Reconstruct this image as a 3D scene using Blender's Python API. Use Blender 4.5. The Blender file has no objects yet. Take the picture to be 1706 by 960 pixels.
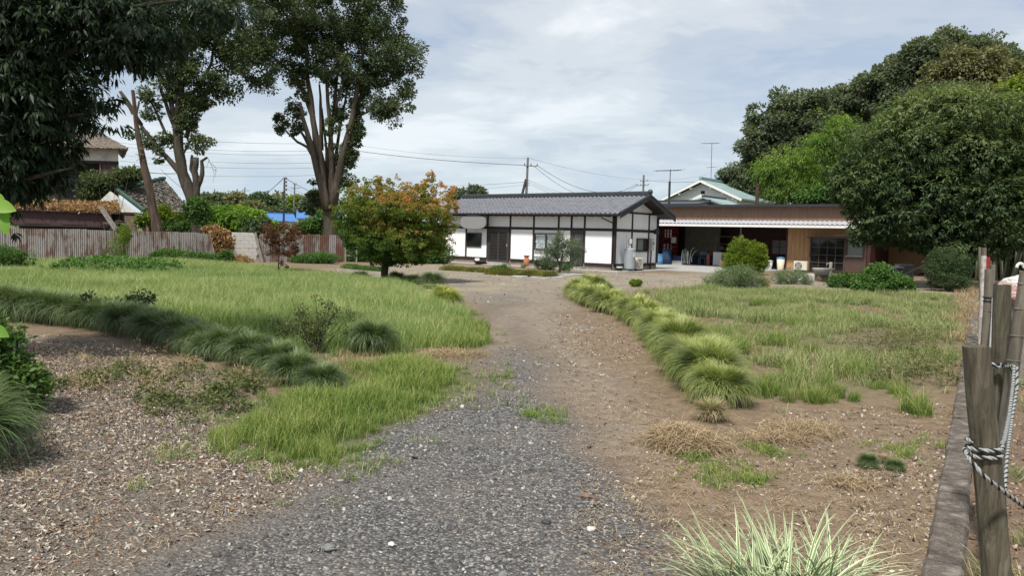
import bpy, bmesh, math, random
import numpy as np
from mathutils import Matrix, Vector

scene = bpy.context.scene
random.seed(7)
RNG = np.random.default_rng(11)
PI = math.pi
rad = math.radians

# ------------------------------------------------------------------ camera
PITCH, ROLL, FPX, CAMZ = 4.0, 1.5, 1250.0, 1.6
cam_data = bpy.data.cameras.new('camera')
cam = bpy.data.objects.new('camera', cam_data)
scene.collection.objects.link(cam)
cam_data.sensor_width = 36.0
cam_data.lens = FPX / 1706.0 * 36.0
cam_data.clip_start = 0.05
cam_data.clip_end = 3000
CR = Matrix.Rotation(rad(90 - PITCH), 3, 'X') @ Matrix.Rotation(rad(ROLL), 3, 'Z')
cam.matrix_world = Matrix.Translation((0, 0, CAMZ)) @ CR.to_4x4()
scene.camera = cam

# ------------------------------------------------------------------ exposure
scene.view_settings.view_transform = 'Standard'
scene.view_settings.look = 'None'
scene.view_settings.gamma = 1.0
scene.view_settings.exposure = 0.82

# ------------------------------------------------------------------ sun and sky
SUN_EL, SUN_AZ = 56.0, 205.0          # azimuth of the sun, clockwise from +Y
sun_dir = Vector((math.sin(rad(SUN_AZ)) * math.cos(rad(SUN_EL)), math.cos(rad(SUN_AZ)) * math.cos(rad(SUN_EL)), math.sin(rad(SUN_EL))))
sun_data = bpy.data.lights.new('sun', 'SUN')
sun_data.energy = 2.9
sun_data.angle = rad(5)
sun_data.color = (1.0, 0.95, 0.87)
sun = bpy.data.objects.new('sun', sun_data)
scene.collection.objects.link(sun)
sun.rotation_euler = (-sun_dir).to_track_quat('-Z', 'Y').to_euler()

world = bpy.data.worlds.new('World')
scene.world = world
world.use_nodes = True
wn = world.node_tree.nodes
wl = world.node_tree.links
wn.clear()
w_out = wn.new('ShaderNodeOutputWorld')
w_bg = wn.new('ShaderNodeBackground')
w_bg.inputs['Strength'].default_value = 0.1
w_sky = wn.new('ShaderNodeTexSky')
w_sky.sky_type = 'NISHITA'
w_sky.sun_disc = False
w_sky.sun_elevation = rad(SUN_EL)
w_sky.sun_rotation = rad(SUN_AZ)
w_tc = wn.new('ShaderNodeTexCoord')
w_sep = wn.new('ShaderNodeSeparateXYZ')
wl.new(w_tc.outputs['Generated'], w_sep.inputs[0])


def wmath(op, a, b=None):
    n = wn.new('ShaderNodeMath')
    n.operation = op
    for i, v in enumerate((a, b)):
        if v is None:
            continue
        if isinstance(v, (int, float)):
            n.inputs[i].default_value = v
        else:
            wl.new(v, n.inputs[i])
    return n.outputs[0]


zz = wmath('ADD', wmath('MAXIMUM', w_sep.outputs['Z'], 0.0), 0.16)
w_cmb = wn.new('ShaderNodeCombineXYZ')
wl.new(wmath('DIVIDE', w_sep.outputs['X'], zz), w_cmb.inputs[0])
wl.new(wmath('DIVIDE', w_sep.outputs['Y'], zz), w_cmb.inputs[1])
w_map = wn.new('ShaderNodeMapping')
w_map.inputs['Rotation'].default_value = (0, 0, rad(-14))
w_map.inputs['Scale'].default_value = (0.70, 0.95, 1)
w_map.inputs['Location'].default_value = (3.3, 1.7, 0)
wl.new(w_cmb.outputs[0], w_map.inputs[0])


def wnoise(scale, detail, rough, dist):
    n = wn.new('ShaderNodeTexNoise')
    n.inputs['Scale'].default_value = scale
    n.inputs['Detail'].default_value = detail
    n.inputs['Roughness'].default_value = rough
    n.inputs['Distortion'].default_value = dist
    wl.new(w_map.outputs[0], n.inputs['Vector'])
    return n.outputs['Fac']


def wramp(fac, stops):
    r = wn.new('ShaderNodeValToRGB')
    r.color_ramp.interpolation = 'EASE'
    while len(r.color_ramp.elements) < len(stops):
        r.color_ramp.elements.new(0.5)
    for e, (p, c) in zip(r.color_ramp.elements, stops):
        e.position = p
        e.color = (*c, 1)
    wl.new(fac, r.inputs[0])
    return r.outputs[0]


def wmix(fac, a, b, mode='MIX'):
    m = wn.new('ShaderNodeMix')
    m.data_type = 'RGBA'
    m.blend_type = mode
    if isinstance(fac, (int, float)):
        m.inputs[0].default_value = fac
    else:
        wl.new(fac, m.inputs[0])
    for i, v in ((6, a), (7, b)):
        if isinstance(v, tuple):
            m.inputs[i].default_value = (*v, 1)
        else:
            wl.new(v, m.inputs[i])
    return m.outputs[2]


broad = wnoise(0.9, 5, 0.55, 0.5)
fine = wnoise(2.6, 8, 0.6, 0.7)
cl = wramp(wmath('ADD', wmath('MULTIPLY', broad, 0.74), wmath('MULTIPLY', fine, 0.26)),
           [(0.40, (0.33, 0.40, 0.51)), (0.47, (0.42, 0.47, 0.54)), (0.53, (0.525, 0.565, 0.60)), (0.62, (0.69, 0.715, 0.735))])
hor = wramp(w_sep.outputs['Z'], [(0.0, (1, 1, 1)), (0.13, (0.35, 0.35, 0.35)), (0.3, (0, 0, 0))])
cl2 = wmix(wmath('MULTIPLY', hor, 0.62), cl, (0.50, 0.60, 0.665))
w_scale = wn.new('ShaderNodeVectorMath')
w_scale.operation = 'SCALE'
wl.new(cl2, w_scale.inputs[0])
w_scale.inputs['Scale'].default_value = 7.7
veil = wmix(0.93, w_sky.outputs[0], w_scale.outputs[0])
wl.new(veil, w_bg.inputs['Color'])
wl.new(w_bg.outputs[0], w_out.inputs[0])


# ------------------------------------------------------------------ measuring helpers (photo pixel -> place)
def ray(px, py):
    return CR @ Vector(((px - 853.0) / FPX, -(py - 480.0) / FPX, -1.0))


def P(px, py, Y):
    d = ray(px, py)
    return Vector((0, 0, CAMZ)) + d * (Y / d.y)


def G(px, py, z=0.0):
    d = ray(px, py)
    return Vector((0, 0, CAMZ)) + d * ((z - CAMZ) / d.z)


# ------------------------------------------------------------------ object helpers
MATW = {}


def link(o):
    scene.collection.objects.link(o)
    return o


def thing(name, label, cat, loc=(0, 0, 0), rz=0.0, group=None):
    o = bpy.data.objects.new(name, None)
    o.empty_display_size = 0.2
    link(o)
    o.location = loc
    o.rotation_euler = (0, 0, rz)
    o['label'] = label
    o['category'] = cat
    if group:
        o['group'] = group
    MATW[o.name] = Matrix.Translation(Vector(loc)) @ Matrix.Rotation(rz, 4, 'Z')
    return o


def tag(o, label=None, cat=None, group=None, kind=None):
    for k, v in (('label', label), ('category', cat), ('group', group), ('kind', kind)):
        if v:
            o[k] = v
    return o


def root_of(o):
    while o.parent is not None:
        o = o.parent
    return o


def attach(o, parent, world=False):
    if parent is not None:
        if world:
            o.data.transform(MATW[root_of(parent).name].inverted())
        o.parent = parent
    return o


class MB:
    """collects plain shapes; build() links them as one mesh object"""

    def __init__(self):
        self.v, self.f, self.m = [], [], []

    def add(self, vs, fs, mi=0):
        b = len(self.v)
        self.v += [tuple(x) for x in vs]
        self.f += [tuple(b + i for i in f) for f in fs]
        self.m += [mi] * len(fs)
        return self

    def box(self, x0, x1, y0, y1, z0, z1, mi=0):
        vs = [(x0, y0, z0), (x1, y0, z0), (x1, y1, z0), (x0, y1, z0), (x0, y0, z1), (x1, y0, z1), (x1, y1, z1), (x0, y1, z1)]
        fs = [(0, 3, 2, 1), (4, 5, 6, 7), (0, 1, 5, 4), (1, 2, 6, 5), (2, 3, 7, 6), (3, 0, 4, 7)]
        return self.add(vs, fs, mi)

    def prism(self, poly, axis, a, b, mi=0):
        """poly of (u,w) swept along axis x or y from a to b; u is the other ground axis, w is z"""
        n = len(poly)
        if axis == 'x':
            vs = [(a, u, w) for u, w in poly] + [(b, u, w) for u, w in poly]
        elif axis == 'y':
            vs = [(u, a, w) for u, w in poly] + [(u, b, w) for u, w in poly]
        else:
            vs = [(u, w, a) for u, w in poly] + [(u, w, b) for u, w in poly]
        fs = [tuple(range(n))[::-1], tuple(range(n, 2 * n))] + [(i, (i + 1) % n, n + (i + 1) % n, n + i) for i in range(n)]
        return self.add(vs, fs, mi)

    def beam(self, p, q, w, h, mi=0):
        """rectangular bar from p to q"""
        p, q = Vector(p), Vector(q)
        d = (q - p).normalized()
        up = Vector((0, 0, 1)) if abs(d.z) < 0.95 else Vector((0, 1, 0))
        s = d.cross(up).normalized() * w / 2
        u = s.cross(d).normalized() * h / 2
        vs = [p - s - u, p + s - u, p + s + u, p - s + u, q - s - u, q + s - u, q + s + u, q - s + u]
        fs = [(0, 1, 2, 3), (7, 6, 5, 4), (0, 4, 5, 1), (1, 5, 6, 2), (2, 6, 7, 3), (3, 7, 4, 0)]
        return self.add(vs, fs, mi)

    def tube(self, pts, rs, n=8, cap=True, mi=0, wob=0.0):
        pts = [Vector(p) for p in pts]
        if isinstance(rs, (int, float)):
            rs = [rs] * len(pts)
        vs = []
        ref = Vector((0.31, 0.95, 0.05))
        for i, p in enumerate(pts):
            a = pts[max(i - 1, 0)]
            b = pts[min(i + 1, len(pts) - 1)]
            d = (b - a).normalized()
            s = d.cross(ref)
            if s.length < 0.05:
                s = d.cross(Vector((1, 0, 0)))
            s.normalize()
            t = d.cross(s)
            for k in range(n):
                an = 2 * PI * k / n
                r = rs[i] * (1 + (random.uniform(-wob, wob) if wob else 0))
                vs.append(p + (s * math.cos(an) + t * math.sin(an)) * r)
        fs = []
        for i in range(len(pts) - 1):
            for k in range(n):
                fs.append((i * n + k, i * n + (k + 1) % n, (i + 1) * n + (k + 1) % n, (i + 1) * n + k))
        if cap:
            fs.append(tuple(range(n))[::-1])
            m = (len(pts) - 1) * n
            fs.append(tuple(m + k for k in range(n)))
        return self.add(vs, fs, mi)

    def lathe(self, prof, c=(0, 0, 0), n=16, mi=0):
        """prof of (r,z)"""
        vs = []
        for r, z in prof:
            for k in range(n):
                an = 2 * PI * k / n
                vs.append((c[0] + r * math.cos(an), c[1] + r * math.sin(an), c[2] + z))
        fs = []
        for i in range(len(prof) - 1):
            for k in range(n):
                fs.append((i * n + k, i * n + (k + 1) % n, (i + 1) * n + (k + 1) % n, (i + 1) * n + k))
        fs.append(tuple(range(n))[::-1])
        m = (len(prof) - 1) * n
        fs.append(tuple(m + k for k in range(n)))
        return self.add(vs, fs, mi)

    def mesh(self, name, mats, smooth=False, bevel=0):
        me = bpy.data.meshes.new(name)
        me.from_pydata(self.v, [], self.f)
        if not isinstance(mats, (list, tuple)):
            mats = [mats]
        for m in mats:
            me.materials.append(m)
        if len(mats) > 1:
            me.polygons.foreach_set('material_index', self.m)
        if bevel:
            bm = bmesh.new()
            bm.from_mesh(me)
            bmesh.ops.bevel(bm, geom=[e for e in bm.edges], offset=bevel, segments=1, affect='EDGES', clamp_overlap=True)
            bm.to_mesh(me)
            bm.free()
        if smooth:
            me.polygons.foreach_set('use_smooth', [True] * len(me.polygons))
        me.update()
        return me

    def build(self, name, mats, parent=None, world=False, smooth=False, bevel=0):
        o = bpy.data.objects.new(name, self.mesh(name, mats, smooth, bevel))
        link(o)
        return attach(o, parent, world)


def np_mesh(name, V, F, mat, v=None, u=None, smooth=False):
    """quads or triangles from numpy arrays, with optional float point attributes v and u"""
    me = bpy.data.meshes.new(name)
    k = F.shape[1]
    me.vertices.add(len(V))
    me.vertices.foreach_set('co', np.ascontiguousarray(V, dtype=np.float32).ravel())
    me.loops.add(F.size)
    me.loops.foreach_set('vertex_index', np.ascontiguousarray(F, dtype=np.int32).ravel())
    me.polygons.add(len(F))
    me.polygons.foreach_set('loop_start', np.arange(0, F.size, k, dtype=np.int32))
    me.polygons.foreach_set('loop_total', np.full(len(F), k, dtype=np.int32))
    if smooth:
        me.polygons.foreach_set('use_smooth', np.ones(len(F), dtype=bool))
    for nm, arr in (('v', v), ('u', u)):
        if arr is not None:
            at = me.attributes.new(nm, 'FLOAT', 'POINT')
            at.data.foreach_set('value', np.ascontiguousarray(arr, dtype=np.float32))
    me.materials.append(mat)
    me.update(calc_edges=True)
    me.validate()
    return me


def np_obj(name, V, F, mat, parent=None, world=False, **kw):
    o = bpy.data.objects.new(name, np_mesh(name, V, F, mat, **kw))
    link(o)
    return attach(o, parent, world)


# ------------------------------------------------------------------ materials
class NT:
    def __init__(self, name):
        self.m = bpy.data.materials.new(name)
        self.m.use_nodes = True
        self.n = self.m.node_tree.nodes
        self.l = self.m.node_tree.links
        self.n.clear()
        self.out = self.n.new('ShaderNodeOutputMaterial')
        self.b = self.n.new('ShaderNodeBsdfPrincipled')
        self.l.new(self.b.outputs[0], self.out.inputs[0])

    def pos(self, scale=(1, 1, 1), world=False):
        mp = self.n.new('ShaderNodeMapping')
        mp.inputs['Scale'].default_value = scale
        if world:
            g = self.n.new('ShaderNodeNewGeometry')
            self.l.new(g.outputs['Position'], mp.inputs[0])
        else:
            g = self.n.new('ShaderNodeTexCoord')
            self.l.new(g.outputs['Object'], mp.inputs[0])
        return mp.outputs[0]

    def noise(self, vec, scale, detail=4, rough=0.6, dist=0.0, col=False):
        n = self.n.new('ShaderNodeTexNoise')
        n.inputs['Scale'].default_value = scale
        n.inputs['Detail'].default_value = detail
        n.inputs['Roughness'].default_value = rough
        n.inputs['Distortion'].default_value = dist
        self.l.new(vec, n.inputs['Vector'])
        return n.outputs['Color' if col else 'Fac']

    def voro(self, vec, scale, feat='F1', out='Distance', rnd=1.0):
        n = self.n.new('ShaderNodeTexVoronoi')
        n.feature = feat
        n.inputs['Scale'].default_value = scale
        n.inputs['Randomness'].default_value = rnd
        self.l.new(vec, n.inputs['Vector'])
        return n.outputs[out]

    def ramp(self, fac, stops, interp='LINEAR'):
        r = self.n.new('ShaderNodeValToRGB')
        r.color_ramp.interpolation = interp
        while len(r.color_ramp.elements) < len(stops):
            r.color_ramp.elements.new(0.5)
        for e, (p, c) in zip(r.color_ramp.elements, stops):
            e.position = p
            if isinstance(c, (int, float)):
                c = (c, c, c)
            e.color = (*c, 1)
        self.l.new(fac, r.inputs[0])
        return r.outputs[0]

    def math(self, op, a, b=None, c=None, clamp=False):
        n = self.n.new('ShaderNodeMath')
        n.operation = op
        n.use_clamp = clamp
        for i, v in enumerate((a, b, c)):
            if v is None:
                continue
            if isinstance(v, (int, float)):
                n.inputs[i].default_value = v
            else:
                self.l.new(v, n.inputs[i])
        return n.outputs[0]

    def mix(self, fac, a, b, mode='MIX'):
        m = self.n.new('ShaderNodeMix')
        m.data_type = 'RGBA'
        m.blend_type = mode
        if isinstance(fac, (int, float)):
            m.inputs[0].default_value = fac
        else:
            self.l.new(fac, m.inputs[0])
        for i, v in ((6, a), (7, b)):
            if isinstance(v, tuple):
                m.inputs[i].default_value = (*v, 1)
            else:
                self.l.new(v, m.inputs[i])
        return m.outputs[2]

    def attr(self, name):
        n = self.n.new('ShaderNodeAttribute')
        n.attribute_name = name
        return n.outputs['Fac']

    def color(self, c):
        if isinstance(c, tuple):
            self.b.inputs['Base Color'].default_value = (*c, 1)
        else:
            self.l.new(c, self.b.inputs['Base Color'])
        return self

    def rough(self, v):
        if isinstance(v, (int, float)):
            self.b.inputs['Roughness'].default_value = v
        else:
            self.l.new(v, self.b.inputs['Roughness'])
        return self

    def spec(self, v):
        self.b.inputs['Specular IOR Level'].default_value = v
        return self

    def bump(self, h, dist=0.01, strength=1.0):
        n = self.n.new('ShaderNodeBump')
        n.inputs['Distance'].default_value = dist
        n.inputs['Strength'].default_value = strength
        self.l.new(h, n.inputs['Height'])
        self.l.new(n.outputs[0], self.b.inputs['Normal'])
        return self


def plain(name, c, rough=0.7, var=0.15, scale=6.0, metal=0.0, spec=0.3, bump=0.0, stretch=(1, 1, 1)):
    t = NT(name)
    v = t.pos(stretch)
    n = t.noise(v, scale, 6, 0.65)
    d = tuple(x * (1 - var) for x in c)
    e = tuple(min(1, x * (1 + var)) for x in c)
    t.color(t.ramp(n, [(0.3, d), (0.7, e)])).rough(rough).spec(spec)
    t.b.inputs['Metallic'].default_value = metal
    if bump:
        t.bump(t.noise(v, scale * 6, 4, 0.6), bump)
    return t.m


def leaf_mat(name, stops, trans=0.35, noise_amt=0.25, nscale=0.6, rough=0.5, spec=0.25, tint=1.25):
    """stops: (v, colour) along the per-leaf attribute v, shifted by a slow noise in place"""
    t = NT(name)
    v = t.attr('v')
    n = t.noise(t.pos(world=True), nscale, 3, 0.5)
    f = t.math('ADD', v, t.math('MULTIPLY', t.math('SUBTRACT', n, 0.5), noise_amt * 2))
    c = t.ramp(f, stops)
    t.color(c).rough(rough).spec(spec)
    tr = t.n.new('ShaderNodeBsdfTranslucent')
    bright = t.mix(1.0, c, (tint, tint * 1.05, tint * 0.6), 'MULTIPLY')
    t.l.new(bright, tr.inputs[0])
    ms = t.n.new('ShaderNodeMixShader')
    ms.inputs[0].default_value = trans
    t.l.new(t.b.outputs[0], ms.inputs[1])
    t.l.new(tr.outputs[0], ms.inputs[2])
    t.l.new(ms.outputs[0], t.out.inputs[0])
    return t.m


def bark_mat(name, c1, c2, scale=9):
    t = NT(name)
    v = t.pos((1, 1, 0.18))
    n = t.noise(v, scale, 8, 0.7, 0.6)
    m = t.noise(t.pos(), 1.7, 4, 0.6)
    c = t.ramp(n, [(0.3, c1), (0.65, c2)])
    c = t.mix(t.ramp(m, [(0.45, 0.0), (0.75, 0.5)]), c, (0.05, 0.06, 0.03))
    t.color(c).rough(0.9).spec(0.15).bump(n, 0.03)
    return t.m


def rust_metal(name, base, rust, amt=0.5, vertical=True, phase=0.0):
    t = NT(name)
    v = t.pos((3.2, 3.2, 0.55) if vertical else (1, 1, 1), world=True)
    n = t.noise(v, 2.1, 8, 0.72, 0.3)
    n2 = t.noise(t.pos((1, 1, 1.4), world=True), 1.2, 3, 0.5)
    f = t.math('ADD', t.math('MULTIPLY', n, 0.7), t.math('MULTIPLY', n2, 0.3))
    fine_ = t.noise(t.pos((14, 14, 2), world=True), 3, 5, 0.7)
    b = t.mix(t.ramp(fine_, [(0.35, 0.0), (0.7, 0.75)]), base, tuple(x * 0.62 for x in base))
    c = t.mix(t.ramp(f, [(0.56 - amt * 0.16, 0.0), (0.62 - amt * 0.12, 1.0)]), b, rust)
    t.color(c).rough(0.75).spec(0.3)
    return t.m


def siding_mat(name, c, var=0.1, streak=0.25):
    t = NT(name)
    n = t.noise(t.pos((5, 5, 0.6)), 2.0, 6, 0.6)
    m = t.noise(t.pos(), 0.9, 4, 0.6)
    col = t.ramp(n, [(0.25, tuple(x * (1 - streak) for x in c)), (0.7, tuple(x * (1 + var) for x in c))])
    col = t.mix(t.ramp(m, [(0.4, 0.0), (0.75, 0.3)]), col, tuple(x * 0.6 for x in c))
    t.color(col).rough(0.55).spec(0.3)
    return t.m


M = {}
# plaster: dirt low on the wall has its own shape
t = NT('white_plaster')
pz = t.n.new('ShaderNodeSeparateXYZ')
t.l.new(t.pos(), pz.inputs[0])
nn = t.noise(t.pos((1, 1, 1)), 1.3, 5, 0.6)
ns = t.noise(t.pos((6, 6, 0.8)), 2.2, 6, 0.7)
low = t.math('MULTIPLY', t.ramp(pz.outputs['Z'], [(0.3, 1.0), (0.85, 0.0)]), t.ramp(ns, [(0.52, 0.0), (0.68, 0.8)]))
c = t.ramp(nn, [(0.3, (0.80, 0.81, 0.815)), (0.7, (0.87, 0.875, 0.875))])
c = t.mix(low, c, (0.30, 0.31, 0.24))
t.color(c).rough(0.85).spec(0.15).bump(t.noise(t.pos(), 60, 3, 0.5), 0.003)
M['plaster'] = t.m
M['old_plaster'] = plain('weathered_plaster', (0.55, 0.54, 0.50), 0.9, 0.3, 1.6, bump=0.01)
M['timber'] = plain('dark_brown_timber', (0.028, 0.021, 0.019), 0.6, 0.35, 5, stretch=(1, 1, 0.3))
M['old_wood'] = plain('weathered_wood', (0.16, 0.115, 0.085), 0.9, 0.4, 6, bump=0.01, stretch=(1, 1, 0.25))
M['grey_wood'] = plain('grey_wood', (0.20, 0.185, 0.165), 0.9, 0.35, 7, bump=0.01)
M['dark_metal'] = plain('dark_metal', (0.03, 0.03, 0.035), 0.5, 0.2, 5, spec=0.4)
M['door_metal'] = plain('bronze_aluminium', (0.052, 0.048, 0.045), 0.45, 0.15, 5, spec=0.4)
M['brown_alu'] = plain('brown_aluminium', (0.085, 0.055, 0.045), 0.45, 0.15, 5, spec=0.4)
M['foundation'] = plain('foundation_concrete', (0.26, 0.20, 0.16), 0.9, 0.25, 2.5, bump=0.01)
M['concrete'] = plain('concrete', (0.34, 0.33, 0.31), 0.9, 0.2, 1.2, bump=0.006)
M['dark_inside'] = plain('dark_room', (0.03, 0.03, 0.032), 0.9, 0.2, 2)  # unlit interiors: the missing light is put into the colour
M['curtain'] = plain('white_curtain', (0.80, 0.82, 0.84), 0.9, 0.1, 9)
t = NT('dark_glass')
t.color((0.012, 0.014, 0.016)).rough(0.06).spec(0.6)
M['glass'] = t.m
t = NT('clear_pane')
t.color((0.9, 0.95, 0.95)).rough(0.04)
t.b.inputs['Transmission Weight'].default_value = 1.0
t.b.inputs['IOR'].default_value = 1.1
M['pane'] = t.m
t = NT('frosted_glass')
t.color((0.18, 0.20, 0.20)).rough(0.3).spec(0.5)
M['frosted'] = t.m
# smoked black roof tile, satin
t = NT('smoked_roof_tile')
nt = t.noise(t.pos(), 4.0, 5, 0.65)
c = t.ramp(nt, [(0.3, (0.10, 0.103, 0.12)), (0.7, (0.17, 0.173, 0.195))])
t.color(c).rough(0.38).spec(0.6)
M['tile'] = t.m
M['ridge_tile'] = plain('ridge_tile', (0.035, 0.04, 0.045), 0.45, 0.2, 5, spec=0.5)
M['old_tile'] = plain('old_mossy_tile', (0.155, 0.145, 0.125), 0.9, 0.45, 2.6, bump=0.015)
M['moss_tile'] = plain('green_glazed_ridge_tile', (0.045, 0.095, 0.07), 0.6, 0.35, 5)
M['siding'] = siding_mat('brown_siding', (0.25, 0.155, 0.105))
M['siding_low'] = siding_mat('tan_siding', (0.46, 0.28, 0.145))
M['siding_dark'] = siding_mat('dark_and_shaded_siding', (0.07, 0.028, 0.026))  # dark parts; also paints the shade on the wing's right end
M['old_brown'] = siding_mat('maroon_corrugated', (0.085, 0.05, 0.05), streak=0.5)
M['shutter'] = plain('rolling_shutter', (0.22, 0.205, 0.16), 0.6, 0.15, 2, spec=0.3)
M['canopy'] = plain('pale_sheet_metal', (0.42, 0.44, 0.48), 0.5, 0.12, 2.5, spec=0.4)
M['white_paint'] = plain('white_paint', (0.76, 0.76, 0.75), 0.5, 0.06, 3)
M['cream'] = plain('cream_plastic', (0.66, 0.62, 0.50), 0.5, 0.1, 3)
M['grey_paint'] = plain('grey_paint', (0.29, 0.32, 0.345), 0.4, 0.08, 3, spec=0.5)
M['grey_light'] = plain('light_grey_plastic', (0.52, 0.53, 0.52), 0.5, 0.08, 3)
M['dull_metal'] = plain('dull_metal', (0.24, 0.245, 0.25), 0.5, 0.1, 3)
M['black'] = plain('black_plastic', (0.015, 0.015, 0.017), 0.5, 0.2, 3)
M['terracotta'] = plain('terracotta', (0.42, 0.17, 0.09), 0.8, 0.2, 6)
M['blue_plastic'] = plain('blue_plastic', (0.10, 0.25, 0.42), 0.5, 0.15, 3)
M['navy'] = plain('navy_sheet', (0.02, 0.045, 0.10), 0.7, 0.3, 3)
M['red_paint'] = plain('red_paint', (0.24, 0.02, 0.02), 0.6, 0.25, 4)
M['orange_plastic'] = plain('orange_plastic', (0.55, 0.12, 0.06), 0.6, 0.15, 4)
M['pink'] = plain('faded_pink_plastic', (0.46, 0.17, 0.15), 0.5, 0.12, 3)
M['sack'] = plain('white_woven_sack', (0.62, 0.61, 0.58), 0.8, 0.12, 6, bump=0.02)
M['sack_pink'] = plain('pink_cloth', (0.46, 0.30, 0.27), 0.9, 0.25, 9, bump=0.02)
M['blue_roof'] = plain('blue_roof', (0.075, 0.19, 0.44), 0.5, 0.15, 2)
M['green_roof'] = plain('pale_green_roof', (0.27, 0.36, 0.355), 0.5, 0.12, 1.5)
M['red_brown'] = plain('red_brown_siding', (0.28, 0.15, 0.115), 0.8, 0.1, 2)
M['pole_grey'] = plain('concrete_pole', (0.15, 0.15, 0.155), 0.8, 0.15, 2)
M['wire'] = plain('wire_black', (0.035, 0.035, 0.04), 0.6, 0.1, 2)
M['wire_grey'] = plain('wire_grey', (0.16, 0.17, 0.18), 0.6, 0.1, 2)
M['antenna'] = plain('antenna_metal', (0.13, 0.13, 0.14), 0.5, 0.1, 2, metal=0.4)
M['sign_grey'] = plain('grey_sign_board', (0.24, 0.24, 0.24), 0.6, 0.02, 1)
M['rust_fence'] = rust_metal('rusty_galvanised_sheet', (0.30, 0.28, 0.262), (0.135, 0.088, 0.068), 0.48)
M['rust_fence_dark'] = rust_metal('heavily_rusted_sheet', (0.22, 0.19, 0.175), (0.13, 0.06, 0.042), 1.0)
M['bark'] = bark_mat('grey_bark', (0.022, 0.018, 0.015), (0.095, 0.08, 0.065))
M['bark_pale'] = bark_mat('pale_bark', (0.03, 0.024, 0.019), (0.135, 0.108, 0.084))
M['bark_dark'] = bark_mat('dark_bark', (0.02, 0.017, 0.014), (0.075, 0.06, 0.05))
M['bark_red'] = bark_mat('brown_bark', (0.03, 0.021, 0.016), (0.12, 0.082, 0.062))
M['bamboo_stem'] = plain('bamboo_stem', (0.16, 0.17, 0.10), 0.5, 0.3, 3)
M['block'] = plain('whitewashed_block', (0.55, 0.53, 0.50), 0.9, 0.25, 2.5, bump=0.01)
M['stone'] = plain('grey_stone', (0.19, 0.19, 0.185), 0.9, 0.35, 8, bump=0.01)
M['stone_brown'] = plain('brown_stone', (0.20, 0.14, 0.10), 0.9, 0.3, 8, bump=0.01)

# foliage
GR = lambda g, s=1.0: tuple(x * s for x in g)
M['leaf_dark'] = leaf_mat('dark_oak_leaf', [(0.0, (0.014, 0.028, 0.014)), (0.5, (0.030, 0.054, 0.024)), (1.0, (0.075, 0.105, 0.045))], 0.25, spec=0.3, rough=0.45)
M['leaf_camphor'] = leaf_mat('camphor_leaf', [(0.0, (0.032, 0.052, 0.028)), (0.5, (0.085, 0.118, 0.052)), (1.0, (0.20, 0.22, 0.10))], 0.38, spec=0.2)
M['leaf_fresh'] = leaf_mat('fresh_shoot_leaf', [(0.0, (0.03, 0.07, 0.02)), (0.5, (0.07, 0.13, 0.03)), (1.0, (0.14, 0.19, 0.05))], 0.35)
M['leaf_maple'] = leaf_mat('maple_leaf', [(0.0, (0.06, 0.11, 0.022)), (0.42, (0.17, 0.22, 0.045)), (0.62, (0.29, 0.24, 0.055)), (0.8, (0.43, 0.25, 0.075)), (1.0, (0.54, 0.24, 0.10))], 0.5, 0.2, 1.3)
M['leaf_redmaple'] = leaf_mat('dark_red_maple_leaf', [(0.0, (0.045, 0.035, 0.02)), (0.5, (0.11, 0.05, 0.03)), (1.0, (0.24, 0.11, 0.035))], 0.35, 0.2, 3)
M['leaf_big'] = leaf_mat('chestnut_leaf', [(0.0, (0.034, 0.062, 0.027)), (0.5, (0.088, 0.135, 0.055)), (1.0, (0.22, 0.26, 0.105))], 0.34, 0.25, 0.35, spec=0.28, rough=0.5)
M['leaf_far'] = leaf_mat('far_oak_leaf', [(0.0, (0.055, 0.075, 0.052)), (0.5, (0.11, 0.14, 0.08)), (1.0, (0.21, 0.23, 0.12))], 0.34, 0.3, 0.25, spec=0.12)
M['leaf_olive'] = leaf_mat('yellowing_oak_leaf', [(0.0, (0.075, 0.082, 0.042)), (0.5, (0.16, 0.16, 0.075)), (1.0, (0.29, 0.27, 0.12))], 0.3, 0.25, 0.25)
M['leaf_bamboo'] = leaf_mat('bamboo_leaf', [(0.0, (0.055, 0.11, 0.022)), (0.5, (0.13, 0.22, 0.035)), (1.0, (0.26, 0.36, 0.06))], 0.4, 0.25, 0.35)
M['leaf_gold'] = leaf_mat('golden_shrub_leaf', [(0.0, (0.04, 0.085, 0.014)), (0.5, (0.13, 0.20, 0.02)), (1.0, (0.33, 0.38, 0.045))], 0.4, 0.2, 1.5)
M['leaf_shrub'] = leaf_mat('garden_leaf', [(0.0, (0.03, 0.075, 0.02)), (0.5, (0.075, 0.16, 0.035)), (1.0, (0.17, 0.27, 0.07))], 0.35, 0.2, 1.5)
M['leaf_conifer'] = leaf_mat('blue_green_conifer', [(0.0, (0.028, 0.052, 0.022)), (0.5, (0.065, 0.105, 0.042)), (1.0, (0.13, 0.18, 0.065))], 0.2, 0.2, 1.5)
M['leaf_silver'] = leaf_mat('olive_leaf', [(0.0, (0.06, 0.095, 0.05)), (0.5, (0.13, 0.17, 0.10)), (1.0, (0.28, 0.32, 0.22))], 0.3, 0.1, 2)
M['leaf_pale'] = leaf_mat('pale_flower_stem', [(0.0, (0.07, 0.11, 0.05)), (0.5, (0.14, 0.20, 0.085)), (1.0, (0.30, 0.34, 0.20))], 0.35, 0.15, 2)
M['leaf_kudzu'] = leaf_mat('kudzu_leaf', [(0.0, (0.07, 0.15, 0.02)), (0.5, (0.13, 0.25, 0.03)), (1.0, (0.24, 0.36, 0.06))], 0.4, 0.3, 0.2)
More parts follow.
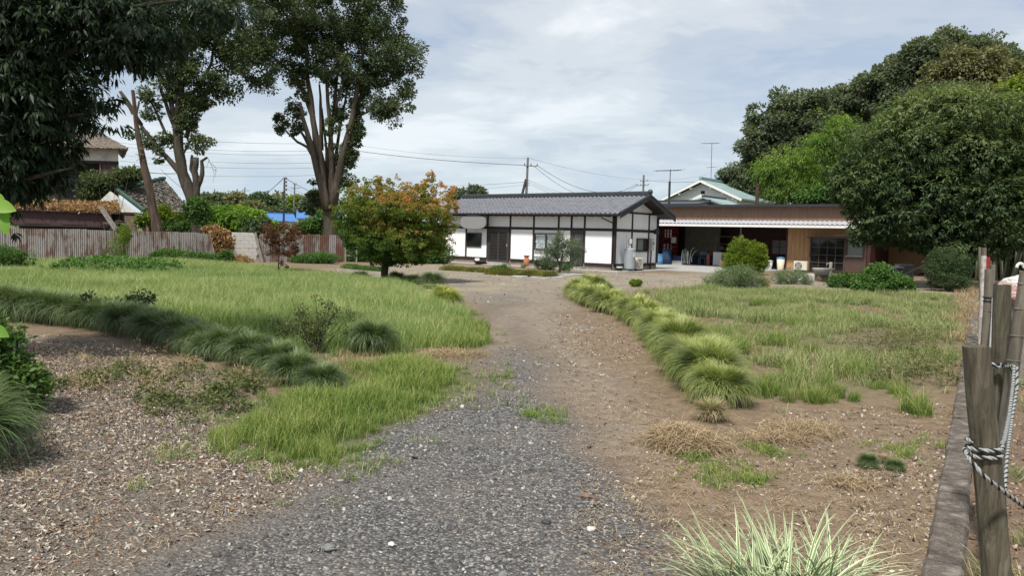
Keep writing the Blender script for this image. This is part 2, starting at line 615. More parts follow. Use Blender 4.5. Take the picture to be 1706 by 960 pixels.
M['leaf_weed'] = leaf_mat('weed_leaf', [(0.0, (0.035, 0.08, 0.022)), (0.5, (0.075, 0.15, 0.035)), (1.0, (0.15, 0.23, 0.05))], 0.35, 0.2, 1.5)
M['leaf_drab'] = leaf_mat('drab_weed_leaf', [(0.0, (0.05, 0.07, 0.028)), (0.5, (0.11, 0.14, 0.05)), (0.8, (0.2, 0.2, 0.08)), (1.0, (0.3, 0.22, 0.12))], 0.3, 0.25, 2)
M['leaf_yard'] = leaf_mat('low_hedge_leaf', [(0.0, (0.06, 0.08, 0.028)), (0.45, (0.15, 0.165, 0.045)), (0.8, (0.32, 0.30, 0.09)), (1.0, (0.38, 0.27, 0.12))], 0.3, 0.3, 1.2)
M['leaf_near'] = leaf_mat('bright_vine_leaf', [(0.0, (0.13, 0.28, 0.04)), (1.0, (0.24, 0.40, 0.07))], 0.45, 0.1, 6)
M['dead_leaf'] = leaf_mat('dead_leaf', [(0.0, (0.16, 0.09, 0.05)), (0.5, (0.32, 0.19, 0.09)), (1.0, (0.50, 0.34, 0.18))], 0.2, 0.15, 1.5, rough=0.8)
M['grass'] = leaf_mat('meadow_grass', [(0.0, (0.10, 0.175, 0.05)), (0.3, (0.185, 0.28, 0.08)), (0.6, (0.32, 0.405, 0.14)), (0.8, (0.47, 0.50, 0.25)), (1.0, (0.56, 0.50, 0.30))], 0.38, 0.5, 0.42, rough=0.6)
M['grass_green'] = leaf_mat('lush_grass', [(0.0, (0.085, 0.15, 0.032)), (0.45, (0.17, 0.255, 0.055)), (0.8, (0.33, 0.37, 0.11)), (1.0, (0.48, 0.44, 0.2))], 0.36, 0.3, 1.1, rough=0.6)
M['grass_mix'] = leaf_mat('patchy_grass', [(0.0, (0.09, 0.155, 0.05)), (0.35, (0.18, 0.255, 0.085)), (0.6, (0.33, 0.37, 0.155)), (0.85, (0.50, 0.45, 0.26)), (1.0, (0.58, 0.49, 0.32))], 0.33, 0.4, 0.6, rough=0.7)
M['straw'] = leaf_mat('straw', [(0.0, (0.19, 0.135, 0.085)), (0.5, (0.38, 0.285, 0.175)), (1.0, (0.58, 0.46, 0.30))], 0.2, 0.1, 2, rough=0.8)
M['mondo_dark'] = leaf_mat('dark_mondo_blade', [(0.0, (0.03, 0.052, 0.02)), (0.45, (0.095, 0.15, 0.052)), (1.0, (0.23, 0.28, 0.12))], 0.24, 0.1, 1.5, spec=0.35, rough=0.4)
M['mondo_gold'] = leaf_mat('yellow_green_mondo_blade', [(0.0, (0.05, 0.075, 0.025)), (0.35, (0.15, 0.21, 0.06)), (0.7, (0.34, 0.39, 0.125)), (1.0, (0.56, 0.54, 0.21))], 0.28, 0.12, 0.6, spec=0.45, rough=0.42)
M['mondo_yellow'] = leaf_mat('yellow_mondo_blade', [(0.0, (0.07, 0.11, 0.02)), (0.5, (0.24, 0.30, 0.05)), (1.0, (0.50, 0.50, 0.12))], 0.3, 0.1, 1.5, spec=0.45, rough=0.42)
M['marigold'] = leaf_mat('marigold_petal', [(0.0, (0.75, 0.28, 0.02)), (0.5, (0.8, 0.22, 0.01)), (1.0, (0.75, 0.07, 0.01))], 0.3, 0.0, 1)
t = NT('variegated_blade')
u = t.attr('u')
v = t.attr('v')
c = t.ramp(u, [(0.0, (0.60, 0.60, 0.38)), (0.34, (0.56, 0.60, 0.37)), (0.5, (0.13, 0.21, 0.08)), (1.0, (0.15, 0.24, 0.10))])
c = t.mix(t.ramp(v, [(0.0, 0.5), (0.5, 0.0)]), c, (0.09, 0.17, 0.06))
t.color(c).rough(0.45).spec(0.4)
M['variegated'] = t.m


# ------------------------------------------------------------------ ground sheet
def world_poly(px_pts):
    return np.array([[*G(x, y).xy] for x, y in px_pts])


def inside(poly, X, Y):
    r = np.zeros(X.shape, bool)
    n = len(poly)
    for i in range(n):
        x1, y1 = poly[i]
        x2, y2 = poly[(i + 1) % n]
        c = ((y1 > Y) != (y2 > Y)) & (X < (x2 - x1) * (Y - y1) / (y2 - y1 + 1e-12) + x1)
        r ^= c
    return r


def sdist(poly, X, Y):
    """signed distance, positive inside"""
    d = np.full(X.shape, 1e9)
    n = len(poly)
    for i in range(n):
        a = poly[i]
        b = poly[(i + 1) % n]
        ab = b - a
        t_ = np.clip(((X - a[0]) * ab[0] + (Y - a[1]) * ab[1]) / (ab @ ab + 1e-12), 0, 1)
        d = np.minimum(d, np.hypot(X - a[0] - t_ * ab[0], Y - a[1] - t_ * ab[1]))
    return np.where(inside(poly, X, Y), d, -d)


def vnoise(X, Y, s, seed=0):
    """smooth value noise 0..1"""
    r = np.random.default_rng(seed)
    tab = r.random((256, 256))
    x, y = X * s + 1000.3, Y * s + 1000.7
    xi, yi = np.floor(x).astype(int), np.floor(y).astype(int)
    fx, fy = x - xi, y - yi
    fx, fy = fx * fx * (3 - 2 * fx), fy * fy * (3 - 2 * fy)
    g = lambda a, b: tab[a & 255, b & 255]
    return (g(xi, yi) * (1 - fx) + g(xi + 1, yi) * fx) * (1 - fy) + (g(xi, yi + 1) * (1 - fx) + g(xi + 1, yi + 1) * fx) * fy


def fnoise(X, Y, s, seed=0, o=3):
    a, w, tot = 0, 1.0, 0
    for k in range(o):
        a = a + vnoise(X, Y, s * 2 ** k, seed + k) * w
        tot += w
        w *= 0.5
    return a / tot


def ss(d, w):
    x = np.clip(d / w * 0.5 + 0.5, 0, 1)
    return x * x * (3 - 2 * x)


ZONE = dict(
    gravel=world_poly([(800, 590), (860, 570), (900, 590), (920, 620), (950, 680), (1005, 770), (1080, 850), (1140, 960), (1180, 1200), (-300, 1200), (60, 1000), (330, 880), (480, 800), (640, 705), (770, 650)]),
    track=world_poly([(870, 470), (930, 470), (940, 520), (960, 560), (1010, 640), (1060, 760), (1010, 720), (960, 640), (930, 580), (880, 530), (850, 560), (830, 590), (815, 570), (850, 520)]),
    path=world_poly([(770, 492), (930, 480), (940, 520), (930, 600), (930, 660), (800, 640), (800, 580), (800, 540)]),
    litter=world_poly([(-500, 1200), (-420, 640), (-100, 575), (0, 560), (150, 560), (330, 615), (430, 680), (440, 740), (560, 790), (400, 880), (120, 985), (0, 1060), (-100, 1200)]),
    lawn=world_poly([(-420, 470), (-200, 444), (0, 441), (180, 440), (330, 441), (470, 450), (560, 462), (690, 478), (735, 505), (785, 530), (806, 560), (795, 580), (690, 592), (640, 600), (560, 592), (470, 585), (430, 560), (300, 540), (200, 528), (60, 520), (-150, 512), (-420, 505)]),
    fringe=world_poly([(640, 605), (700, 600), (770, 622), (775, 645), (720, 680), (640, 715), (580, 770), (500, 783), (400, 765), (345, 750), (345, 725), (430, 690), (440, 655), (560, 660), (590, 640), (560, 610)]),
    meadow=world_poly([(985, 492), (1100, 484), (1180, 482), (1400, 487), (1540, 492), (1622, 500), (1608, 560), (1598, 610), (1500, 650), (1300, 655), (1200, 590), (1120, 545), (1040, 512)]),
    yard=world_poly([(560, 462), (540, 447), (740, 440), (900, 450), (1130, 457), (1170, 455), (1600, 470), (1610, 498), (1400, 488), (1180, 480), (985, 486), (900, 500), (800, 505), (700, 480)]),
    farside=world_poly([(1605, 1200), (1608, 960), (1632, 700), (1642, 560), (1646, 500), (1900, 460), (2600, 500), (2600, 1200)]),
)


def axis_lines(a, b, fine_a, fine_b, step, grow=1.13):
    xs = list(np.arange(fine_a, fine_b + 1e-6, step))
    s, x = step, fine_b
    while x < b:
        s *= grow
        x += s
        xs.append(x)
    s, x = step, fine_a
    while x > a:
        s *= grow
        x -= s
        xs.insert(0, x)
    return np.array(xs)


gx = axis_lines(-900, 900, -9, 9, 0.075, 1.05)
gy = axis_lines(-60, 1600, 2.5, 17, 0.075, 1.05)
GX, GY = np.meshgrid(gx, gy)
nx_, ny_ = len(gx), len(gy)
near_w = np.clip(1 - np.maximum(GY - 20, 0) / 30, 0, 1) * (np.abs(GX) < 40)
jx = (fnoise(GX, GY, 1.3, 3) - 0.5)
jy = (fnoise(GX, GY, 1.3, 9) - 0.5)
w_ = np.clip(GY / 10, 0.35, 2.5)
GXj, GYj = GX + jx * 0.9 * w_, GY + jy * 0.9 * w_


def height(X, Y):
    """relief of the ground: a few centimetres"""
    nw = np.clip(1 - np.maximum(Y - 20, 0) / 30, 0, 1) * (np.abs(X) < 40) * (Y > -10)
    h = (fnoise(X, Y, 0.5, 21) - 0.5) * 0.05 + (fnoise(X, Y, 3.0, 31) - 0.5) * 0.018 + (fnoise(X, Y, 9.0, 41, 2) - 0.5) * 0.008
    return h * nw


GZ = height(GX, GY) + near_w * (fnoise(GX, GY, 14, 51, 2) - 0.5) * 0.012
V = np.stack([GX, GY, GZ], -1).reshape(-1, 3)
idx = np.arange(nx_ * ny_).reshape(ny_, nx_)
F = np.stack([idx[:-1, :-1], idx[:-1, 1:], idx[1:, 1:], idx[1:, :-1]], -1).reshape(-1, 4)

t = NT('soil_and_gravel')
wp = t.pos(world=True)
n1 = t.noise(wp, 0.8, 5, 0.6)
n2 = t.noise(wp, 7, 6, 0.7)
n3 = t.noise(wp, 60, 4, 0.7)
soil = t.ramp(n2, [(0.25, (0.115, 0.08, 0.05)), (0.5, (0.21, 0.152, 0.098)), (0.75, (0.315, 0.24, 0.16))])
soil = t.mix(t.ramp(n1, [(0.4, 0.0), (0.7, 0.5)]), soil, (0.215, 0.162, 0.115))
soil = t.mix(t.ramp(n3, [(0.55, 0.0), (0.75, 0.7)]), soil, (0.34, 0.28, 0.22))
vor = t.voro(wp, 55, 'F1', 'Color')
vd = t.voro(wp, 55, 'F1', 'Distance')
sepc = t.n.new('ShaderNodeSeparateColor')
t.l.new(vor, sepc.inputs[0])
grav = t.ramp(sepc.outputs[0], [(0.0, (0.07, 0.067, 0.065)), (0.5, (0.155, 0.150, 0.147)), (0.85, (0.24, 0.232, 0.222)), (1.0, (0.40, 0.38, 0.34))])
grav = t.mix(t.ramp(vd, [(0.35, 0.0), (0.75, 0.75)]), grav, (0.045, 0.042, 0.04))
grav = t.mix(t.ramp(n1, [(0.45, 0.0), (0.72, 0.45)]), grav, (0.20, 0.165, 0.135))
litt = t.ramp(n3, [(0.3, (0.055, 0.045, 0.037)), (0.5, (0.145, 0.122, 0.10)), (0.7, (0.31, 0.27, 0.225))])
yardc = t.ramp(n2, [(0.25, (0.19, 0.158, 0.118)), (0.5, (0.295, 0.25, 0.185)), (0.75, (0.40, 0.345, 0.245))])
yardc = t.mix(t.ramp(n1, [(0.45, 0.0), (0.62, 0.75)]), yardc, (0.20, 0.185, 0.165))
turf = t.ramp(n2, [(0.3, (0.07, 0.085, 0.035)), (0.7, (0.15, 0.155, 0.07))])
trackc = t.ramp(n2, [(0.25, (0.17, 0.135, 0.105)), (0.5, (0.26, 0.215, 0.17)), (0.75, (0.36, 0.31, 0.25))])
far_c = t.ramp(n2, [(0.3, (0.125, 0.086, 0.06)), (0.7, (0.24, 0.175, 0.125))])
c = soil
ed = t.math('MULTIPLY', t.math('SUBTRACT', n2, 0.5), 0.9)
for nm, col in (('z_yard', yardc), ('z_far', far_c), ('z_gravel', grav), ('z_track', trackc), ('z_litter', litt), ('z_turf', turf)):
    f = t.math('ADD', t.attr(nm), t.math('MULTIPLY', ed, t.math('MULTIPLY', t.attr(nm), t.math('SUBTRACT', 1.0, t.attr(nm)))), clamp=True)
    c = t.mix(f, c, col)
t.color(c).rough(0.95).spec(0.15)
hh = t.math('ADD', t.math('MULTIPLY', n3, 0.6), t.math('MULTIPLY', vd, -0.8))
t.bump(hh, 0.02, 0.9)
M['ground'] = t.m

gme = np_mesh('ground', V, F, M['ground'], smooth=True)
ground = link(bpy.data.objects.new('ground', gme))
ground['kind'] = 'structure'
ground['label'] = 'bare brown soil, gravel drive and yard'
zw = dict(z_gravel=np.maximum(ss(sdist(ZONE['gravel'], GXj, GYj), 0.3 + np.clip((GY - 5) * .12, 0, 1.2)), .6 * ss(sdist(ZONE['path'], GXj, GYj), 1.2)), z_track=.8 * ss(sdist(ZONE['track'], GXj, GYj), .45), z_litter=ss(sdist(ZONE['litter'], GXj, GYj), 0.5),
          z_turf=np.maximum.reduce([ss(sdist(ZONE['lawn'], GXj, GYj), 0.3), ss(sdist(ZONE['fringe'], GXj, GYj), 0.25), 0.55 * ss(sdist(ZONE['meadow'], GXj, GYj), 0.8)]),
          z_yard=ss(sdist(ZONE['yard'], GXj, GYj), 1.2), z_far=ss(sdist(ZONE['farside'], GXj, GYj), 0.2))
far_turf = ((GY > 62) | (np.abs(GX) > 42)).astype(float)
zw['z_turf'] = np.maximum(zw['z_turf'], far_turf)
for nm, arr in zw.items():
    at = gme.attributes.new(nm, 'FLOAT', 'POINT')
    at.data.foreach_set('value', np.ascontiguousarray(arr.ravel(), dtype=np.float32))


def zat(x, y):
    return float(height(np.array([x]), np.array([y]))[0])


# ------------------------------------------------------------------ the white house
HB = G(1021, 452.3)
HR = rad(-39)
hx = Vector((math.cos(HR), math.sin(HR), 0))
hy = Vector((-math.sin(HR), math.cos(HR), 0))
HL, HW = 11.35, 4.32
house = thing('white_house', 'long low white plaster house with dark timber framing and grey tiled gable roof', 'house', HB, HR)

MB().box(-HL, 0, 0.02, HW, 0.0, 0.24).build('foundation', M['foundation'], house)
MB().prism([(0.05, 0.24), (HW - 0.05, 0.24), (HW - 0.05, 2.72), (HW / 2, 3.58), (0.05, 2.72)], 'x', -HL + 0.05, -0.05).build('wall', M['plaster'], house)
posts = [0.0, 1.70, 2.49, 3.28, 4.87, 6.45, 8.05, 9.64, HL]
for s in posts:
    w = 0.10 if s in (0.0, HL) else 0.05
    MB().box(-s - w, -s + w, -0.03, 0.07, 0.36, 2.72).build('post', M['timber'], house)
# front infill panels, above and below the beam
for a, b in zip(posts[:-1], posts[1:]):
    wa = 0.10 if a == 0 else 0.05
    wb = 0.10 if b == HL else 0.05
    MB().box(-b + wb, -a - wa, 0.0, 0.045, 2.065, 2.66).build('wall_panel', M['plaster'], house)
    if (a, b) not in ((1.70, 2.49), (6.45, 8.05)):
        MB().box(-b + wb, -a - wa, 0.003, 0.045, 0.36, 1.935).build('wall_panel', M['plaster'], house)
for a, b in ((0.1, 1.64), (2.55, 6.39), (8.11, HL - 0.1)):
    MB().box(-b, -a, -0.035, 0.05, 0.225, 0.357).build('sill_beam', M['timber'], house)
MB().box(-HL - 0.1, 0.1, -0.045, 0.06, 1.935, 2.065).build('beam', M['timber'], house)
MB().box(-HL - 0.1, 0.1, -0.04, 0.06, 2.66, 2.76).build('beam', M['timber'], house)
# gable side
for d, z1 in ((0.0, 2.72), (1.68, 2.85), (3.38, 2.85), (HW, 2.72)):
    w = 0.10 if d in (0.0, HW) else 0.045
    MB().box(-0.06, 0.035, d - w + (0.09 if d == 0 else 0), d + w, 0.36, z1).build('post', M['timber'], house)
gable_panels = [(0.12, 1.63), (1.73, 3.33), (3.43, HW - 0.1)]
for a, b in gable_panels:
    MB().box(-0.05, -0.004, a, b, 0.36, 1.935).build('wall_panel', M['plaster'], house)
    MB().box(-0.05, -0.004, a, b, 2.065, 2.84).build('wall_panel', M['plaster'], house)
MB().prism([(0.35, 2.925), (HW - 0.35, 2.925), (HW / 2, 3.56)], 'x', -0.05, -0.006).build('wall_panel', M['plaster'], house)
MB().box(-0.05, 0.045, -0.02, HW + 0.08, 1.935, 2.065).build('beam', M['timber'], house)
MB().box(-0.05, 0.043, 0.1, HW - 0.1, 2.84, 2.925).build('beam', M['timber'], house)
MB().box(-0.05, 0.04, 0.11, HW - 0.11, 0.225, 0.357).build('sill_beam', M['timber'], house)
for d in (0.6, HW / 2, HW - 0.6):
    z = 3.62 - abs(d - HW / 2) * 0.37
    MB().box(-0.05, 0.62, d - 0.05, d + 0.05, z - 0.17, z - 0.05).build('purlin', M['timber'], house)

# roof: deck, rows of curved tiles, ridge, barge boards
RX0, RX1, RY0, RY1 = -11.95, 0.68, -0.62, HW + 0.62
RZE, RZR = 2.76, 3.74
slope = (RZR - RZE) / (HW / 2 - RY0)


def rz_at(y):
    return RZR - abs(y - HW / 2) * slope


deck = MB()
deck.prism([(RY0 + 0.05, RZE - 0.03), (HW / 2, RZR - 0.03), (RY1 - 0.05, RZE - 0.03), (RY1 - 0.05, RZE - 0.1), (HW / 2, RZR - 0.1), (RY0 + 0.05, RZE - 0.1)], 'x', RX0 + 0.05, RX1 - 0.05)
roof = deck.build('roof', M['timber'], house)
pitch = 0.262
ncol = int((RX1 - RX0) / pitch)
nrow = 11
tv, tf = [], []
prof = [(0.0, 0.030), (0.045, 0.038), (0.085, 0.022), (0.12, 0.004), (0.16, -0.006), (0.20, -0.002), (0.235, 0.012), (0.262, 0.030)]
slen = math.hypot(HW / 2 - RY0, RZR - RZE)
for side in (0, 1):
    for r in range(nrow):
        for c_ in range(ncol):
            x0 = RX0 + c_ * pitch
            jz = random.uniform(-0.003, 0.003)
            t0 = r / nrow - 0.008
            t1 = (r + 1) / nrow
            b = len(tv)
            for tt, lift, thick in ((t0, 0.03, 0), (t1, 0.006, 0), (t0, 0.03, -0.022)):
                yy = RY0 + tt * (HW / 2 - RY0)
                zz_ = RZE + tt * (RZR - RZE)
                if side:
                    yy = HW - yy
                for px_, pz_ in prof:
                    tv.append((x0 + px_, yy, zz_ + pz_ + lift + thick + jz))
            n = len(prof)
            for k in range(n - 1):
                tf.append((b + k, b + k + 1, b + n + k + 1, b + n + k))
                tf.append((b + 2 * n + k, b + 2 * n + k + 1, b + k + 1, b + k))
rt = np_obj('roof_tile', np.array(tv), np.array(tf), M['tile'], roof)
rt['kind'] = 'stuff'
rt['label'] = 'rows of curved grey tiles'
rd = MB()
rd.box(RX0 - 0.02, RX1 + 0.02, HW / 2 - 0.13, HW / 2 + 0.13, RZR + 0.03, RZR + 0.12)
rd.box(RX0 - 0.04, RX1 + 0.04, HW / 2 - 0.10, HW / 2 + 0.10, RZR + 0.12, RZR + 0.17)
rd.build('ridge', M['ridge_tile'], roof)
rd = MB()
for k in range(44):
    xa = RX0 + k * (RX1 - RX0) / 44
    rd.tube([(xa, HW / 2, RZR + 0.175), (xa + 0.265, HW / 2, RZR + 0.175)], [0.075, 0.07], 8)
rc = rd.build('ridge_cap', M['ridge_tile'], roof)
rc['kind'] = 'stuff'
MB().lathe([(0.02, -0.1), (0.10, -0.09), (0.13, 0.0), (0.10, 0.11), (0.02, 0.14)], (RX1 + 0.0, HW / 2, RZR + 0.19), 10).build('ridge_end_tile', M['ridge_tile'], roof, smooth=True)
for xe in (RX1 - 0.02, RX0 - 0.02):
    for sgn in (0, 1):
        y0 = RY0 - 0.02 if sgn == 0 else RY1 + 0.02
        z0 = RZE - 0.02
        bb = MB()
        ym = HW / 2
        bb.prism([(y0, z0 - 0.20), (ym, RZR - 0.18), (ym, RZR + 0.05), (y0, z0 + 0.04)], 'x', xe, xe + 0.05)
        bb.build('barge_board', M['dark_metal'], roof)
for sgn in (-1, 1):
    y0 = RY0 if sgn < 0 else RY1
    vt = MB()
    for k in range(14):
        ta, tb = k / 14, (k + 1.05) / 14
        ya, yb = y0 + (HW / 2 - y0) * ta, y0 + (HW / 2 - y0) * min(tb, 1)
        vt.tube([(RX1 + 0.0, ya, rz_at(ya) + 0.055), (RX1 + 0.0, yb, rz_at(yb) + 0.045)], [0.06, 0.055], 8)
    vo = vt.build('verge_tile', M['ridge_tile'], roof)
    vo['kind'] = 'stuff'
# gutter under the front eave with its brackets and downpipe
gt = MB()
gt.tube([(RX0 + 0.05, RY0 - 0.03, RZE - 0.03), (RX1 - 0.08, RY0 - 0.03, RZE - 0.045)], 0.045, 8)
gutter = gt.build('gutter', M['dark_metal'], house)
MB().tube([(-0.35, RY0 - 0.02, RZE - 0.08), (-0.33, RY0 + 0.05, RZE - 0.22), (-0.06, -0.07, RZE - 0.42), (-0.04, -0.07, RZE - 0.5), (-0.04, -0.07, 0.1)], 0.03, 8).build('downpipe', M['timber'], gutter)
for k in range(26):
    xr = RX0 + 0.3 + k * 0.475
    MB().box(xr - 0.025, xr + 0.025, RY0 + 0.1, 0.0, RZE - 0.13, RZE - 0.10).build('rafter', M['timber'], house)


def window(x0, x1, z0, z1, parent, mat, depth=-0.02, curtain=False, split=1, hood=False):
    fr = MB()
    wv = 0.045
    for a, b in ((x0, x0 + wv), (x1 - wv, x1)):
        fr.box(a, b, depth - 0.03, depth + 0.05, z0, z1)
    fr.box(x0 + wv, x1 - wv, depth - 0.03, depth + 0.05, z0, z0 + wv)
    fr.box(x0 + wv, x1 - wv, depth - 0.03, depth + 0.05, z1 - wv, z1)
    w_o = fr.build('window', mat, parent)
    W_ = (x1 - x0 - 2 * wv) / split
    for k in range(split):
        xa = x0 + wv + k * W_
        if k:
            MB().box(xa - 0.03, xa + 0.03, depth - 0.02, depth + 0.04, z0 + wv, z1 - wv).build('window_bar', mat, w_o)
        MB().box(xa + 0.002 + (0.03 if k else 0), xa + W_ - 0.03, depth + 0.002, depth + 0.012, z0 + wv, z1 - wv).build('pane', M['pane'] if curtain else M['glass'], w_o)
    if curtain:
        n = 70
        vs, fs = [], []
        for i in range(n + 1):
            xx = x0 + wv + (x1 - x0 - 2 * wv) * i / n
            yy = depth + 0.10 + 0.012 * math.sin(i * 1.1) + 0.008 * math.sin(i * 0.37)
            vs += [(xx, yy, z0 + wv), (xx, yy, z1 - wv)]
        for i in range(n):
            if (i * 4 // n) in (0, 3) or i % 35 < 31:
                fs.append((2 * i, 2 * i + 2, 2 * i + 3, 2 * i + 1))
        MB().add(vs, fs).build('curtain', M['curtain'], w_o)
    if hood:
        MB().box(x0 - 0.06, x1 + 0.06, depth - 0.12, depth + 0.02, z1 + 0.02, z1 + 0.05).build('hood', mat, w_o)
    return w_o


# dark plates proud of the infill: unlit room put into their colour
MB().box(-9.52, -8.54, -0.012, 0.004, 0.95, 1.66).build('window_dark_plate', M['dark_inside'], house)
window(-9.57, -8.49, 0.91, 1.70, house, M['dark_metal'])
MB().box(-4.70, -3.27, 0.0, 0.002, 0.93, 1.70).build('window_dark_plate', M['dark_inside'], house)
# second window: box frame standing proud with curtains inside
wf = window(-4.74, -3.23, 0.91, 1.73, house, M['door_metal'], depth=-0.13, curtain=True, split=2, hood=True)
MB().box(-4.76, -4.74, -0.16, 0.0, 0.9, 1.74).build('side_frame', M['door_metal'], wf)
MB().box(-3.23, -3.21, -0.16, 0.0, 0.9, 1.74).build('side_frame', M['door_metal'], wf)
MB().box(-4.74, -3.23, -0.08, 0.0, 0.885, 0.905).build('side_frame', M['door_metal'], wf)


def lattice_door(x0, x1, z0, z1, parent, leaves=2):
    MB().box(x0, x1, 0.02, 0.05, z0, z1).build('door_dark_plate', M['dark_inside'], parent)  # dark plate: the unlit room behind the door put into its colour
    f_ = MB()
    f_.box(x0, x0 + 0.08, -0.06, 0.0, z0, z1)
    f_.box(x1 - 0.08, x1, -0.06, 0.0, z0, z1)
    f_.box(x0 + 0.08, x1 - 0.08, -0.06, 0.0, z1 - 0.08, z1)
    f_.box(x0 + 0.08, x1 - 0.08, -0.08, 0.0, z0, z0 + 0.05)
    door = f_.build('sliding_door', M['door_metal'], parent)
    W_ = (x1 - x0 - 0.16) / leaves
    for k in range(leaves):
        a = x0 + 0.08 + k * W_
        b = a + W_
        off = -0.045 if k else -0.02
        l_ = MB()
        l_.box(a, a + 0.05, off - 0.012, off + 0.012, z0 + 0.05, z1 - 0.08)
        l_.box(b - 0.05, b, off - 0.012, off + 0.012, z0 + 0.05, z1 - 0.08)
        l_.box(a + 0.05, b - 0.05, off - 0.012, off + 0.012, z0 + 0.05, z0 + 0.14)
        l_.box(a + 0.05, b - 0.05, off - 0.012, off + 0.012, z1 - 0.15, z1 - 0.08)
        lf = l_.build('door_leaf', M['door_metal'], door)
        g_ = MB()
        nb = int((b - a - 0.1) / 0.07)
        for i in range(nb):
            xx = a + 0.05 + (i + 0.5) * (b - a - 0.1) / nb
            g_.box(xx - 0.011, xx + 0.011, off - 0.01, off + 0.008, z0 + 0.14, z1 - 0.15)
        for j in range(1, 9):
            zj = z0 + 0.14 + (z1 - z0 - 0.29) * j / 9
            g_.box(a + 0.05, b - 0.05, off - 0.006, off + 0.006, zj - 0.008, zj + 0.008)
        g_.build('door_lattice', M['door_metal'], door)
        MB().box(a + 0.05, b - 0.05, off + 0.014, off + 0.02, z0 + 0.14, z1 - 0.15).build('door_glass', M['frosted'] if leaves == 1 else M['glass'], door)
    MB().box(x1 - 0.12, x1 - 0.105, -0.1, -0.06, 1.0, 1.15).build('door_handle', M['grey_light'], door)
    return door


lattice_door(-8.0, -6.5, 0.12, 1.93, house)
lattice_door(-2.44, -1.75, 0.12, 1.93, house, 1)
MB().box(-8.05, -6.45, -0.6, 0.0, 0.0, 0.14).build('doorstep', M['concrete'], house)
MB().box(-2.5, -1.6, -0.5, 0.0, 0.0, 0.13).build('doorstep', M['concrete'], house)


def swap_window(d0, d1, z0, z1, x):
    """sliding window in the gable side, facing local +x"""
    fr = MB()
    wv = 0.045
    fr.box(x, x + 0.06, d0, d0 + wv, z0, z1)
    fr.box(x, x + 0.06, d1 - wv, d1, z0, z1)
    fr.box(x, x + 0.06, d0 + wv, d1 - wv, z0, z0 + wv)
    fr.box(x, x + 0.06, d0 + wv, d1 - wv, z1 - wv, z1)
    w_o = fr.build('window', M['dark_metal'], house)
    mid = (d0 + d1) / 2 + 0.08
    MB().box(x + 0.01, x + 0.05, mid - 0.025, mid + 0.025, z0 + wv, z1 - wv).build('window_bar', M['dark_metal'], w_o)
    MB().box(x + 0.022, x + 0.03, d0 + wv, mid - 0.027, z0 + wv, z1 - wv).build('pane', M['frosted'], w_o)
    MB().box(x + 0.01, x + 0.018, mid + 0.027, d1 - wv, z0 + wv, z1 - wv).build('pane', M['glass'], w_o)
    MB().box(x, x + 0.09, d0 - 0.04, d1 + 0.04, z0 - 0.03, z0 - 0.002).build('sill', M['dark_metal'], w_o)


swap_window(2.16, 3.33, 0.98, 1.63, -0.003)
# the grey board with rounded ends under the eave
sb = MB()
pts = []
for k in range(24):
    an = 2 * PI * k / 24
    cx = math.copysign(abs(math.cos(an)) ** 0.62, math.cos(an)) * 0.93
    cz = math.copysign(abs(math.sin(an)) ** 0.72, math.sin(an)) * 0.375
    pts.append((-8.62 + cx, 2.285 + cz))
sb.prism(pts, 'y', -0.60, -0.56)
sb.build('name_board', M['sign_grey'], house)
MB().box(-9.0, -8.98, -0.56, 0.0, 2.3, 2.32).build('sign_bracket', M['timber'], house)
MB().box(-8.2, -8.18, -0.56, 0.0, 2.3, 2.32).build('sign_bracket', M['timber'], house)

# things round the house, in its frame
def hp(x, y, z=0.0):
    return HB + hx * x + hy * y + Vector((0, 0, z))


apron = MB().box(-12.2, 0.9, -1.05, 0.0, -0.05, 0.035).box(0.0, 0.9, 0.0, 4.6, -0.05, 0.034)
ap = apron.build('house_apron', M['concrete'])
ap.location = HB
ap.rotation_euler = (0, 0, HR)
ap['kind'] = 'structure'

wh = thing('water_heater', 'tall grey cylindrical water heater tank beside the corner post of the white house', 'water heater', hp(0.48, 0.72, 0.03), HR)
wh.scale = (.92, .92, .94)
MB().lathe([(0.26, 0.10), (0.285, 0.12), (0.29, 0.2), (0.29, 1.10), (0.275, 1.15), (0.16, 1.19), (0.02, 1.2)], n=24).build('tank', M['grey_paint'], wh, smooth=False)
for z in (0.2, 0.62, 1.08):
    MB().lathe([(0.295, z), (0.298, z + 0.005), (0.298, z + 0.02), (0.295, z + 0.025)], n=24).build('tank_band', M['grey_paint'], wh)
MB().box(0.28, 0.32, -0.1, 0.12, 0.72, 0.96).build('cover_plate', M['grey_light'], wh)
for an in (0.5, 2.6, 4.7):
    MB().box(0.2 * math.cos(an) - 0.03, 0.2 * math.cos(an) + 0.03, 0.2 * math.sin(an) - 0.03, 0.2 * math.sin(an) + 0.03, 0, 0.11).build('leg', M['grey_paint'], wh)
MB().tube([(-0.05, -0.08, 1.18), (-0.05, -0.08, 1.3), (-0.02, -0.22, 1.32), (0.0, -0.24, 1.2)], 0.018, 6).build('pipe', M['grey_light'], wh)
MB().tube([(0, 0.08, 1.18), (0.0, 0.1, 1.3), (0.02, 0.2, 1.33), (0.03, 0.24, 1.15)], 0.018, 6).build('pipe', M['grey_light'], wh)
MB().tube([(0, 0, 1.2), (0, 0, 1.38)], 0.05, 8).lathe([(0.08, 1.38), (0.11, 1.42), (0.11, 1.6), (0.09, 1.64), (0.02, 1.66)], n=12).build('flue', M['grey_light'], wh)
MB().tube([(-0.35, 0.25, 1.1), (-0.36, 0.24, 1.9)], 0.014, 6).build('conduit', M['grey_light'], wh)


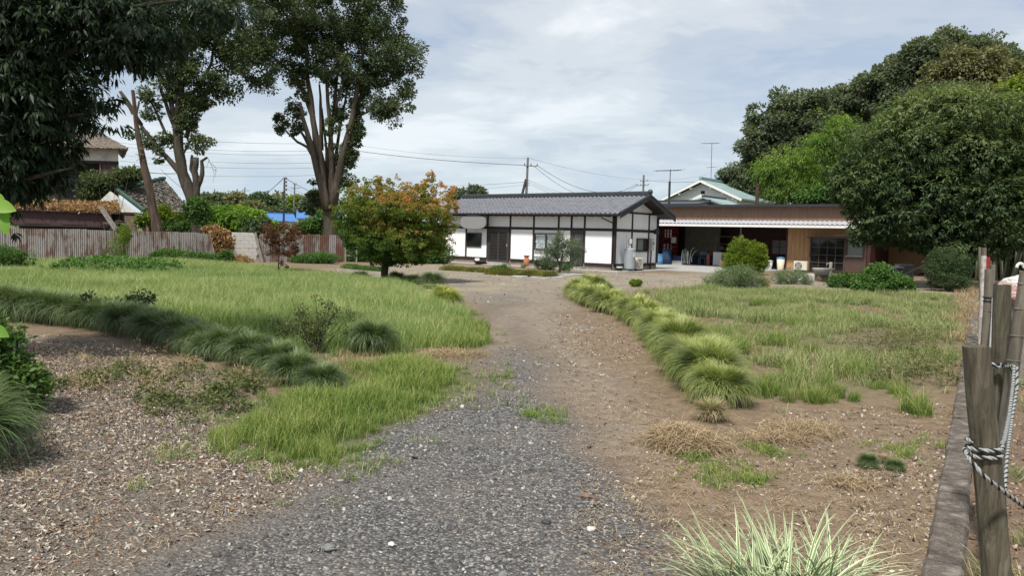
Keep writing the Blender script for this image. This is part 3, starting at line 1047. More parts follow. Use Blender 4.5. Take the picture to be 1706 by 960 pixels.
def ac_unit(label, loc, rz, w=0.76, h=0.56, d=0.28, grp=None):
    o = thing('air_conditioner_unit', label, 'air conditioner', loc, rz, grp)
    MB().box(-w / 2, w / 2, -d / 2, d / 2, 0.07, h + 0.07).build('casing', M['cream'], o, bevel=0.012)
    cx = -w * 0.13
    r = h * 0.40
    y = -d / 2 - 0.004
    f_ = MB()
    f_.prism([(cx + r * math.cos(k * PI / 12), 0.07 + h / 2 + r * math.sin(k * PI / 12)) for k in range(24)], 'y', y - 0.002, y + 0.003)
    f_.build('fan_opening', M['dark_metal'], o)
    g_ = MB()
    for rr in (r, r * 0.78, r * 0.56, r * 0.34):
        pts = [(cx + rr * math.cos(k * PI / 12), y - 0.02, 0.07 + h / 2 + rr * math.sin(k * PI / 12)) for k in range(25)]
        g_.tube(pts, 0.006, 4, cap=False)
    for k in range(8):
        an = k * PI / 4
        g_.tube([(cx, y - 0.02, 0.07 + h / 2), (cx + r * math.cos(an), y - 0.02, 0.07 + h / 2 + r * math.sin(an))], 0.006, 4)
    g_.build('fan_grille', M['grey_light'], o)
    b_ = MB()
    for k in range(4):
        an = k * PI / 2 + 0.4
        c0 = Vector((cx, y - 0.008, 0.07 + h / 2))
        u1 = Vector((math.cos(an), 0, math.sin(an)))
        u2 = Vector((math.cos(an + 0.6), 0, math.sin(an + 0.6)))
        b_.add([c0, c0 + u1 * r * 0.9, c0 + u2 * r * 0.85 + Vector((0, -0.006, 0))], [(0, 1, 2)])
    b_.build('fan_blade', M['grey_light'], o)
    for s in (-1, 1):
        MB().box(s * w * 0.36 - 0.04, s * w * 0.36 + 0.04, -d / 2 - 0.01, d / 2 + 0.01, 0.0, 0.068).build('foot', M['black'], o)
    return o


ac_unit('white outdoor air conditioner unit right of the grey water heater tank', hp(0.42, 1.62, 0.035), HR + rad(90), 0.62, 0.56, 0.28)
bk = thing('bucket', 'small black bucket left of the grey water heater tank at the house corner', 'bucket', hp(0.3, 0.12, 0.035))
MB().lathe([(0.11, 0), (0.13, 0.02), (0.15, 0.3), (0.165, 0.31), (0.14, 0.30), (0.12, 0.04)], n=14).build('bucket_body', M['black'], bk)
MB().lathe([(0.12, 0.14), (0.152, 0.15), (0.152, 0.22), (0.12, 0.23)], n=14).build('bucket_band', M['grey_light'], bk)

mb_ = thing('electric_meter_box', 'grey electric meter box mounted right of the gable window of the white house', 'meter box', hp(0.0, 3.62, 1.02), HR)
MB().box(0.005, 0.16, -0.12, 0.14, 0.0, 0.62).build('box', M['grey_light'], mb_, bevel=0.01)
MB().tube([(0.17, 0.0, 0.36), (0.2, 0.0, 0.36)], 0.07, 12).build('dial', M['frosted'], mb_)
MB().tube([(0.07, -0.02, 0.0), (0.07, -0.03, -0.3), (0.08, -0.08, -0.98)], 0.035, 7).build('conduit', M['black'], mb_)
wl_ = thing('wall_lamp', 'round dark lamp fixed near the right end of the gable beam', 'lamp', hp(0.05, 3.75, 1.98), HR)
MB().tube([(0, 0, 0), (0.14, 0, 0)], 0.03, 6).build('arm', M['dark_metal'], wl_)
MB().lathe([(0.05, -0.12), (0.14, -0.1), (0.15, 0.1), (0.06, 0.16), (0.02, 0.17)], (0.2, 0, 0), 10).build('lamp_body', M['dark_metal'], wl_)
MB().tube([(0.0, 0.6, 0.02), (0.2, 0.3, 0.0), (0.25, 0.1, 0.02)], 0.012, 5).build('cable', M['black'], wl_)

# plant pots by the house
def pot(label, loc, prof, mat):
    o = thing('plant_pot', label, 'plant pot', loc)
    MB().lathe(prof, n=18).build('pot_body', mat, o, smooth=True)
    return o


tp = pot('tall terracotta jar with a flared rim against the white house wall', hp(-4.72, -0.75, 0.035),
         [(0.10, 0), (0.14, 0.05), (0.19, 0.2), (0.205, 0.38), (0.17, 0.52), (0.13, 0.58), (0.15, 0.64), (0.19, 0.71), (0.20, 0.73), (0.17, 0.72), (0.12, 0.6)], M['terracotta'])
MB().lathe([(0.20, 0.70), (0.215, 0.715), (0.215, 0.745), (0.20, 0.755), (0.17, 0.75)], n=18).build('rim', M['terracotta'], tp)
wpot = pot('small white square pot by the left sliding door of the white house', hp(-8.2, -0.65, 0.035), [(0.10, 0), (0.11, 0.01), (0.13, 0.28), (0.11, 0.28)], M['white_paint'])
dpot = pot('low dark basin in front of the left sliding door', hp(-7.75, -0.95, 0.03), [(0.16, 0), (0.22, 0.03), (0.34, 0.13), (0.36, 0.17), (0.30, 0.15)], M['dark_metal'])
dp2 = pot('low dark pot lying near the far left corner of the white house', hp(-10.6, -0.6, 0.03), [(0.14, 0), (0.2, 0.02), (0.22, 0.14), (0.19, 0.16)], M['dark_metal'])

tp.scale = (.76, .76, .76)
# ------------------------------------------------------------------ the brown shed
SB = G(1400, 456)
shed = thing('brown_shed', 'long flat-roofed brown metal shed with open bays under a pale corrugated canopy', 'shed', SB, HR)


def ribbed(x0, x1, y, z0, z1, pitch_, depth, name, mat, parent, facing=-1, rib=0.012):
    """vertical sheet siding with recessed joints"""
    vs, fs = [], []
    x = x0
    prof_ = []
    while x < x1 - 1e-6:
        xe = min(x + pitch_, x1)
        prof_ += [(x, 0), (x + rib, 0), (x + rib * 1.4, -facing * -depth), (xe - rib * 0.4, -facing * -depth)]
        x = xe
    prof_.append((x1, 0))
    for a, b in prof_:
        vs += [(a, y + b, z0), (a, y + b, z1)]
    for i in range(len(prof_) - 1):
        fs.append((2 * i, 2 * i + 2, 2 * i + 3, 2 * i + 1))
    return MB().add(vs, fs).build(name, mat, parent)


XO, XW, XP, XR = -11.5, -2.93, 1.36, 8.2
# siding panels, one per sheet
x = XO
while x < 1.5:
    xe = min(x + 0.91, 1.5)
    ribbed(x, xe, 0.0, 2.62, 3.66, 0.152, -0.014, 'siding_panel', M['siding'], shed)
    x = xe
x = XW
while x < 1.30:
    xe = min(x + 0.91, 1.30)
    if xe < -1.6 or x > 1.2:
        ribbed(x, xe, 0.0, 0.1, 2.62, 0.215, -0.014, 'siding_panel', M['siding_low'], shed)
    else:
        ribbed(x, xe, 0.0, 1.9, 2.62, 0.215, -0.014, 'siding_panel', M['siding_low'], shed)
        if x < -1.66:
            ribbed(x, -1.66, 0.0, 0.1, 1.9, 0.215, -0.014, 'siding_panel', M['siding_low'], shed)
    x = xe
x = 1.46
while x < XR:
    xe = min(x + 0.91, XR)
    ribbed(x, xe, 4.0, 0.1, 3.5, 0.19, -0.014, 'siding_panel', M['siding_low'] if x < 4.6 else M['siding_dark'], shed)  # right-hand sheets darker: shade on the wing wall put into their colour
    x = xe
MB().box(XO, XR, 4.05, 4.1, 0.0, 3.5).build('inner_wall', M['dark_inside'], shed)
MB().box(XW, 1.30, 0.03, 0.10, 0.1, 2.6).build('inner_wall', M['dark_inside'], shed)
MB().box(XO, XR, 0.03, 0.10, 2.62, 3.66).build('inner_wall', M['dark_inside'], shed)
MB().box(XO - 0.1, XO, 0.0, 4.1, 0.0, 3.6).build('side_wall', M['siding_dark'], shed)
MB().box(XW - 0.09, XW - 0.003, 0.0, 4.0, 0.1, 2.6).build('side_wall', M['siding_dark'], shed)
MB().box(1.30, 1.46, -0.02, 4.0, 0.0, 2.9).build('corner_post', M['siding_dark'], shed)
MB().box(XW, 1.3, -0.01, 0.1, 0.0, 0.1).build('plinth', M['concrete'], shed)
# flat roof with a dark edge
rf = MB().prism([(-0.35, 3.66), (9.0, 3.95), (9.0, 4.03), (-0.35, 3.74)], 'x', XO - 0.35, XR + 0.5).build('roof', M['dark_metal'], shed)
MB().box(XO - 0.37, XR + 0.52, -0.42, -0.352, 3.62, 3.76).build('roof_edge', M['dark_metal'], rf)
# canopy
cv, cf = [], []
xs = np.arange(XO + 0.1, 1.5, 0.03)
for i, xx in enumerate(xs):
    wv = 0.028 * math.sin(2 * PI * xx / 0.255)
    cv += [(xx, -1.28, 2.62 + wv), (xx, -0.02, 2.84 + wv)]
for i in range(len(xs) - 1):
    cf.append((2 * i, 2 * i + 2, 2 * i + 3, 2 * i + 1))
cn = MB().add(cv, cf).build('canopy', M['canopy'], shed)
MB().box(XO + 0.05, 1.5, -1.25, -1.19, 2.44, 2.585).build('canopy_fascia', M['white_paint'], cn)
for k in range(15):
    MB().beam((XO + 0.3 + k * 0.87, -1.18, 2.52), (XO + 0.3 + k * 0.87, 0.0, 2.74), 0.04, 0.06).build('canopy_rafter', M['old_wood'], cn)
for xx, m_ in ((XO + 0.15, 'timber'), (-5.67, 'grey_wood')):
    MB().box(xx - 0.035, xx + 0.035, -0.1, -0.03, 0.0, 2.62).build('bay_post', M[m_], shed)
MB().box(XO, XW, -0.02, 0.10, 2.44, 2.62).build('lintel', M['timber'], shed)
# roller shutter: slats
st = thing_parent = None
sh_o = MB().box(-10.98, -10.9, 3.3, 3.42, 0, 2.55).box(-8.42, -8.34, 3.3, 3.42, 0, 2.55).build('shutter_frame', M['timber'], shed)
vs, fs = [], []
nsl = 26
for k in range(nsl + 1):
    z = 0.55 + k * 1.95 / nsl
    vs += [(-10.9, 3.36, z), (-8.42, 3.36, z), (-10.9, 3.33, z + 0.03), (-8.42, 3.33, z + 0.03)]
for k in range(nsl):
    b = k * 4
    fs += [(b, b + 1, b + 3, b + 2), (b + 2, b + 3, b + 5, b + 4)]
sl = MB().add(vs, fs).build('shutter_slat', M['shutter'], sh_o)
sl['kind'] = 'stuff'
x = XO
while x < XW:
    xe = min(x + 0.91, XW)
    if not (-10.95 < x < -9.2):
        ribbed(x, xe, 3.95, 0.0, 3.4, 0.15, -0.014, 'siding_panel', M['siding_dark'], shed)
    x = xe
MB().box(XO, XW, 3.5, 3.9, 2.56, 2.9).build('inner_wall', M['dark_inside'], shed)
# inner windows at the back of the right bay
def win_y(x0, x1, y, z0, z1, parent, fm, gm, nx=2, nz=1):
    f_ = MB()
    f_.box(x0, x0 + 0.05, y - 0.04, y, z0, z1)
    f_.box(x1 - 0.05, x1, y - 0.04, y, z0, z1)
    f_.box(x0 + 0.05, x1 - 0.05, y - 0.04, y, z0, z0 + 0.05)
    f_.box(x0 + 0.05, x1 - 0.05, y - 0.04, y, z1 - 0.05, z1)
    w_o = f_.build('window', fm, parent)
    for i in range(1, nx):
        xx = x0 + (x1 - x0) * i / nx
        MB().box(xx - 0.02, xx + 0.02, y - 0.035, y - 0.002, z0 + 0.05, z1 - 0.05).build('window_bar', fm, w_o)
    for j in range(1, nz):
        z = z0 + (z1 - z0) * j / nz
        MB().box(x0 + 0.05, x1 - 0.05, y - 0.033, y - 0.003, z - 0.015, z + 0.015).build('window_bar', fm, w_o)
    MB().box(x0 + 0.05, x1 - 0.05, y - 0.012, y - 0.008, z0 + 0.05, z1 - 0.05).build('pane', gm, w_o)
    return w_o


win_y(-5.25, -4.25, 3.9, 0.85, 1.78, shed, M['red_paint'], M['frosted'], 2, 2)
win_y(2.15, 2.75, 3.96, 1.55, 2.45, shed, M['dark_metal'], M['frosted'], 2)
win_y(3.5, 5.6, 3.96, 1.0, 1.95, shed, M['dark_metal'], M['frosted'], 4)
# glazed entrance: gridded screen and door
en = MB().box(-1.66, -1.58, -0.16, 0.0, 0.08, 1.9).box(0.16, 0.24, -0.16, 0.0, 0.08, 1.9).box(1.2, 1.29, -0.16, 0.0, 0.08, 1.9).build('door_frame', M['brown_alu'], shed)
MB().box(-1.74, 1.36, -0.5, 0.02, 1.9, 1.96).build('door_hood', M['brown_alu'], en)
g_ = MB()
for i in range(1, 4):
    xx = -1.58 + 1.74 * i / 4
    g_.box(xx - 0.018, xx + 0.018, -0.14, -0.11, 0.14, 1.84)
for j in range(0, 5):
    z = 0.14 + 1.68 * j / 4
    g_.box(-1.58, 0.16, -0.143, -0.113, z - 0.018, z + 0.018)
g_.build('window_grid', M['brown_alu'], en)
MB().box(-1.58, 0.16, -0.09, -0.08, 0.1, 1.88).build('pane', M['glass'], en)
MB().box(-1.58, 0.16, -0.03, -0.01, 0.1, 1.88).build('screen_backing', M['dark_inside'], en)
dd = MB().box(0.24, 0.34, -0.12, -0.06, 0.1, 1.87).box(1.1, 1.2, -0.12, -0.06, 0.1, 1.87).box(0.34, 1.1, -0.12, -0.06, 0.1, 0.98).box(0.34, 1.1, -0.12, -0.06, 1.78, 1.87).build('door', M['brown_alu'], shed)
MB().box(0.34, 1.1, -0.095, -0.085, 0.98, 1.78).build('pane', M['frosted'], dd)
MB().box(0.33, 1.11, -0.13, -0.12, 0.95, 0.985).build('door_rail', M['grey_light'], dd)
MB().tube([(0.29, -0.12, 0.98), (0.29, -0.17, 0.98), (0.29, -0.17, 0.92)], 0.02, 6).build('door_handle', M['white_paint'], dd)
MB().tube([(-0.4, -0.05, 2.08), (0.5, -0.05, 2.08)], 0.025, 6).build('strip_light', M['white_paint'], shed)

slab = MB().add([(XO - 0.2, 4.0, 0.045), (XW, 4.0, 0.045), (XW, -1.0, 0.045), (-3.6, -8.1, 0.045), (-6.9, -8.0, 0.045), (XO + 0.6, -3.2, 0.045), (XO - 0.2, -2, 0.045)] +
                [(XO - 0.2, 4.0, -0.05), (XW, 4.0, -0.05), (XW, -1.0, -0.05), (-3.6, -8.1, -0.05), (-6.9, -8.0, -0.05), (XO + 0.6, -3.2, -0.05), (XO - 0.2, -2, -0.05)],
                [(0, 6, 5, 4, 3, 2, 1)] + [(i, (i + 1) % 7, 7 + (i + 1) % 7, 7 + i) for i in range(7)]).build('concrete_slab', M['concrete'])
slab.location = SB
slab.rotation_euler = (0, 0, HR)
slab['kind'] = 'structure'


def sp(x, y, z=0.0):
    return SB + hx * x + hy * y + Vector((0, 0, z))


# things in and before the open bays
def barrel(label, loc, r, h, mat, lid=None):
    o = thing('plastic_barrel', label, 'barrel', loc)
    MB().lathe([(r * 0.9, 0), (r, 0.03), (r, h * 0.3), (r * 1.03, h * 0.33), (r, h * 0.36), (r, h * 0.9), (r * 0.94, h), (0.02, h + 0.01)], n=18).build('barrel_body', mat, o, smooth=True)
    MB().lathe([(r * 0.9, h - 0.03), (r * 1.06, h - 0.02), (r * 1.06, h + 0.02), (r * 0.9, h + 0.03)], n=18).build('rim', lid or mat, o)
    return o


barrel('light blue plastic barrel at the left end of the open bay', sp(-10.55, -0.9, 0.045), 0.27, 0.62, M['blue_plastic'])
barrel('dark blue tub stacked behind the light blue barrel', sp(-10.5, 0.1, 0.045), 0.3, 0.95, M['navy'])
lt = thing('red_lattice_rack', 'red lattice rack hung with pale sheets at the left end of the open bay', 'rack', sp(-11.0, 1.4, 0.045), HR)
for k in range(6):
    MB().box(-0.5 + k * 0.2, -0.47 + k * 0.2, 0, 0.03, 0, 2.35).build('upright', M['red_paint'], lt)
for k in range(9):
    MB().box(-0.5, 0.53, -0.02, -0.002, 0.35 + k * 0.24, 0.39 + k * 0.24).build('crossbar', M['red_paint'], lt)
for k in range(3):
    MB().box(-0.42 + k * 0.2, -0.36 + k * 0.2 + 0.04, 0.04, 0.06, 1.7, 2.2).build('pale_slat', M['white_paint'], lt)
MB().box(0.12, 0.46, -0.08, -0.03, 1.35, 1.72).build('pale_board', M['grey_light'], lt)
for k in range(3):
    MB().box(-0.45 + k * 0.25, -0.36 + k * 0.25, 0.04, 0.06, 0.7, 1.25).build('pale_slat', M['white_paint'], lt)
bx = thing('storage_box', 'dark blue crate on the floor behind the white hose in the open bay', 'box', sp(-9.9, 0.5, 0.045), HR)
MB().box(-0.35, 0.35, -0.2, 0.2, 0, 0.25).build('box_body', M['grey_light'], bx)
MB().box(-0.3, 0.3, -0.18, 0.18, 0.252, 0.55).build('box_top', M['navy'], bx)
ho = thing('hand_cart', 'pale framed folded cart with looped handles in the open bay', 'cart', sp(-9.0, -0.2, 0.045), HR)
MB().tube([(-0.35, 0, 0.05), (-0.3, 0, 0.9), (-0.1, 0, 1.0), (0.05, 0, 0.85), (0.1, 0, 0.1)], 0.02, 6).build('frame', M['dull_metal'], ho)
MB().tube([(0.15, 0.1, 0.05), (0.2, 0.1, 0.8), (0.35, 0.1, 1.1), (0.5, 0.05, 1.05)], 0.02, 6).build('handle', M['dull_metal'], ho)
for k in range(4):
    MB().tube([(-0.25 + k * 0.1, 0.02, 0.1), (-0.2 + k * 0.1, 0.02, 0.9)], 0.015, 5).build('bar', M['dull_metal'], ho)
MB().tube([(0.3, 0.1, 0.2), (0.28, 0.1, 0.5), (0.42, 0.08, 0.8), (0.62, 0.1, 0.95)], 0.015, 5).build('hose', M['dull_metal'], ho)


def chair(label, loc, rz, mat, seat_mat):
    o = thing('chair', label, 'chair', loc, rz)
    for sx in (-1, 1):
        for sy in (-1, 1):
            MB().tube([(sx * 0.2, sy * 0.2, 0), (sx * 0.19, sy * 0.19, 0.45 if sy < 0 else 0.85)], 0.014, 6).build('leg', mat, o)
    MB().box(-0.21, 0.21, -0.21, 0.21, 0.43, 0.47).build('seat', seat_mat, o)
    MB().box(-0.19, 0.19, 0.18, 0.21, 0.64, 0.84).build('backrest', seat_mat, o)
    return o


chair('small metal chair with blue backrest in front of the roller shutter', sp(-9.1, 2.3, 0.045), HR + 0.2, M['grey_light'], M['blue_plastic'])
tr = thing('blue_tarp_pile', 'dark blue sheet over a low pile before the roller shutter', 'tarpaulin', sp(-9.0, 3.0, 0.045), HR)
MB().prism([(-1.9, 0.0), (1.2, 0.0), (1.1, 0.55), (0.3, 0.62), (-0.4, 0.5), (-1.3, 0.58), (-1.8, 0.4)], 'y', -0.25, 0.2).build('sheet', M['navy'], tr)
cb = thing('white_cabinet', 'white metal cabinet standing in the open bay left of the golden shrubs', 'cabinet', sp(-7.45, 1.0, 0.045), HR)
MB().box(-0.27, 0.27, -0.22, 0.22, 0.03, 0.88).build('body', M['grey_light'], cb, bevel=0.01)
MB().box(-0.25, 0.25, -0.24, -0.222, 0.06, 0.85).build('door', M['grey_light'], cb)
rk = thing('wire_rack', 'open metal wire rack behind the white cabinet', 'rack', sp(-7.6, 2.2, 0.045), HR)
for sx in (-0.55, 0.55):
    for sy in (-0.2, 0.2):
        MB().box(sx - 0.02, sx + 0.02, sy - 0.02, sy + 0.02, 0, 1.85).build('upright', M['grey_wood'], rk)
for z in (0.5, 1.0, 1.35, 1.83):
    MB().box(-0.53, 0.53, -0.19, 0.19, z, z + 0.025).build('shelf', M['grey_wood'], rk)
MB().box(-0.35, -0.05, -0.1, 0.12, 1.03, 1.22).build('carton', M['old_wood'], rk)
hx_ = thing('fire_extinguisher', 'short orange-red canister standing beside the white cabinet', 'canister', sp(-8.25, 1.3, 0.045))
MB().lathe([(0.09, 0), (0.1, 0.02), (0.1, 0.6), (0.06, 0.7), (0.03, 0.78)], n=12).build('cylinder', M['orange_plastic'], hx_)
MB().tube([(0, 0, 0.76), (0, 0, 0.85), (0.08, 0, 0.8)], 0.015, 6).build('nozzle', M['black'], hx_)
cbk = thing('concrete_block', 'pale concrete block on the slab beside the golden shrubs', 'block', sp(-6.4, -0.7, 0.05), HR + 0.3)
MB().box(-0.2, 0.2, -0.1, 0.1, 0, 0.38).build('block_body', M['stone_brown'], cbk, bevel=0.01)
# bins by the wall
for lab, px, h, r, ml, mb in (('white plastic bin standing nearest the golden shrubs at the bay opening', -3.75, 0.55, 0.21, 'grey_light', 'grey_light'),
                             ('cream bin with a blue lid against the end of the tan wall', -3.2, 0.74, 0.22, 'blue_plastic', 'cream')):
    o = thing('waste_bin', lab, 'bin', sp(px, -0.55 if px < -3.5 else -0.2, 0.03))
    MB().lathe([(r * 0.75, 0), (r * 0.78, 0.02), (r, h - 0.1), (r * 0.95, h - 0.1)], n=16).build('bin_body', M[mb], o, smooth=True)
    MB().lathe([(r * 1.02, h - 0.1), (r * 1.08, h - 0.08), (r * 1.08, h - 0.03), (r * 0.6, h), (0.02, h + 0.02)], n=16).build('lid', M[ml], o)
bn = thing('low_bench', 'low plank bench behind the white bin', 'bench', sp(-4.6, 0.1, 0.03), HR)
MB().box(-0.9, 0.6, -0.15, 0.15, 0.3, 0.34).build('seat', M['old_wood'], bn)
for sx in (-0.8, 0.5):
    MB().box(sx - 0.03, sx + 0.03, -0.13, 0.13, 0, 0.3).build('leg', M['old_wood'], bn)
ac_unit('cream outdoor air conditioner unit against the tan siding left of the gridded screen', sp(-1.98, -0.45, 0.03), HR, 0.72, 0.5, 0.26)
# stone sink and tap post
bas = thing('stone_basin', 'round pale concrete wash basin on a stone block before the gridded screen', 'basin', G(1371, 468))
MB().box(-0.3, 0.3, -0.2, 0.2, 0.0, 0.24).build('plinth', M['stone_brown'], bas, bevel=0.02)
MB().lathe([(0.28, 0.24), (0.36, 0.27), (0.42, 0.42), (0.46, 0.50), (0.46, 0.54), (0.40, 0.54), (0.34, 0.40), (0.05, 0.36)], n=20).build('bowl', M['concrete'], bas, smooth=True)
tpz = thing('tap_post', 'cream standing tap post just right of the concrete basin', 'tap', G(1382.5, 469))
MB().box(-0.05, 0.05, -0.05, 0.05, 0, 0.82).build('post', M['cream'], tpz, bevel=0.008)
MB().tube([(-0.04, -0.03, 0.76), (-0.18, -0.06, 0.77), (-0.2, -0.07, 0.70)], 0.018, 6).build('spout', M['grey_light'], tpz)
plp = thing('planter_box', 'low white planter half hidden by pale flower stems left of the basin', 'planter', G(1335, 468))
MB().box(-0.5, 0.5, -0.15, 0.15, 0, 0.3).build('box', M['grey_light'], plp, bevel=0.01)
# junk before the dark wing
jt = thing('work_table', 'low grey table before the dark end of the shed', 'table', G(1478, 470) + Vector((0, 0, 0)), 0.1)
MB().box(-0.7, 0.55, -0.3, 0.3, 0.62, 0.68).build('tabletop', M['grey_light'], jt)
for sx in (-0.6, 0.45):
    for sy in (-0.25, 0.25):
        MB().box(sx - 0.03, sx + 0.03, sy - 0.03, sy + 0.03, 0, 0.62).build('leg', M['old_wood'], jt)
for k, (pxx, nm) in enumerate(((1497, 'left of the two pale rolls on the table end before the dark wing'), (1507, 'right of the two pale rolls on the table end before the dark wing'))):
    o = thing('cardboard_roll', nm, 'roll', P(pxx, 447, G(1500, 470).y))
    MB().tube([(-0.11, 0, 0), (0.11, 0, 0)], 0.10, 10).build('roll', M['sack'], o)
jb = thing('storage_bin', 'grey metal bin under the pale rolls before the dark wing', 'bin', G(1504, 470))
MB().box(-0.3, 0.35, -0.25, 0.25, 0, 0.78).build('bin_body', M['stone'], jb, bevel=0.02)
for a, b, lab in (((1480, 482, 27.5), (1553, 443, 31), 'dark pole slanting from the ground up to the right before the conical bush'),
                  ((1508, 457, 31), (1552, 436, 34), 'thin pale pole leaning right above the grey bin')):
    o = thing('leaning_pole', lab, 'pole', P(*a))
    MB().tube([P(*a), P(*b)], 0.035, 6).build('rod', M['old_wood'] if a[0] == 1480 else M['grey_wood'], o, world=True)


# ------------------------------------------------------------------ foliage builders
def unit(a):
    return a / (np.linalg.norm(a, axis=-1, keepdims=True) + 1e-9)


def leaf_arrays(base, d, nrm, L, W, bend=0.12):
    """one folded leaf (quad) per row; returns V, F"""
    n = len(base)
    d = unit(d)
    s = unit(np.cross(d, nrm))
    m = unit(np.cross(s, d))
    L = np.asarray(L).reshape(-1, 1)
    W = np.asarray(W).reshape(-1, 1)
    mid = base + d * L * 0.45
    V = np.stack([base, mid + s * W / 2 + m * L * bend, base + d * L, mid - s * W / 2 + m * L * bend], 1).reshape(-1, 3)
    F = np.arange(4 * n).reshape(n, 4)
    return V, F


def leaf_cloud(blobs, n, L, W, clump, rng, droop=0.15, shell=0.55, vbias=None, flat=0.75, per_clump=70, whorl=False):
    """blobs: list of (centre, (rx, ry, rz), weight). Leaves sit in clumps spread over each blob."""
    cs = np.array([b[0] for b in blobs], float)
    rs = np.array([b[1] for b in blobs], float)
    w = np.array([b[2] * (b[1][0] * b[1][2] + 0.6 * b[1][0] * b[1][1]) for b in blobs])
    w = w / w.sum()
    nc = max(4, n // per_clump)
    bi = rng.choice(len(blobs), nc, p=w)
    u = unit(rng.normal(size=(nc, 3)))
    r = shell + (1 - shell) * rng.random((nc, 1)) ** 0.6
    fa = unit(rng.normal(size=(3, 3)))
    ph = rng.uniform(0, 2 * PI, (3, len(blobs)))
    lob = sum(np.sin((4.5, 7.0, 10.0)[k] * (u @ fa[k]) + ph[k][bi]) for k in range(3))
    cc = cs[bi] + u * r * (1 + 0.10 * lob[:, None]) * rs[bi]
    cr = clump * rng.uniform(0.55, 1.35, (nc, 1))
    cv = rng.uniform(-0.16, 0.16, nc) + 0.22 * u[:, 2] * r[:, 0]  # upper clumps lighter, lower ones darker: crown shading put into leaf colour
    ci = rng.integers(0, nc, n)
    q = unit(rng.normal(size=(n, 3)) + u[ci] * 0.5)
    rad_ = rng.random((n, 1)) ** 0.45
    sc = np.array([1, 1, flat])
    base = cc[ci] + q * rad_ * cr[ci] * sc
    d = unit(q * 0.7 + rng.normal(size=(n, 3)) * 0.55 + u[ci] * 0.35 - np.array([0, 0, droop * 2]))
    if whorl:
        q = unit(rng.normal(size=(n, 3)) + u[ci] * 0.8)
        base = cc[ci] + q * rng.random((n, 1)) * cr[ci]
        d = unit(q * 0.9 + rng.normal(size=(n, 3)) * 0.2 + u[ci] * 0.3 - np.array([0, 0, droop * 2]))
        nrm = unit(rng.normal(size=(n, 3)) * 0.3 + np.array([0, 0, 0.9]) + u[ci] * 0.6)
    else:
        nrm = unit(rng.normal(size=(n, 3)) * 0.38 + np.array([0, 0, 0.35]) + q * 0.75 + u[ci] * 0.35)
    Ls = L * rng.uniform(0.65, 1.25, n)
    V, F = leaf_arrays(base, d, nrm, Ls, W * Ls / L)
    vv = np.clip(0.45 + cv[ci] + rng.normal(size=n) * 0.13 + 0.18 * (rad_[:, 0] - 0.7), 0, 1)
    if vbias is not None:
        vv = np.clip(vv + vbias(base), 0, 1)
    return V, F, np.repeat(vv, 4)


def pblob(px, py, rx, ry, Y, ry_m=None, w=1.0):
    """a crown lobe given by where it shows, at distance Y"""
    c = P(px, py, Y)
    k = Y / FPX
    d = ry_m if ry_m else max(rx, ry) * k * 0.9
    return (tuple(c), (rx * k, d, ry * k), w)


def limbs(mb, pts, Y, r0, r1, n=8, wob=0.08):
    """pts: photo pixels or (px, py, dY); tapered branch"""
    ps = [P(p[0], p[1], Y + (p[2] if len(p) > 2 else 0)) for p in pts]
    # refine with slight wander
    out = [ps[0]]
    for a, b in zip(ps[:-1], ps[1:]):
        m = (a + b) / 2 + Vector((random.uniform(-1, 1), random.uniform(-1, 1), random.uniform(-1, 1))) * (b - a).length * 0.03
        out += [m, b]
    k = len(out) - 1
    rs = [r0 + (r1 - r0) * (i / k) for i in range(k + 1)]
    mb.tube(out, rs, n, wob=wob)


def tree(name, label, cat, base, branches, bark, crown_args, leafmat, group=None, part='crown', bp='trunk'):
    """branches: list of (pts, Y, r0, r1); crown_args: list of dicts for leaf_cloud"""
    o = thing(name, label, cat, base, 0, group)
    mb = MB()
    pts, Y, r0, r1 = branches[0]
    limbs(mb, pts, Y, r0, r1, 10)
    mb.build(bp, M[bark], o, world=True, smooth=True)
    for pts, Y, r0, r1 in branches[1:]:
        mb = MB()
        limbs(mb, pts, Y, r0, r1, 7)
        mb.build('limb', M[bark], o, world=True, smooth=True)
    for a in crown_args:
        a = dict(a)
        mt = a.pop('mat', leafmat)
        nm = a.pop('name', part)
        V, F, v = leaf_cloud(rng=RNG, **a)
        np_obj(nm, V, F, M[mt], o, world=True, v=v)
    return o


# ---- near evergreen oak hanging in from the left
T1Y = 8.5
b1 = [pblob(40, 40, 150, 90, T1Y, 1.1), pblob(170, 40, 120, 80, T1Y + .3, 1.0), pblob(250, 50, 48, 55, T1Y + .4, 0.6, .6), pblob(40, 150, 120, 80, T1Y, 1.0),
      pblob(88, 172, 52, 58, T1Y, 0.8), pblob(30, 250, 80, 70, T1Y, 0.9), pblob(76, 235, 40, 54, T1Y, 0.6, 1.1), pblob(30, 305, 58, 26, T1Y, 0.6, 1.1), pblob(84, 278, 24, 20, T1Y, 0.3, 1.1),
      pblob(205, 84, 40, 24, T1Y, 0.4, .7), pblob(-80, 180, 150, 200, T1Y, 1.2, 0.7), pblob(350, 15, 70, 30, T1Y + 1, 0.6, 0.6),
      pblob(278, 95, 16, 36, T1Y + .5, 0.3, 0.5), pblob(30, -60, 260, 70, T1Y, 1.6, 0.5)]
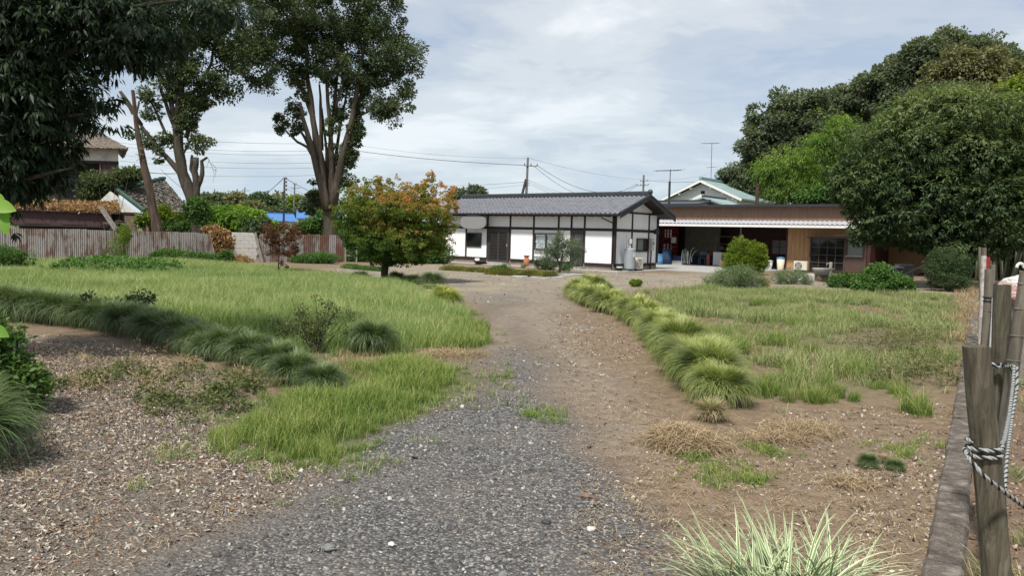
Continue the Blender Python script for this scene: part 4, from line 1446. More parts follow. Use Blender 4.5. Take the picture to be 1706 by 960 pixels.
tree('evergreen_oak', 'dark evergreen tree with long drooping leaves hanging in at the left edge', 'tree', G(-260, 700),
     [([(-300, 760), (-270, 500), (-200, 300), (-100, 120), (0, -40)], 8.0, 0.24, 0.12),
      ([(-200, 300), (-60, 230), (60, 200), (140, 190)], 8.3, 0.08, 0.015), ([(-150, 200), (0, 120), (140, 80), (250, 50)], 8.4, 0.09, 0.015),
      ([(-230, 380), (-90, 330), (40, 300), (120, 280)], 8.2, 0.06, 0.012), ([(-60, 60), (120, 20), (300, 0)], 8.6, 0.06, 0.015)],
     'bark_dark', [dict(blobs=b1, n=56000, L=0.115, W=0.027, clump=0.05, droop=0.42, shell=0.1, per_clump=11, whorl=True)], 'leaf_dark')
# the sprig that hangs by itself
sp_b = [pblob(192, 208, 14, 10, T1Y, 0.1), pblob(170, 168, 22, 10, T1Y, 0.15)]
o = thing('hanging_sprig', 'single dark leaf sprig hanging in the sky right of the evergreen', 'sprig', P(190, 200, T1Y))
V, F, v = leaf_cloud(sp_b, 150, 0.12, 0.03, 0.06, RNG, droop=0.7, per_clump=15)
np_obj('leaves', V, F, M['leaf_dark'], o, world=True, v=v)
mb = MB()
limbs(mb, [(110, 165), (150, 172), (192, 200)], T1Y, 0.008, 0.004, 5)
mb.build('twig', M['bark_dark'], o, world=True)

# ---- camphor behind the fence, left
Y2 = 38.0
b2 = [pblob(300, 20, 90, 60, Y2), pblob(385, 40, 60, 60, Y2), pblob(420, 95, 40, 42, Y2), pblob(350, 110, 45, 42, Y2, None, .8), pblob(275, 105, 40, 45, Y2, None, .7),
      pblob(385, 135, 26, 20, Y2), pblob(262, 40, 60, 70, Y2 + 1, None, .5), pblob(350, -60, 130, 50, Y2, None, .5)]
b2s = [pblob(357, 151, 14, 8, Y2, .3), pblob(375, 148, 12, 6, Y2, .3), pblob(320, 175, 16, 16, Y2, .4), pblob(280, 230, 8, 12, Y2, .3), pblob(255, 238, 8, 7, Y2, .3), pblob(318, 195, 8, 14, Y2, .3), pblob(268, 262, 10, 8, Y2, .3), pblob(246, 158, 8, 14, Y2, .3), pblob(330, 165, 22, 14, Y2, 0.4), pblob(345, 148, 14, 10, Y2, 0.3), pblob(305, 205, 16, 18, Y2, 0.4), pblob(228, 222, 13, 9, Y2, 0.3), pblob(265, 165, 14, 18, Y2, 0.4),
       pblob(331, 240, 18, 14, Y2, 0.4), pblob(318, 215, 10, 14, Y2, 0.3), pblob(250, 190, 12, 10, Y2, .3), pblob(285, 150, 18, 26, Y2, .5), pblob(272, 246, 12, 8, Y2, .3), pblob(240, 236, 10, 6, Y2, .3), pblob(262, 290, 3, 3, Y2, .1, .3), pblob(300, 140, 30, 30, Y2, .5, .6)]
tree('camphor_tree', 'tall camphor tree behind the rusty fence with one limb cut to stubs', 'tree', G(330, 428),
     [([(336, 428), (330, 375), (318, 325), (304, 288), (298, 250), (294, 205)], Y2, 0.37, 0.2),
      ([(306, 295), (290, 276), (268, 252), (246, 225), (226, 195)], Y2, 0.17, 0.06), ([(297, 245), (275, 220), (262, 190), (246, 160)], Y2, 0.1, 0.04), ([(295, 220), (282, 190), (268, 150), (262, 120)], Y2, 0.12, 0.05), ([(300, 240), (300, 200), (302, 160), (310, 110), (316, 60)], Y2, 0.15, 0.06), ([(296, 230), (290, 190), (286, 150)], Y2, 0.09, 0.04),
      ([(300, 215), (312, 165), (336, 138), (352, 105), (360, 60)], Y2, 0.13, 0.05), ([(294, 205), (280, 150), (262, 115), (250, 60)], Y2, 0.14, 0.05),
      ([(296, 205), (300, 130), (312, 60), (318, 0)], Y2, 0.15, 0.07), ([(236, 208), (220, 180), (201, 152)], Y2, 0.09, 0.06),
      ([(326, 345), (328, 310), (324, 285), (327, 262)], Y2, 0.2, 0.14), ([(329, 312), (337, 290), (336, 268), (345, 262)], Y2, 0.13, 0.06),
      ([(327, 300), (318, 282), (320, 258)], Y2, 0.1, 0.06), ([(310, 230), (318, 200), (322, 180)], Y2, 0.12, 0.04), ([(303, 260), (316, 235), (330, 225), (330, 245)], Y2, 0.06, 0.03)],
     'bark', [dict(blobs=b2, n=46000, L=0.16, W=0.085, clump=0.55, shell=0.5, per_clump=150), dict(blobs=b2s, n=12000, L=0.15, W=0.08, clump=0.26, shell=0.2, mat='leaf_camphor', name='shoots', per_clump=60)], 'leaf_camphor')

# broken bare trunk in front of it
Yb = 34.0
bt = thing('dead_tree', 'bare broken tree trunk rising above the fence left of the camphor', 'tree trunk', P(262, 386, Yb))
for pts, r0, r1 in ((((262, 388), (254, 345), (246, 300), (236, 255), (227, 205), (221, 150)), 0.235, 0.075), (((231, 240), (226, 200), (232, 170)), 0.07, 0.04), (((221, 190), (211, 172), (199, 152)), 0.05, 0.035)):
    mb = MB()
    limbs(mb, pts, Yb, r0, r1, 9, wob=0.12)
    mb.build('trunk' if r0 > .2 else 'broken_limb', M['bark_red'], bt, world=True)
for k in range(12):
    a = P(236 + random.uniform(-3, 3), 255 + random.uniform(-12, 12), Yb - 0.2)
    MB().beam(a, a + Vector((random.uniform(-.25, .25), -.1, random.uniform(-.15, .1))), 0.04, 0.02).build('splinter', M['old_wood'], bt, world=True)

# ---- the big camphor in the middle
Y3 = 42.0
b3 = [pblob(540, 0, 110, 60, Y3), pblob(610, 30, 62, 52, Y3), pblob(465, 55, 50, 48, Y3), pblob(435, 110, 38, 36, Y3, None, 1.1), pblob(420, 140, 18, 14, Y3), pblob(530, 80, 55, 45, Y3, None, .9),
      pblob(600, 95, 60, 55, Y3), pblob(645, 90, 42, 40, Y3), pblob(672, 100, 24, 24, Y3), pblob(645, 150, 36, 36, Y3), pblob(668, 190, 20, 22, Y3, .8), pblob(640, 190, 20, 14, Y3, .6), pblob(610, 150, 30, 30, Y3),
      pblob(560, 130, 30, 30, Y3 + 1, None, .6), pblob(475, 120, 28, 22, Y3, None, .8), pblob(580, -60, 120, 50, Y3, None, .5), pblob(500, 100, 22, 30, Y3, None, .6), pblob(665, 140, 20, 20, Y3), pblob(485, 20, 60, 45, Y3, None, .8), pblob(560, 50, 90, 60, Y3 + 1.5, 2.5, .9), pblob(620, 70, 70, 60, Y3 + 1.5, 2, .6)]
b3s = [pblob(468, 203, 11, 14, Y3, .4), pblob(484, 216, 6, 6, Y3, .2), pblob(494, 200, 11, 22, Y3, .4), pblob(488, 178, 8, 10, Y3, .3), pblob(553, 212, 12, 14, Y3 - .5, .4), pblob(567, 185, 12, 18, Y3, .4), pblob(592, 215, 12, 20, Y3, .4),
       pblob(595, 178, 9, 14, Y3, .3), pblob(577, 265, 18, 20, Y3, .5), pblob(580, 300, 12, 14, Y3, .4), pblob(553, 240, 4, 8, Y3, .2), pblob(520, 305, 6, 12, Y3 + .5, .3, .6), pblob(548, 130, 12, 12, Y3, .4), pblob(590, 235, 10, 10, Y3, .3),
       pblob(499, 128, 9, 14, Y3, .3), pblob(527, 330, 12, 14, Y3 + 2, .6), pblob(505, 160, 10, 12, Y3, .3), pblob(606, 150, 10, 14, Y3, .3)]
tree('camphor_tree', 'tall multi-stemmed camphor tree rising behind the striped rusty fence panels', 'tree', G(553, 437),
     [([(551, 437), (550, 400), (549, 360), (548, 325)], Y3, 0.40, 0.36),
      ([(545, 350), (533, 300), (522, 255), (510, 215), (500, 170)], Y3 - .3, 0.28, 0.08), ([(546, 345), (538, 280), (521, 200), (512, 130), (511, 70)], Y3, 0.24, 0.08),
      ([(551, 345), (553, 290), (551, 230), (546, 170), (540, 90)], Y3 - .2, 0.2, 0.07), ([(553, 345), (564, 290), (576, 240), (588, 190), (598, 120), (610, 60)], Y3 - .3, 0.27, 0.08),
      ([(549, 340), (548, 270), (556, 190), (562, 120), (575, 50)], Y3 + .3, 0.16, 0.05), ([(570, 270), (583, 225), (596, 180), (605, 140)], Y3, 0.2, 0.07),
      ([(527, 270), (512, 245), (495, 236), (480, 222), (470, 210)], Y3 - .4, 0.1, 0.04), ([(523, 262), (508, 230), (496, 210)], Y3, 0.12, 0.05),
      ([(528, 260), (522, 200), (505, 150), (480, 115), (450, 90)], Y3, 0.14, 0.06), ([(536, 250), (534, 180), (532, 140)], Y3 + .2, 0.12, 0.05), ([(588, 200), (615, 185), (640, 182)], Y3, 0.06, 0.03),
      ([(550, 235), (560, 175), (585, 110)], Y3, 0.09, 0.04), ([(546, 350), (540, 310), (534, 270), (532, 225)], Y3 - .5, 0.16, 0.08), ([(560, 300), (582, 250), (590, 215)], Y3 + .2, 0.14, 0.06), ([(552, 330), (558, 270), (568, 200), (580, 130)], Y3 + .3, 0.12, 0.05), ([(548, 330), (544, 250), (536, 180)], Y3 + .4, 0.1, 0.05)],
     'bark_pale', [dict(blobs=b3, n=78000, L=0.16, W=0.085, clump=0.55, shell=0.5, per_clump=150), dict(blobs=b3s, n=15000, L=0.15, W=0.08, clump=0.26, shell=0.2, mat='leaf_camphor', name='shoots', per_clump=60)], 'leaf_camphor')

# ---- maple turning orange
Ym = 24.1
bm_ = [(595, 330, 30, 22), (625, 312, 22, 16), (650, 318, 22, 16), (690, 325, 34, 22), (718, 318, 14, 12), (735, 345, 26, 22), (655, 350, 40, 24), (605, 362, 44, 22), (580, 360, 26, 14), (700, 360, 46, 24),
       (740, 375, 22, 20), (640, 385, 50, 24), (690, 395, 50, 26), (600, 395, 34, 18), (735, 402, 24, 16), (615, 415, 36, 16), (665, 420, 50, 20), (705, 418, 36, 16), (640, 436, 30, 8), (675, 432, 26, 10), (640, 345, 70, 28), (690, 350, 60, 26), (650, 400, 80, 26), (590, 380, 30, 20), (725, 390, 26, 24), (570, 378, 22, 10), (562, 358, 14, 6)]
bmb = [pblob(a, b, c_, d_, Ym, c_ * Ym / FPX * 1.35) for a, b, c_, d_ in bm_]
top = P(650, 300, Ym).z
fz = P(650, 440, Ym).z


def maple_bias(b):
    h = (b[:, 2] - fz) / (top - fz)
    n = fnoise(b[:, 0] * 1.0, b[:, 2] * 1.8 + b[:, 1] * 0.7, 2.6, 5)
    return (h - 0.80) * 0.50 + (n - 0.5) * 0.78 + 0.13 * (b[:, 0] - P(650, 400, Ym).x)


mt = tree('maple_tree', 'round maple turning from green to orange on the lawn before the white house', 'tree', G(640, 470),
          [([(640, 472), (641, 450), (645, 425), (648, 400)], Ym, 0.125, 0.085), ([(643, 430), (620, 400), (590, 370)], Ym, 0.05, 0.015), ([(646, 420), (680, 390), (720, 350)], Ym, 0.055, 0.015),
           ([(647, 405), (640, 360), (620, 320)], Ym, 0.05, 0.012), ([(648, 402), (670, 350), (690, 320)], Ym, 0.05, 0.012), ([(642, 448), (660, 432), (690, 428), (715, 415)], Ym, 0.03, 0.01), ([(646, 415), (630, 400), (580, 395)], Ym - .5, 0.03, 0.01)],
          'bark_dark', [dict(blobs=bmb, n=70000, L=0.06, W=0.05, clump=0.14, shell=0.25, per_clump=40, flat=0.5, vbias=maple_bias, droop=0.05)], 'leaf_maple')
# upright orange shoots over the crown
sh_b = []
for a, b in ((588, 300), (610, 296), (645, 303), (662, 300), (715, 302), (706, 306), (733, 312), (745, 320), (756, 318), (697, 312), (630, 300), (760, 345), (556, 348), (752, 332), (718, 292), (722, 296)):
    sh_b.append(pblob(a, b, 4, 9, Ym, 0.12))
V, F, v = leaf_cloud(sh_b, 2200, 0.05, 0.04, 0.06, RNG, droop=-0.1, per_clump=20, vbias=lambda b: 0.2 + 0.12 * (b[:, 0] - P(650, 400, Ym).x))
np_obj('top_shoots', V, F, M['leaf_maple'], mt, world=True, v=v)
# dark red maple sapling
Ys = 25.5
sb_ = [pblob(a, b, c_, d_, Ys, 0.5) for a, b, c_, d_ in ((460, 385, 20, 16), (480, 380, 20, 12), (450, 400, 16, 14), (475, 402, 26, 12), (460, 420, 18, 12), (492, 392, 12, 12), (485, 418, 18, 8), (447, 375, 8, 6))]
tree('maple_sapling', 'thin dark red maple sapling on the lawn before the rusty fence', 'tree', G(463, 463),
     [([(463, 464), (464, 440), (465, 415), (466, 390)], Ys, 0.028, 0.012), ([(465, 425), (480, 405), (490, 390)], Ys, 0.012, 0.005), ([(465, 420), (452, 400), (448, 380)], Ys, 0.012, 0.005), ([(464, 448), (472, 440), (478, 441)], Ys, 0.01, 0.004)],
     'bark_dark', [dict(blobs=sb_, n=4300, L=0.06, W=0.042, clump=0.13, shell=0.15, per_clump=30, flat=0.5), dict(blobs=[pblob(472, 441, 6, 4, Ys, .12)], n=120, L=0.06, W=0.04, clump=0.07, name='shoots')], 'leaf_redmaple')

# ---- big dark chestnut on the right
Y5 = 29.0
b5_ = [(1560, 200, 90, 45), (1640, 190, 80, 40), (1500, 250, 90, 50), (1590, 260, 100, 60), (1680, 250, 70, 60), (1455, 300, 65, 40), (1530, 320, 90, 45), (1620, 330, 90, 50), (1700, 330, 60, 60), (1420, 310, 40, 30),
       (1480, 360, 62, 26), (1550, 380, 75, 28), (1630, 385, 70, 30), (1700, 390, 60, 26), (1500, 388, 50, 16), (1440, 345, 26, 20), (1436, 385, 22, 12), (1570, 408, 60, 12), (1640, 415, 45, 14), (1400, 290, 22, 14), (1530, 180, 40, 22), (1600, 165, 40, 16), (1760, 260, 80, 90), (1455, 395, 18, 14), (1520, 405, 40, 10), (1520, 172, 16, 10), (1575, 152, 18, 10), (1640, 160, 20, 12), (1480, 205, 16, 12), (1415, 262, 18, 10), (1392, 300, 12, 9), (1460, 225, 16, 12), (1690, 190, 22, 14), (1412, 345, 12, 10), (1428, 400, 10, 8), (1520, 280, 40, 30), (1600, 215, 40, 30), (1660, 300, 60, 40), (1560, 345, 50, 30), (1480, 330, 30, 30)]
b5 = [pblob(a, b, c_, d_, Y5, c_ * Y5 / FPX * 1.0) for a, b, c_, d_ in b5_]
tree('chestnut_tree', 'broad dark chestnut tree overhanging the right end of the brown shed', 'tree', G(1600, 480),
     [([(1598, 484), (1600, 440), (1596, 390), (1590, 340)], Y5, 0.26, 0.18), ([(1596, 400), (1540, 350), (1480, 320)], Y5, 0.1, 0.04), ([(1594, 370), (1640, 320), (1690, 280)], Y5, 0.11, 0.04), ([(1590, 345), (1580, 270), (1570, 200)], Y5, 0.12, 0.04), ([(1597, 410), (1660, 390), (1700, 370)], Y5, 0.08, 0.03)],
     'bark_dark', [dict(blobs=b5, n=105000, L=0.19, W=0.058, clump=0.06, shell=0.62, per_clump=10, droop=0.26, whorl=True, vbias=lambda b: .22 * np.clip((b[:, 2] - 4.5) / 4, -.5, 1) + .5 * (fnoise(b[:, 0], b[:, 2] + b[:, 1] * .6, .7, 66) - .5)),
                   dict(blobs=[pblob(1560, 290, 130, 100, Y5 + 1.2, 1.6), pblob(1680, 300, 70, 100, Y5 + 1.2, 1.6)], n=26000, L=0.2, W=0.09, clump=.5, shell=.1, name='inner_crown')], 'leaf_big')

# ---- woodland trees beyond the shed, one by one
def back_tree(label, px, Y, blobs, n, mat, L=0.3, group='woodland trees behind the brown shed', name='oak_tree', clump=0.8):
    bs = [pblob(a, b, c_, d_, Y) for a, b, c_, d_ in blobs]
    yb = blobs[-1][1]
    return tree(name, label, 'tree', P(px, 400, Y) * 1.0 - Vector((0, 0, P(px, 400, Y).z)),
                [([(px, 400), (px, 330), (px, yb)], Y, 0.4, 0.2), ([(px, 340), (blobs[0][0], blobs[0][1] + 10)], Y, 0.2, 0.08)], 'bark_dark',
                [dict(blobs=bs, n=n, L=L, W=L * 0.55, clump=clump, shell=0.5, per_clump=110, flat=0.6)], mat, group)


back_tree('rounded dark oak at the left end of the wood behind the shed', 1300, 66, [(1290, 210, 48, 38), (1330, 185, 50, 32), (1265, 245, 32, 30), (1300, 270, 50, 40), (1350, 230, 50, 50), (1275, 275, 34, 26), (1262, 225, 22, 22), (1330, 270, 50, 40)], 42000, 'leaf_far')
back_tree('dark oak between the left oak and the tallest tree of the wood', 1420, 68, [(1400, 180, 48, 32), (1440, 200, 50, 50), (1370, 190, 36, 26), (1410, 240, 70, 50), (1450, 150, 30, 20), (1400, 280, 70, 40)], 40000, 'leaf_far')
back_tree('tall dark oak left of the crest of the wood', 1500, 66, [(1490, 130, 42, 26), (1470, 160, 50, 40), (1520, 120, 40, 34), (1500, 190, 60, 50), (1450, 140, 26, 16)], 34000, 'leaf_far')
back_tree('tallest tree of the wood with a domed dark top', 1600, 64, [(1580, 80, 50, 26), (1620, 90, 50, 24), (1545, 100, 44, 34), (1600, 110, 80, 34), (1665, 105, 30, 22), (1560, 140, 60, 40), (1690, 120, 16, 18)], 42000, 'leaf_far')
back_tree('yellowing tree in front of the tallest tree of the wood', 1625, 58, [(1610, 110, 48, 26), (1650, 120, 42, 24), (1590, 135, 42, 24), (1640, 145, 55, 28), (1680, 135, 20, 16), (1630, 165, 60, 22)], 34000, 'leaf_olive')
back_tree('small dark tree at the far left foot of the wood', 1235, 80, [(1235, 290, 28, 16), (1215, 297, 16, 10), (1250, 310, 30, 18), (1225, 315, 24, 12)], 12000, 'leaf_far')
back_tree('pale green loose shrub tree behind the rusty flue pipe', 1255, 92, [(1250, 318, 26, 16), (1235, 330, 22, 10), (1270, 330, 22, 14), (1225, 322, 16, 8)], 9000, 'leaf_kudzu', 0.22)
back_tree('yellow-green crown at the right edge above the chestnut', 1690, 44, [(1690, 180, 28, 40), (1710, 150, 30, 30), (1700, 220, 40, 30), (1730, 200, 40, 60)], 17000, 'leaf_gold', 0.2, clump=.5)
back_tree('conical dark tree at the right edge beside the tallest tree', 1700, 62, [(1700, 130, 10, 20), (1704, 150, 20, 20), (1712, 175, 26, 30)], 7000, 'leaf_far')
back_tree('green tree crown between the chestnut and the olive-toned oak', 1530, 40, [(1530, 190, 46, 28), (1570, 170, 50, 26), (1500, 215, 44, 28), (1620, 185, 50, 30), (1460, 240, 34, 24), (1600, 200, 60, 30)], 36000, 'leaf_camphor', 0.2, clump=.5)


# ---- bamboo grove: arching plumes
def bamboo(label, Yb_, plumes, n, mat='leaf_bamboo', seed=1):
    rng = np.random.default_rng(seed)
    o = thing('bamboo_clump', label, 'bamboo', P(plumes[0][0], 400, Yb_) - Vector((0, 0, P(plumes[0][0], 400, Yb_).z)))
    Vs, Fs, vs = [], [], []
    off = 0
    k = Yb_ / FPX
    tot = sum(p[2] * p[3] for p in plumes)
    for (px, py, rx, ry, lean) in plumes:
        m = int(n * rx * ry / tot)
        c0 = np.array(P(px, py, Yb_))
        # little drooping fans
        nf = max(6, m // 26)
        u = unit(rng.normal(size=(nf, 3)))
        r = rng.random((nf, 1)) ** 0.5
        cc = c0 + u * r * np.array([rx * k, rx * k * 0.8, ry * k])
        ci = rng.integers(0, nf, m)
        ax = unit(np.stack([lean + rng.normal(size=nf) * 0.5, rng.normal(size=nf) * 0.5, -0.25 + rng.normal(size=nf) * 0.25], -1))
        s = rng.random((m, 1))
        base = cc[ci] + ax[ci] * s * 0.9 + np.array([0, 0, 1.0]) * (0.3 * s * (1 - s)) + rng.normal(size=(m, 3)) * 0.10
        d = unit(ax[ci] * 0.7 + rng.normal(size=(m, 3)) * 0.35 - np.array([0, 0, 0.55]))
        nr = unit(rng.normal(size=(m, 3)) * 0.5 + np.array([0, 0, 1.0]))
        L = rng.uniform(0.16, 0.30, m)
        V, F = leaf_arrays(base, d, nr, L, L * 0.2)
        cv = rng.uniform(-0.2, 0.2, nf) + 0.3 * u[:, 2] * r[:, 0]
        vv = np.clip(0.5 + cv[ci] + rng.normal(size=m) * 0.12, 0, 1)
        Vs.append(V)
        Fs.append(F + off)
        off += len(V)
        vs.append(np.repeat(vv, 4))
    np_obj('foliage', np.concatenate(Vs), np.concatenate(Fs), M[mat], o, world=True, v=np.concatenate(vs))
    for (px, py, rx, ry, lean) in plumes[:10]:
        mb = MB()
        mb.tube([P(px - lean * 10, 400, Yb_), P(px - lean * 6, (400 + py) / 2, Yb_), P(px, py, Yb_)], [0.05, 0.045, 0.015], 6)
        mb.build('stem', M['bamboo_stem'], o, world=True)
    return o


bamboo('bright green arching bamboo rising over the shed roof', 50, [(1395, 225, 38, 34, .4), (1410, 260, 36, 34, .4), (1370, 235, 26, 18, -.4), (1340, 265, 42, 22, -.5), (1300, 275, 40, 16, -.6), (1320, 305, 50, 26, -.4), (1370, 300, 46, 34, .2), (1290, 285, 26, 10, -.6), (1345, 330, 44, 20, 0), (1300, 322, 26, 16, -.4), (1400, 310, 34, 40, .3), (1390, 205, 20, 14, .3), (1430, 240, 22, 24, .5)], 44000)
o = back_tree('dark green leafy bush at the foot of the bright bamboo', 1370, 47, [(1370, 325, 40, 18), (1400, 320, 34, 24), (1345, 332, 20, 12)], 10000, 'leaf_shrub', 0.2, None, 'leafy_bush', .4)
# the bamboo stems at the right edge with their dark leaves
bs_ = thing('bamboo_thicket', 'dark bamboo thicket of slanting bare stems at the right edge', 'bamboo', G(1680, 470))
for k in range(34):
    x0 = 1612 + random.uniform(0, 150)
    x1 = x0 + random.uniform(-6, 26)
    dY = random.uniform(-2, 6)
    mb = MB()
    mb.tube([P(x0, 468, 33 + dY), P((x0 + x1) / 2, 420, 33 + dY), P(x1, 340, 33 + dY)], [0.045, 0.04, 0.03], 6)
    mb.build('stem', M['bamboo_stem' if k % 3 else 'bark_dark'], bs_, world=True)
V, F, v = leaf_cloud([pblob(1660, 395, 60, 20, 36), pblob(1740, 400, 60, 40, 36), pblob(1660, 440, 30, 16, 37, 1.0, .6), pblob(1620, 420, 20, 34, 38, 1, .6)], 13000, 0.2, 0.05, 0.35, RNG, per_clump=50)
np_obj('foliage', V, F, M['leaf_big'], bs_, world=True, v=v)


# ---- shrubs and garden plants
def shrub(label, base_px, Y, blobs, n, mat, L, W, sr=.02, name='shrub', cat='shrub', clump=0.12, per=40, flat=0.8, droop=0.0, stems=5, shell=0.4, group=None, bark='bark_dark', depth=None):
    bp = G(*base_px)
    o = thing(name, label, cat, bp, 0, group)
    bs = [pblob(a, b, c_, d_, bp.y if Y is None else Y, depth) for a, b, c_, d_ in blobs]
    V, F, v = leaf_cloud(bs, n, L, W, clump, RNG, per_clump=per, flat=flat, droop=droop, shell=shell)
    V[:, 2] = np.maximum(V[:, 2], 0.01)
    np_obj('foliage', V, F, M[mat], o, world=True, v=v)
    for k in range(stems):
        b = blobs[k % len(blobs)]
        mb = MB()
        a0 = bp + Vector((random.uniform(-.06, .06), random.uniform(-.06, .06), 0))
        e = Vector(bs[k % len(bs)][0])
        mid_ = a0.lerp(e, 0.5) + Vector((random.uniform(-.06, .06), 0, 0.07))
        mb.tube([a0, mid_, e + Vector((random.uniform(-.05, .05), 0, .04))], [sr, sr * .7, sr * .3], 5)
        mb.build('stem', M[bark], o, world=True)
    return o


shrub('golden-green bush left of the pair before the shed bays', (1232, 452), 37, [(1232, 415, 16, 16), (1228, 432, 20, 18), (1222, 442, 18, 10), (1238, 402, 8, 7), (1246, 440, 14, 12)], 15000, 'leaf_gold', 0.07, 0.035, clump=.17)
shrub('golden-green clipped bush right of the pair before the shed bays', (1258, 452), 36.6, [(1258, 420, 18, 14), (1262, 437, 18, 16), (1248, 440, 14, 14), (1266, 412, 8, 6)], 15000, 'leaf_gold', 0.07, 0.035, clump=.17)
cos_ = shrub('wide mound of feathery pale green stems before the golden bushes', (1224, 482), None, [(1195, 468, 20, 14), (1222, 462, 26, 18), (1250, 468, 24, 14), (1240, 458, 18, 10), (1205, 475, 26, 8), (1262, 474, 12, 8)], 17000, 'leaf_pale', 0.07, 0.014, clump=.16, flat=1.1, stems=10, bark='leaf_pale')
shrub('airy grey-green flower stems between the marigolds and the stone basin', (1318, 474), None, [(1295, 464, 12, 10), (1312, 462, 16, 11), (1332, 463, 14, 11), (1346, 468, 8, 8)], 8000, 'leaf_pale', 0.065, 0.013, clump=.12, flat=1.3, stems=10, bark='leaf_pale')
shrub('low bright green bush in front of the gridded screen', (1410, 480), None, [(1395, 470, 16, 10), (1420, 472, 22, 9), (1408, 466, 12, 7)], 9000, 'leaf_shrub', 0.08, 0.045, clump=.15)
shrub('larger bright green leafy bush before the work table', (1462, 488), None, [(1462, 462, 22, 16), (1450, 474, 26, 12), (1485, 472, 28, 14), (1505, 476, 16, 10), (1465, 450, 14, 8), (1436, 476, 14, 8)], 19000, 'leaf_shrub', 0.085, 0.048, clump=.16)
shrub('dense rounded dark conifer bush by the post line on the right', (1580, 486), None, [(1580, 435, 30, 20), (1576, 455, 34, 20), (1582, 470, 36, 14), (1600, 440, 18, 20), (1562, 440, 18, 18), (1578, 422, 16, 10)], 26000, 'leaf_conifer', 0.06, 0.018, clump=.16, flat=0.5)
shrub('yellow tipped bush top behind the dark conifer bush', (1577, 470), 30, [(1577, 412, 8, 8), (1590, 416, 10, 6)], 1500, 'leaf_gold', 0.09, 0.04, clump=.15, stems=2)
# marigolds
mg = thing('marigold_plant', 'orange marigolds at the foot of the feathery pale mound', 'flowers', G(1275, 482))
V, F, v = leaf_cloud([pblob(1272, 472, 12, 8, G(1275, 482).y, .25)], 1500, 0.05, 0.02, 0.08, RNG)
np_obj('foliage', V, F, M['leaf_pale'], mg, world=True, v=v)
for a, b, c_ in ((1273, 466, 0), (1280, 466, 0), (1277, 470, 0), (1268, 470, 0), (1278, 463, 0), (1284, 472, 0), (1265, 466, 0), (1276, 477, 1), (1278, 480, 1), (1271, 462, 0), (1282, 476, 0)):
    p = np.array(P(a, b, G(1275, 482).y - 0.2))
    nn_ = 26
    d = unit(RNG.normal(size=(nn_, 3)) + np.array([0, -.3, .4]))
    V, F = leaf_arrays(np.repeat(p[None], nn_, 0), d, unit(RNG.normal(size=(nn_, 3))), np.full(nn_, 0.045), np.full(nn_, 0.035))
    np_obj('flower', V, F, M['marigold'], mg, world=True, v=np.full(len(V), 1.0 if c_ else 0.2))

# olive tree with silvery leaves
Yo = G(932, 455).y
ob = [pblob(a, b, c_, d_, Yo, c_ * Yo / FPX) for a, b, c_, d_ in ((938, 402, 16, 12), (925, 412, 18, 14), (952, 412, 16, 14), (915, 422, 14, 14), (940, 424, 22, 12), (962, 420, 10, 14), (918, 436, 12, 12), (955, 436, 12, 10), (930, 395, 10, 6), (908, 430, 8, 10), (932, 388, 6, 4))]
tree('olive_tree', 'small silvery olive tree in front of the white house windows', 'tree', G(932, 456),
     [([(932, 456), (933, 445), (936, 432), (938, 418)], Yo, 0.07, 0.035), ([(934, 442), (925, 425), (918, 412)], Yo, 0.03, 0.01), ([(936, 430), (950, 418), (958, 408)], Yo, 0.03, 0.01), ([(937, 425), (935, 410), (938, 395)], Yo, 0.02, 0.008)],
     'bark_dark', [dict(blobs=ob, n=13500, L=0.075, W=0.018, clump=0.13, shell=0.15, per_clump=34, flat=1.0, droop=0.05)], 'leaf_silver')
shrub('low grey-green bush between the terracotta jar and the olive tree', (905, 450), None, [(905, 440, 14, 8), (918, 442, 10, 7), (895, 436, 6, 8)], 4500, 'leaf_conifer', 0.07, 0.02, clump=.12)
shrub('small bright green tuft right of the olive trunk', (943, 452), None, [(943, 446, 9, 6)], 1600, 'leaf_shrub', 0.06, 0.02, clump=.08, stems=2)
shrub('small purple flowered plant beside the terracotta jar', (872, 447), None, [(872, 444, 5, 3)], 300, 'leaf_weed', 0.05, 0.02, clump=.05, stems=1)
# low golden hedge strips in the yard
def strip(label, a, b, w, h, n, mat, L=0.05, Wd=0.028, name='low_hedge'):
    A, B = G(*a), G(*b)
    o = thing(name, label, 'hedge', A)
    Lg = (B - A).length
    s = RNG.random(n)
    c0 = np.array(A)[None] * (1 - s[:, None]) + np.array(B)[None] * s[:, None]
    an = RNG.uniform(0, PI, n)
    hm = 0.7 + 0.6 * fnoise(s * Lg, s * 0, 1.8, 77)
    rr = RNG.random(n) ** 0.4
    nrm = np.array([-(B - A).y, (B - A).x, 0]) / Lg
    base = c0 + nrm[None] * (np.cos(an) * w / 2 * rr * hm)[:, None] + np.array([0, 0, 1.0])[None] * (np.sin(an) * h * rr * hm)[:, None]
    d = unit(RNG.normal(size=(n, 3)) * 0.7 + nrm[None] * np.cos(an)[:, None] + np.array([0, 0, .5]))
    V, F = leaf_arrays(base, d, unit(RNG.normal(size=(n, 3)) * .5 + np.array([0, 0, 1.0])), RNG.uniform(.6, 1.3, n) * L, np.full(n, Wd))
    v = np.clip(0.5 + 0.8 * (fnoise(base[:, 0], base[:, 1], 2.5, 8) - 0.5) + RNG.normal(size=n) * 0.15, 0, 1)
    np_obj('foliage', V, F, M[mat], o, world=True, v=np.repeat(v, 4))
    return o


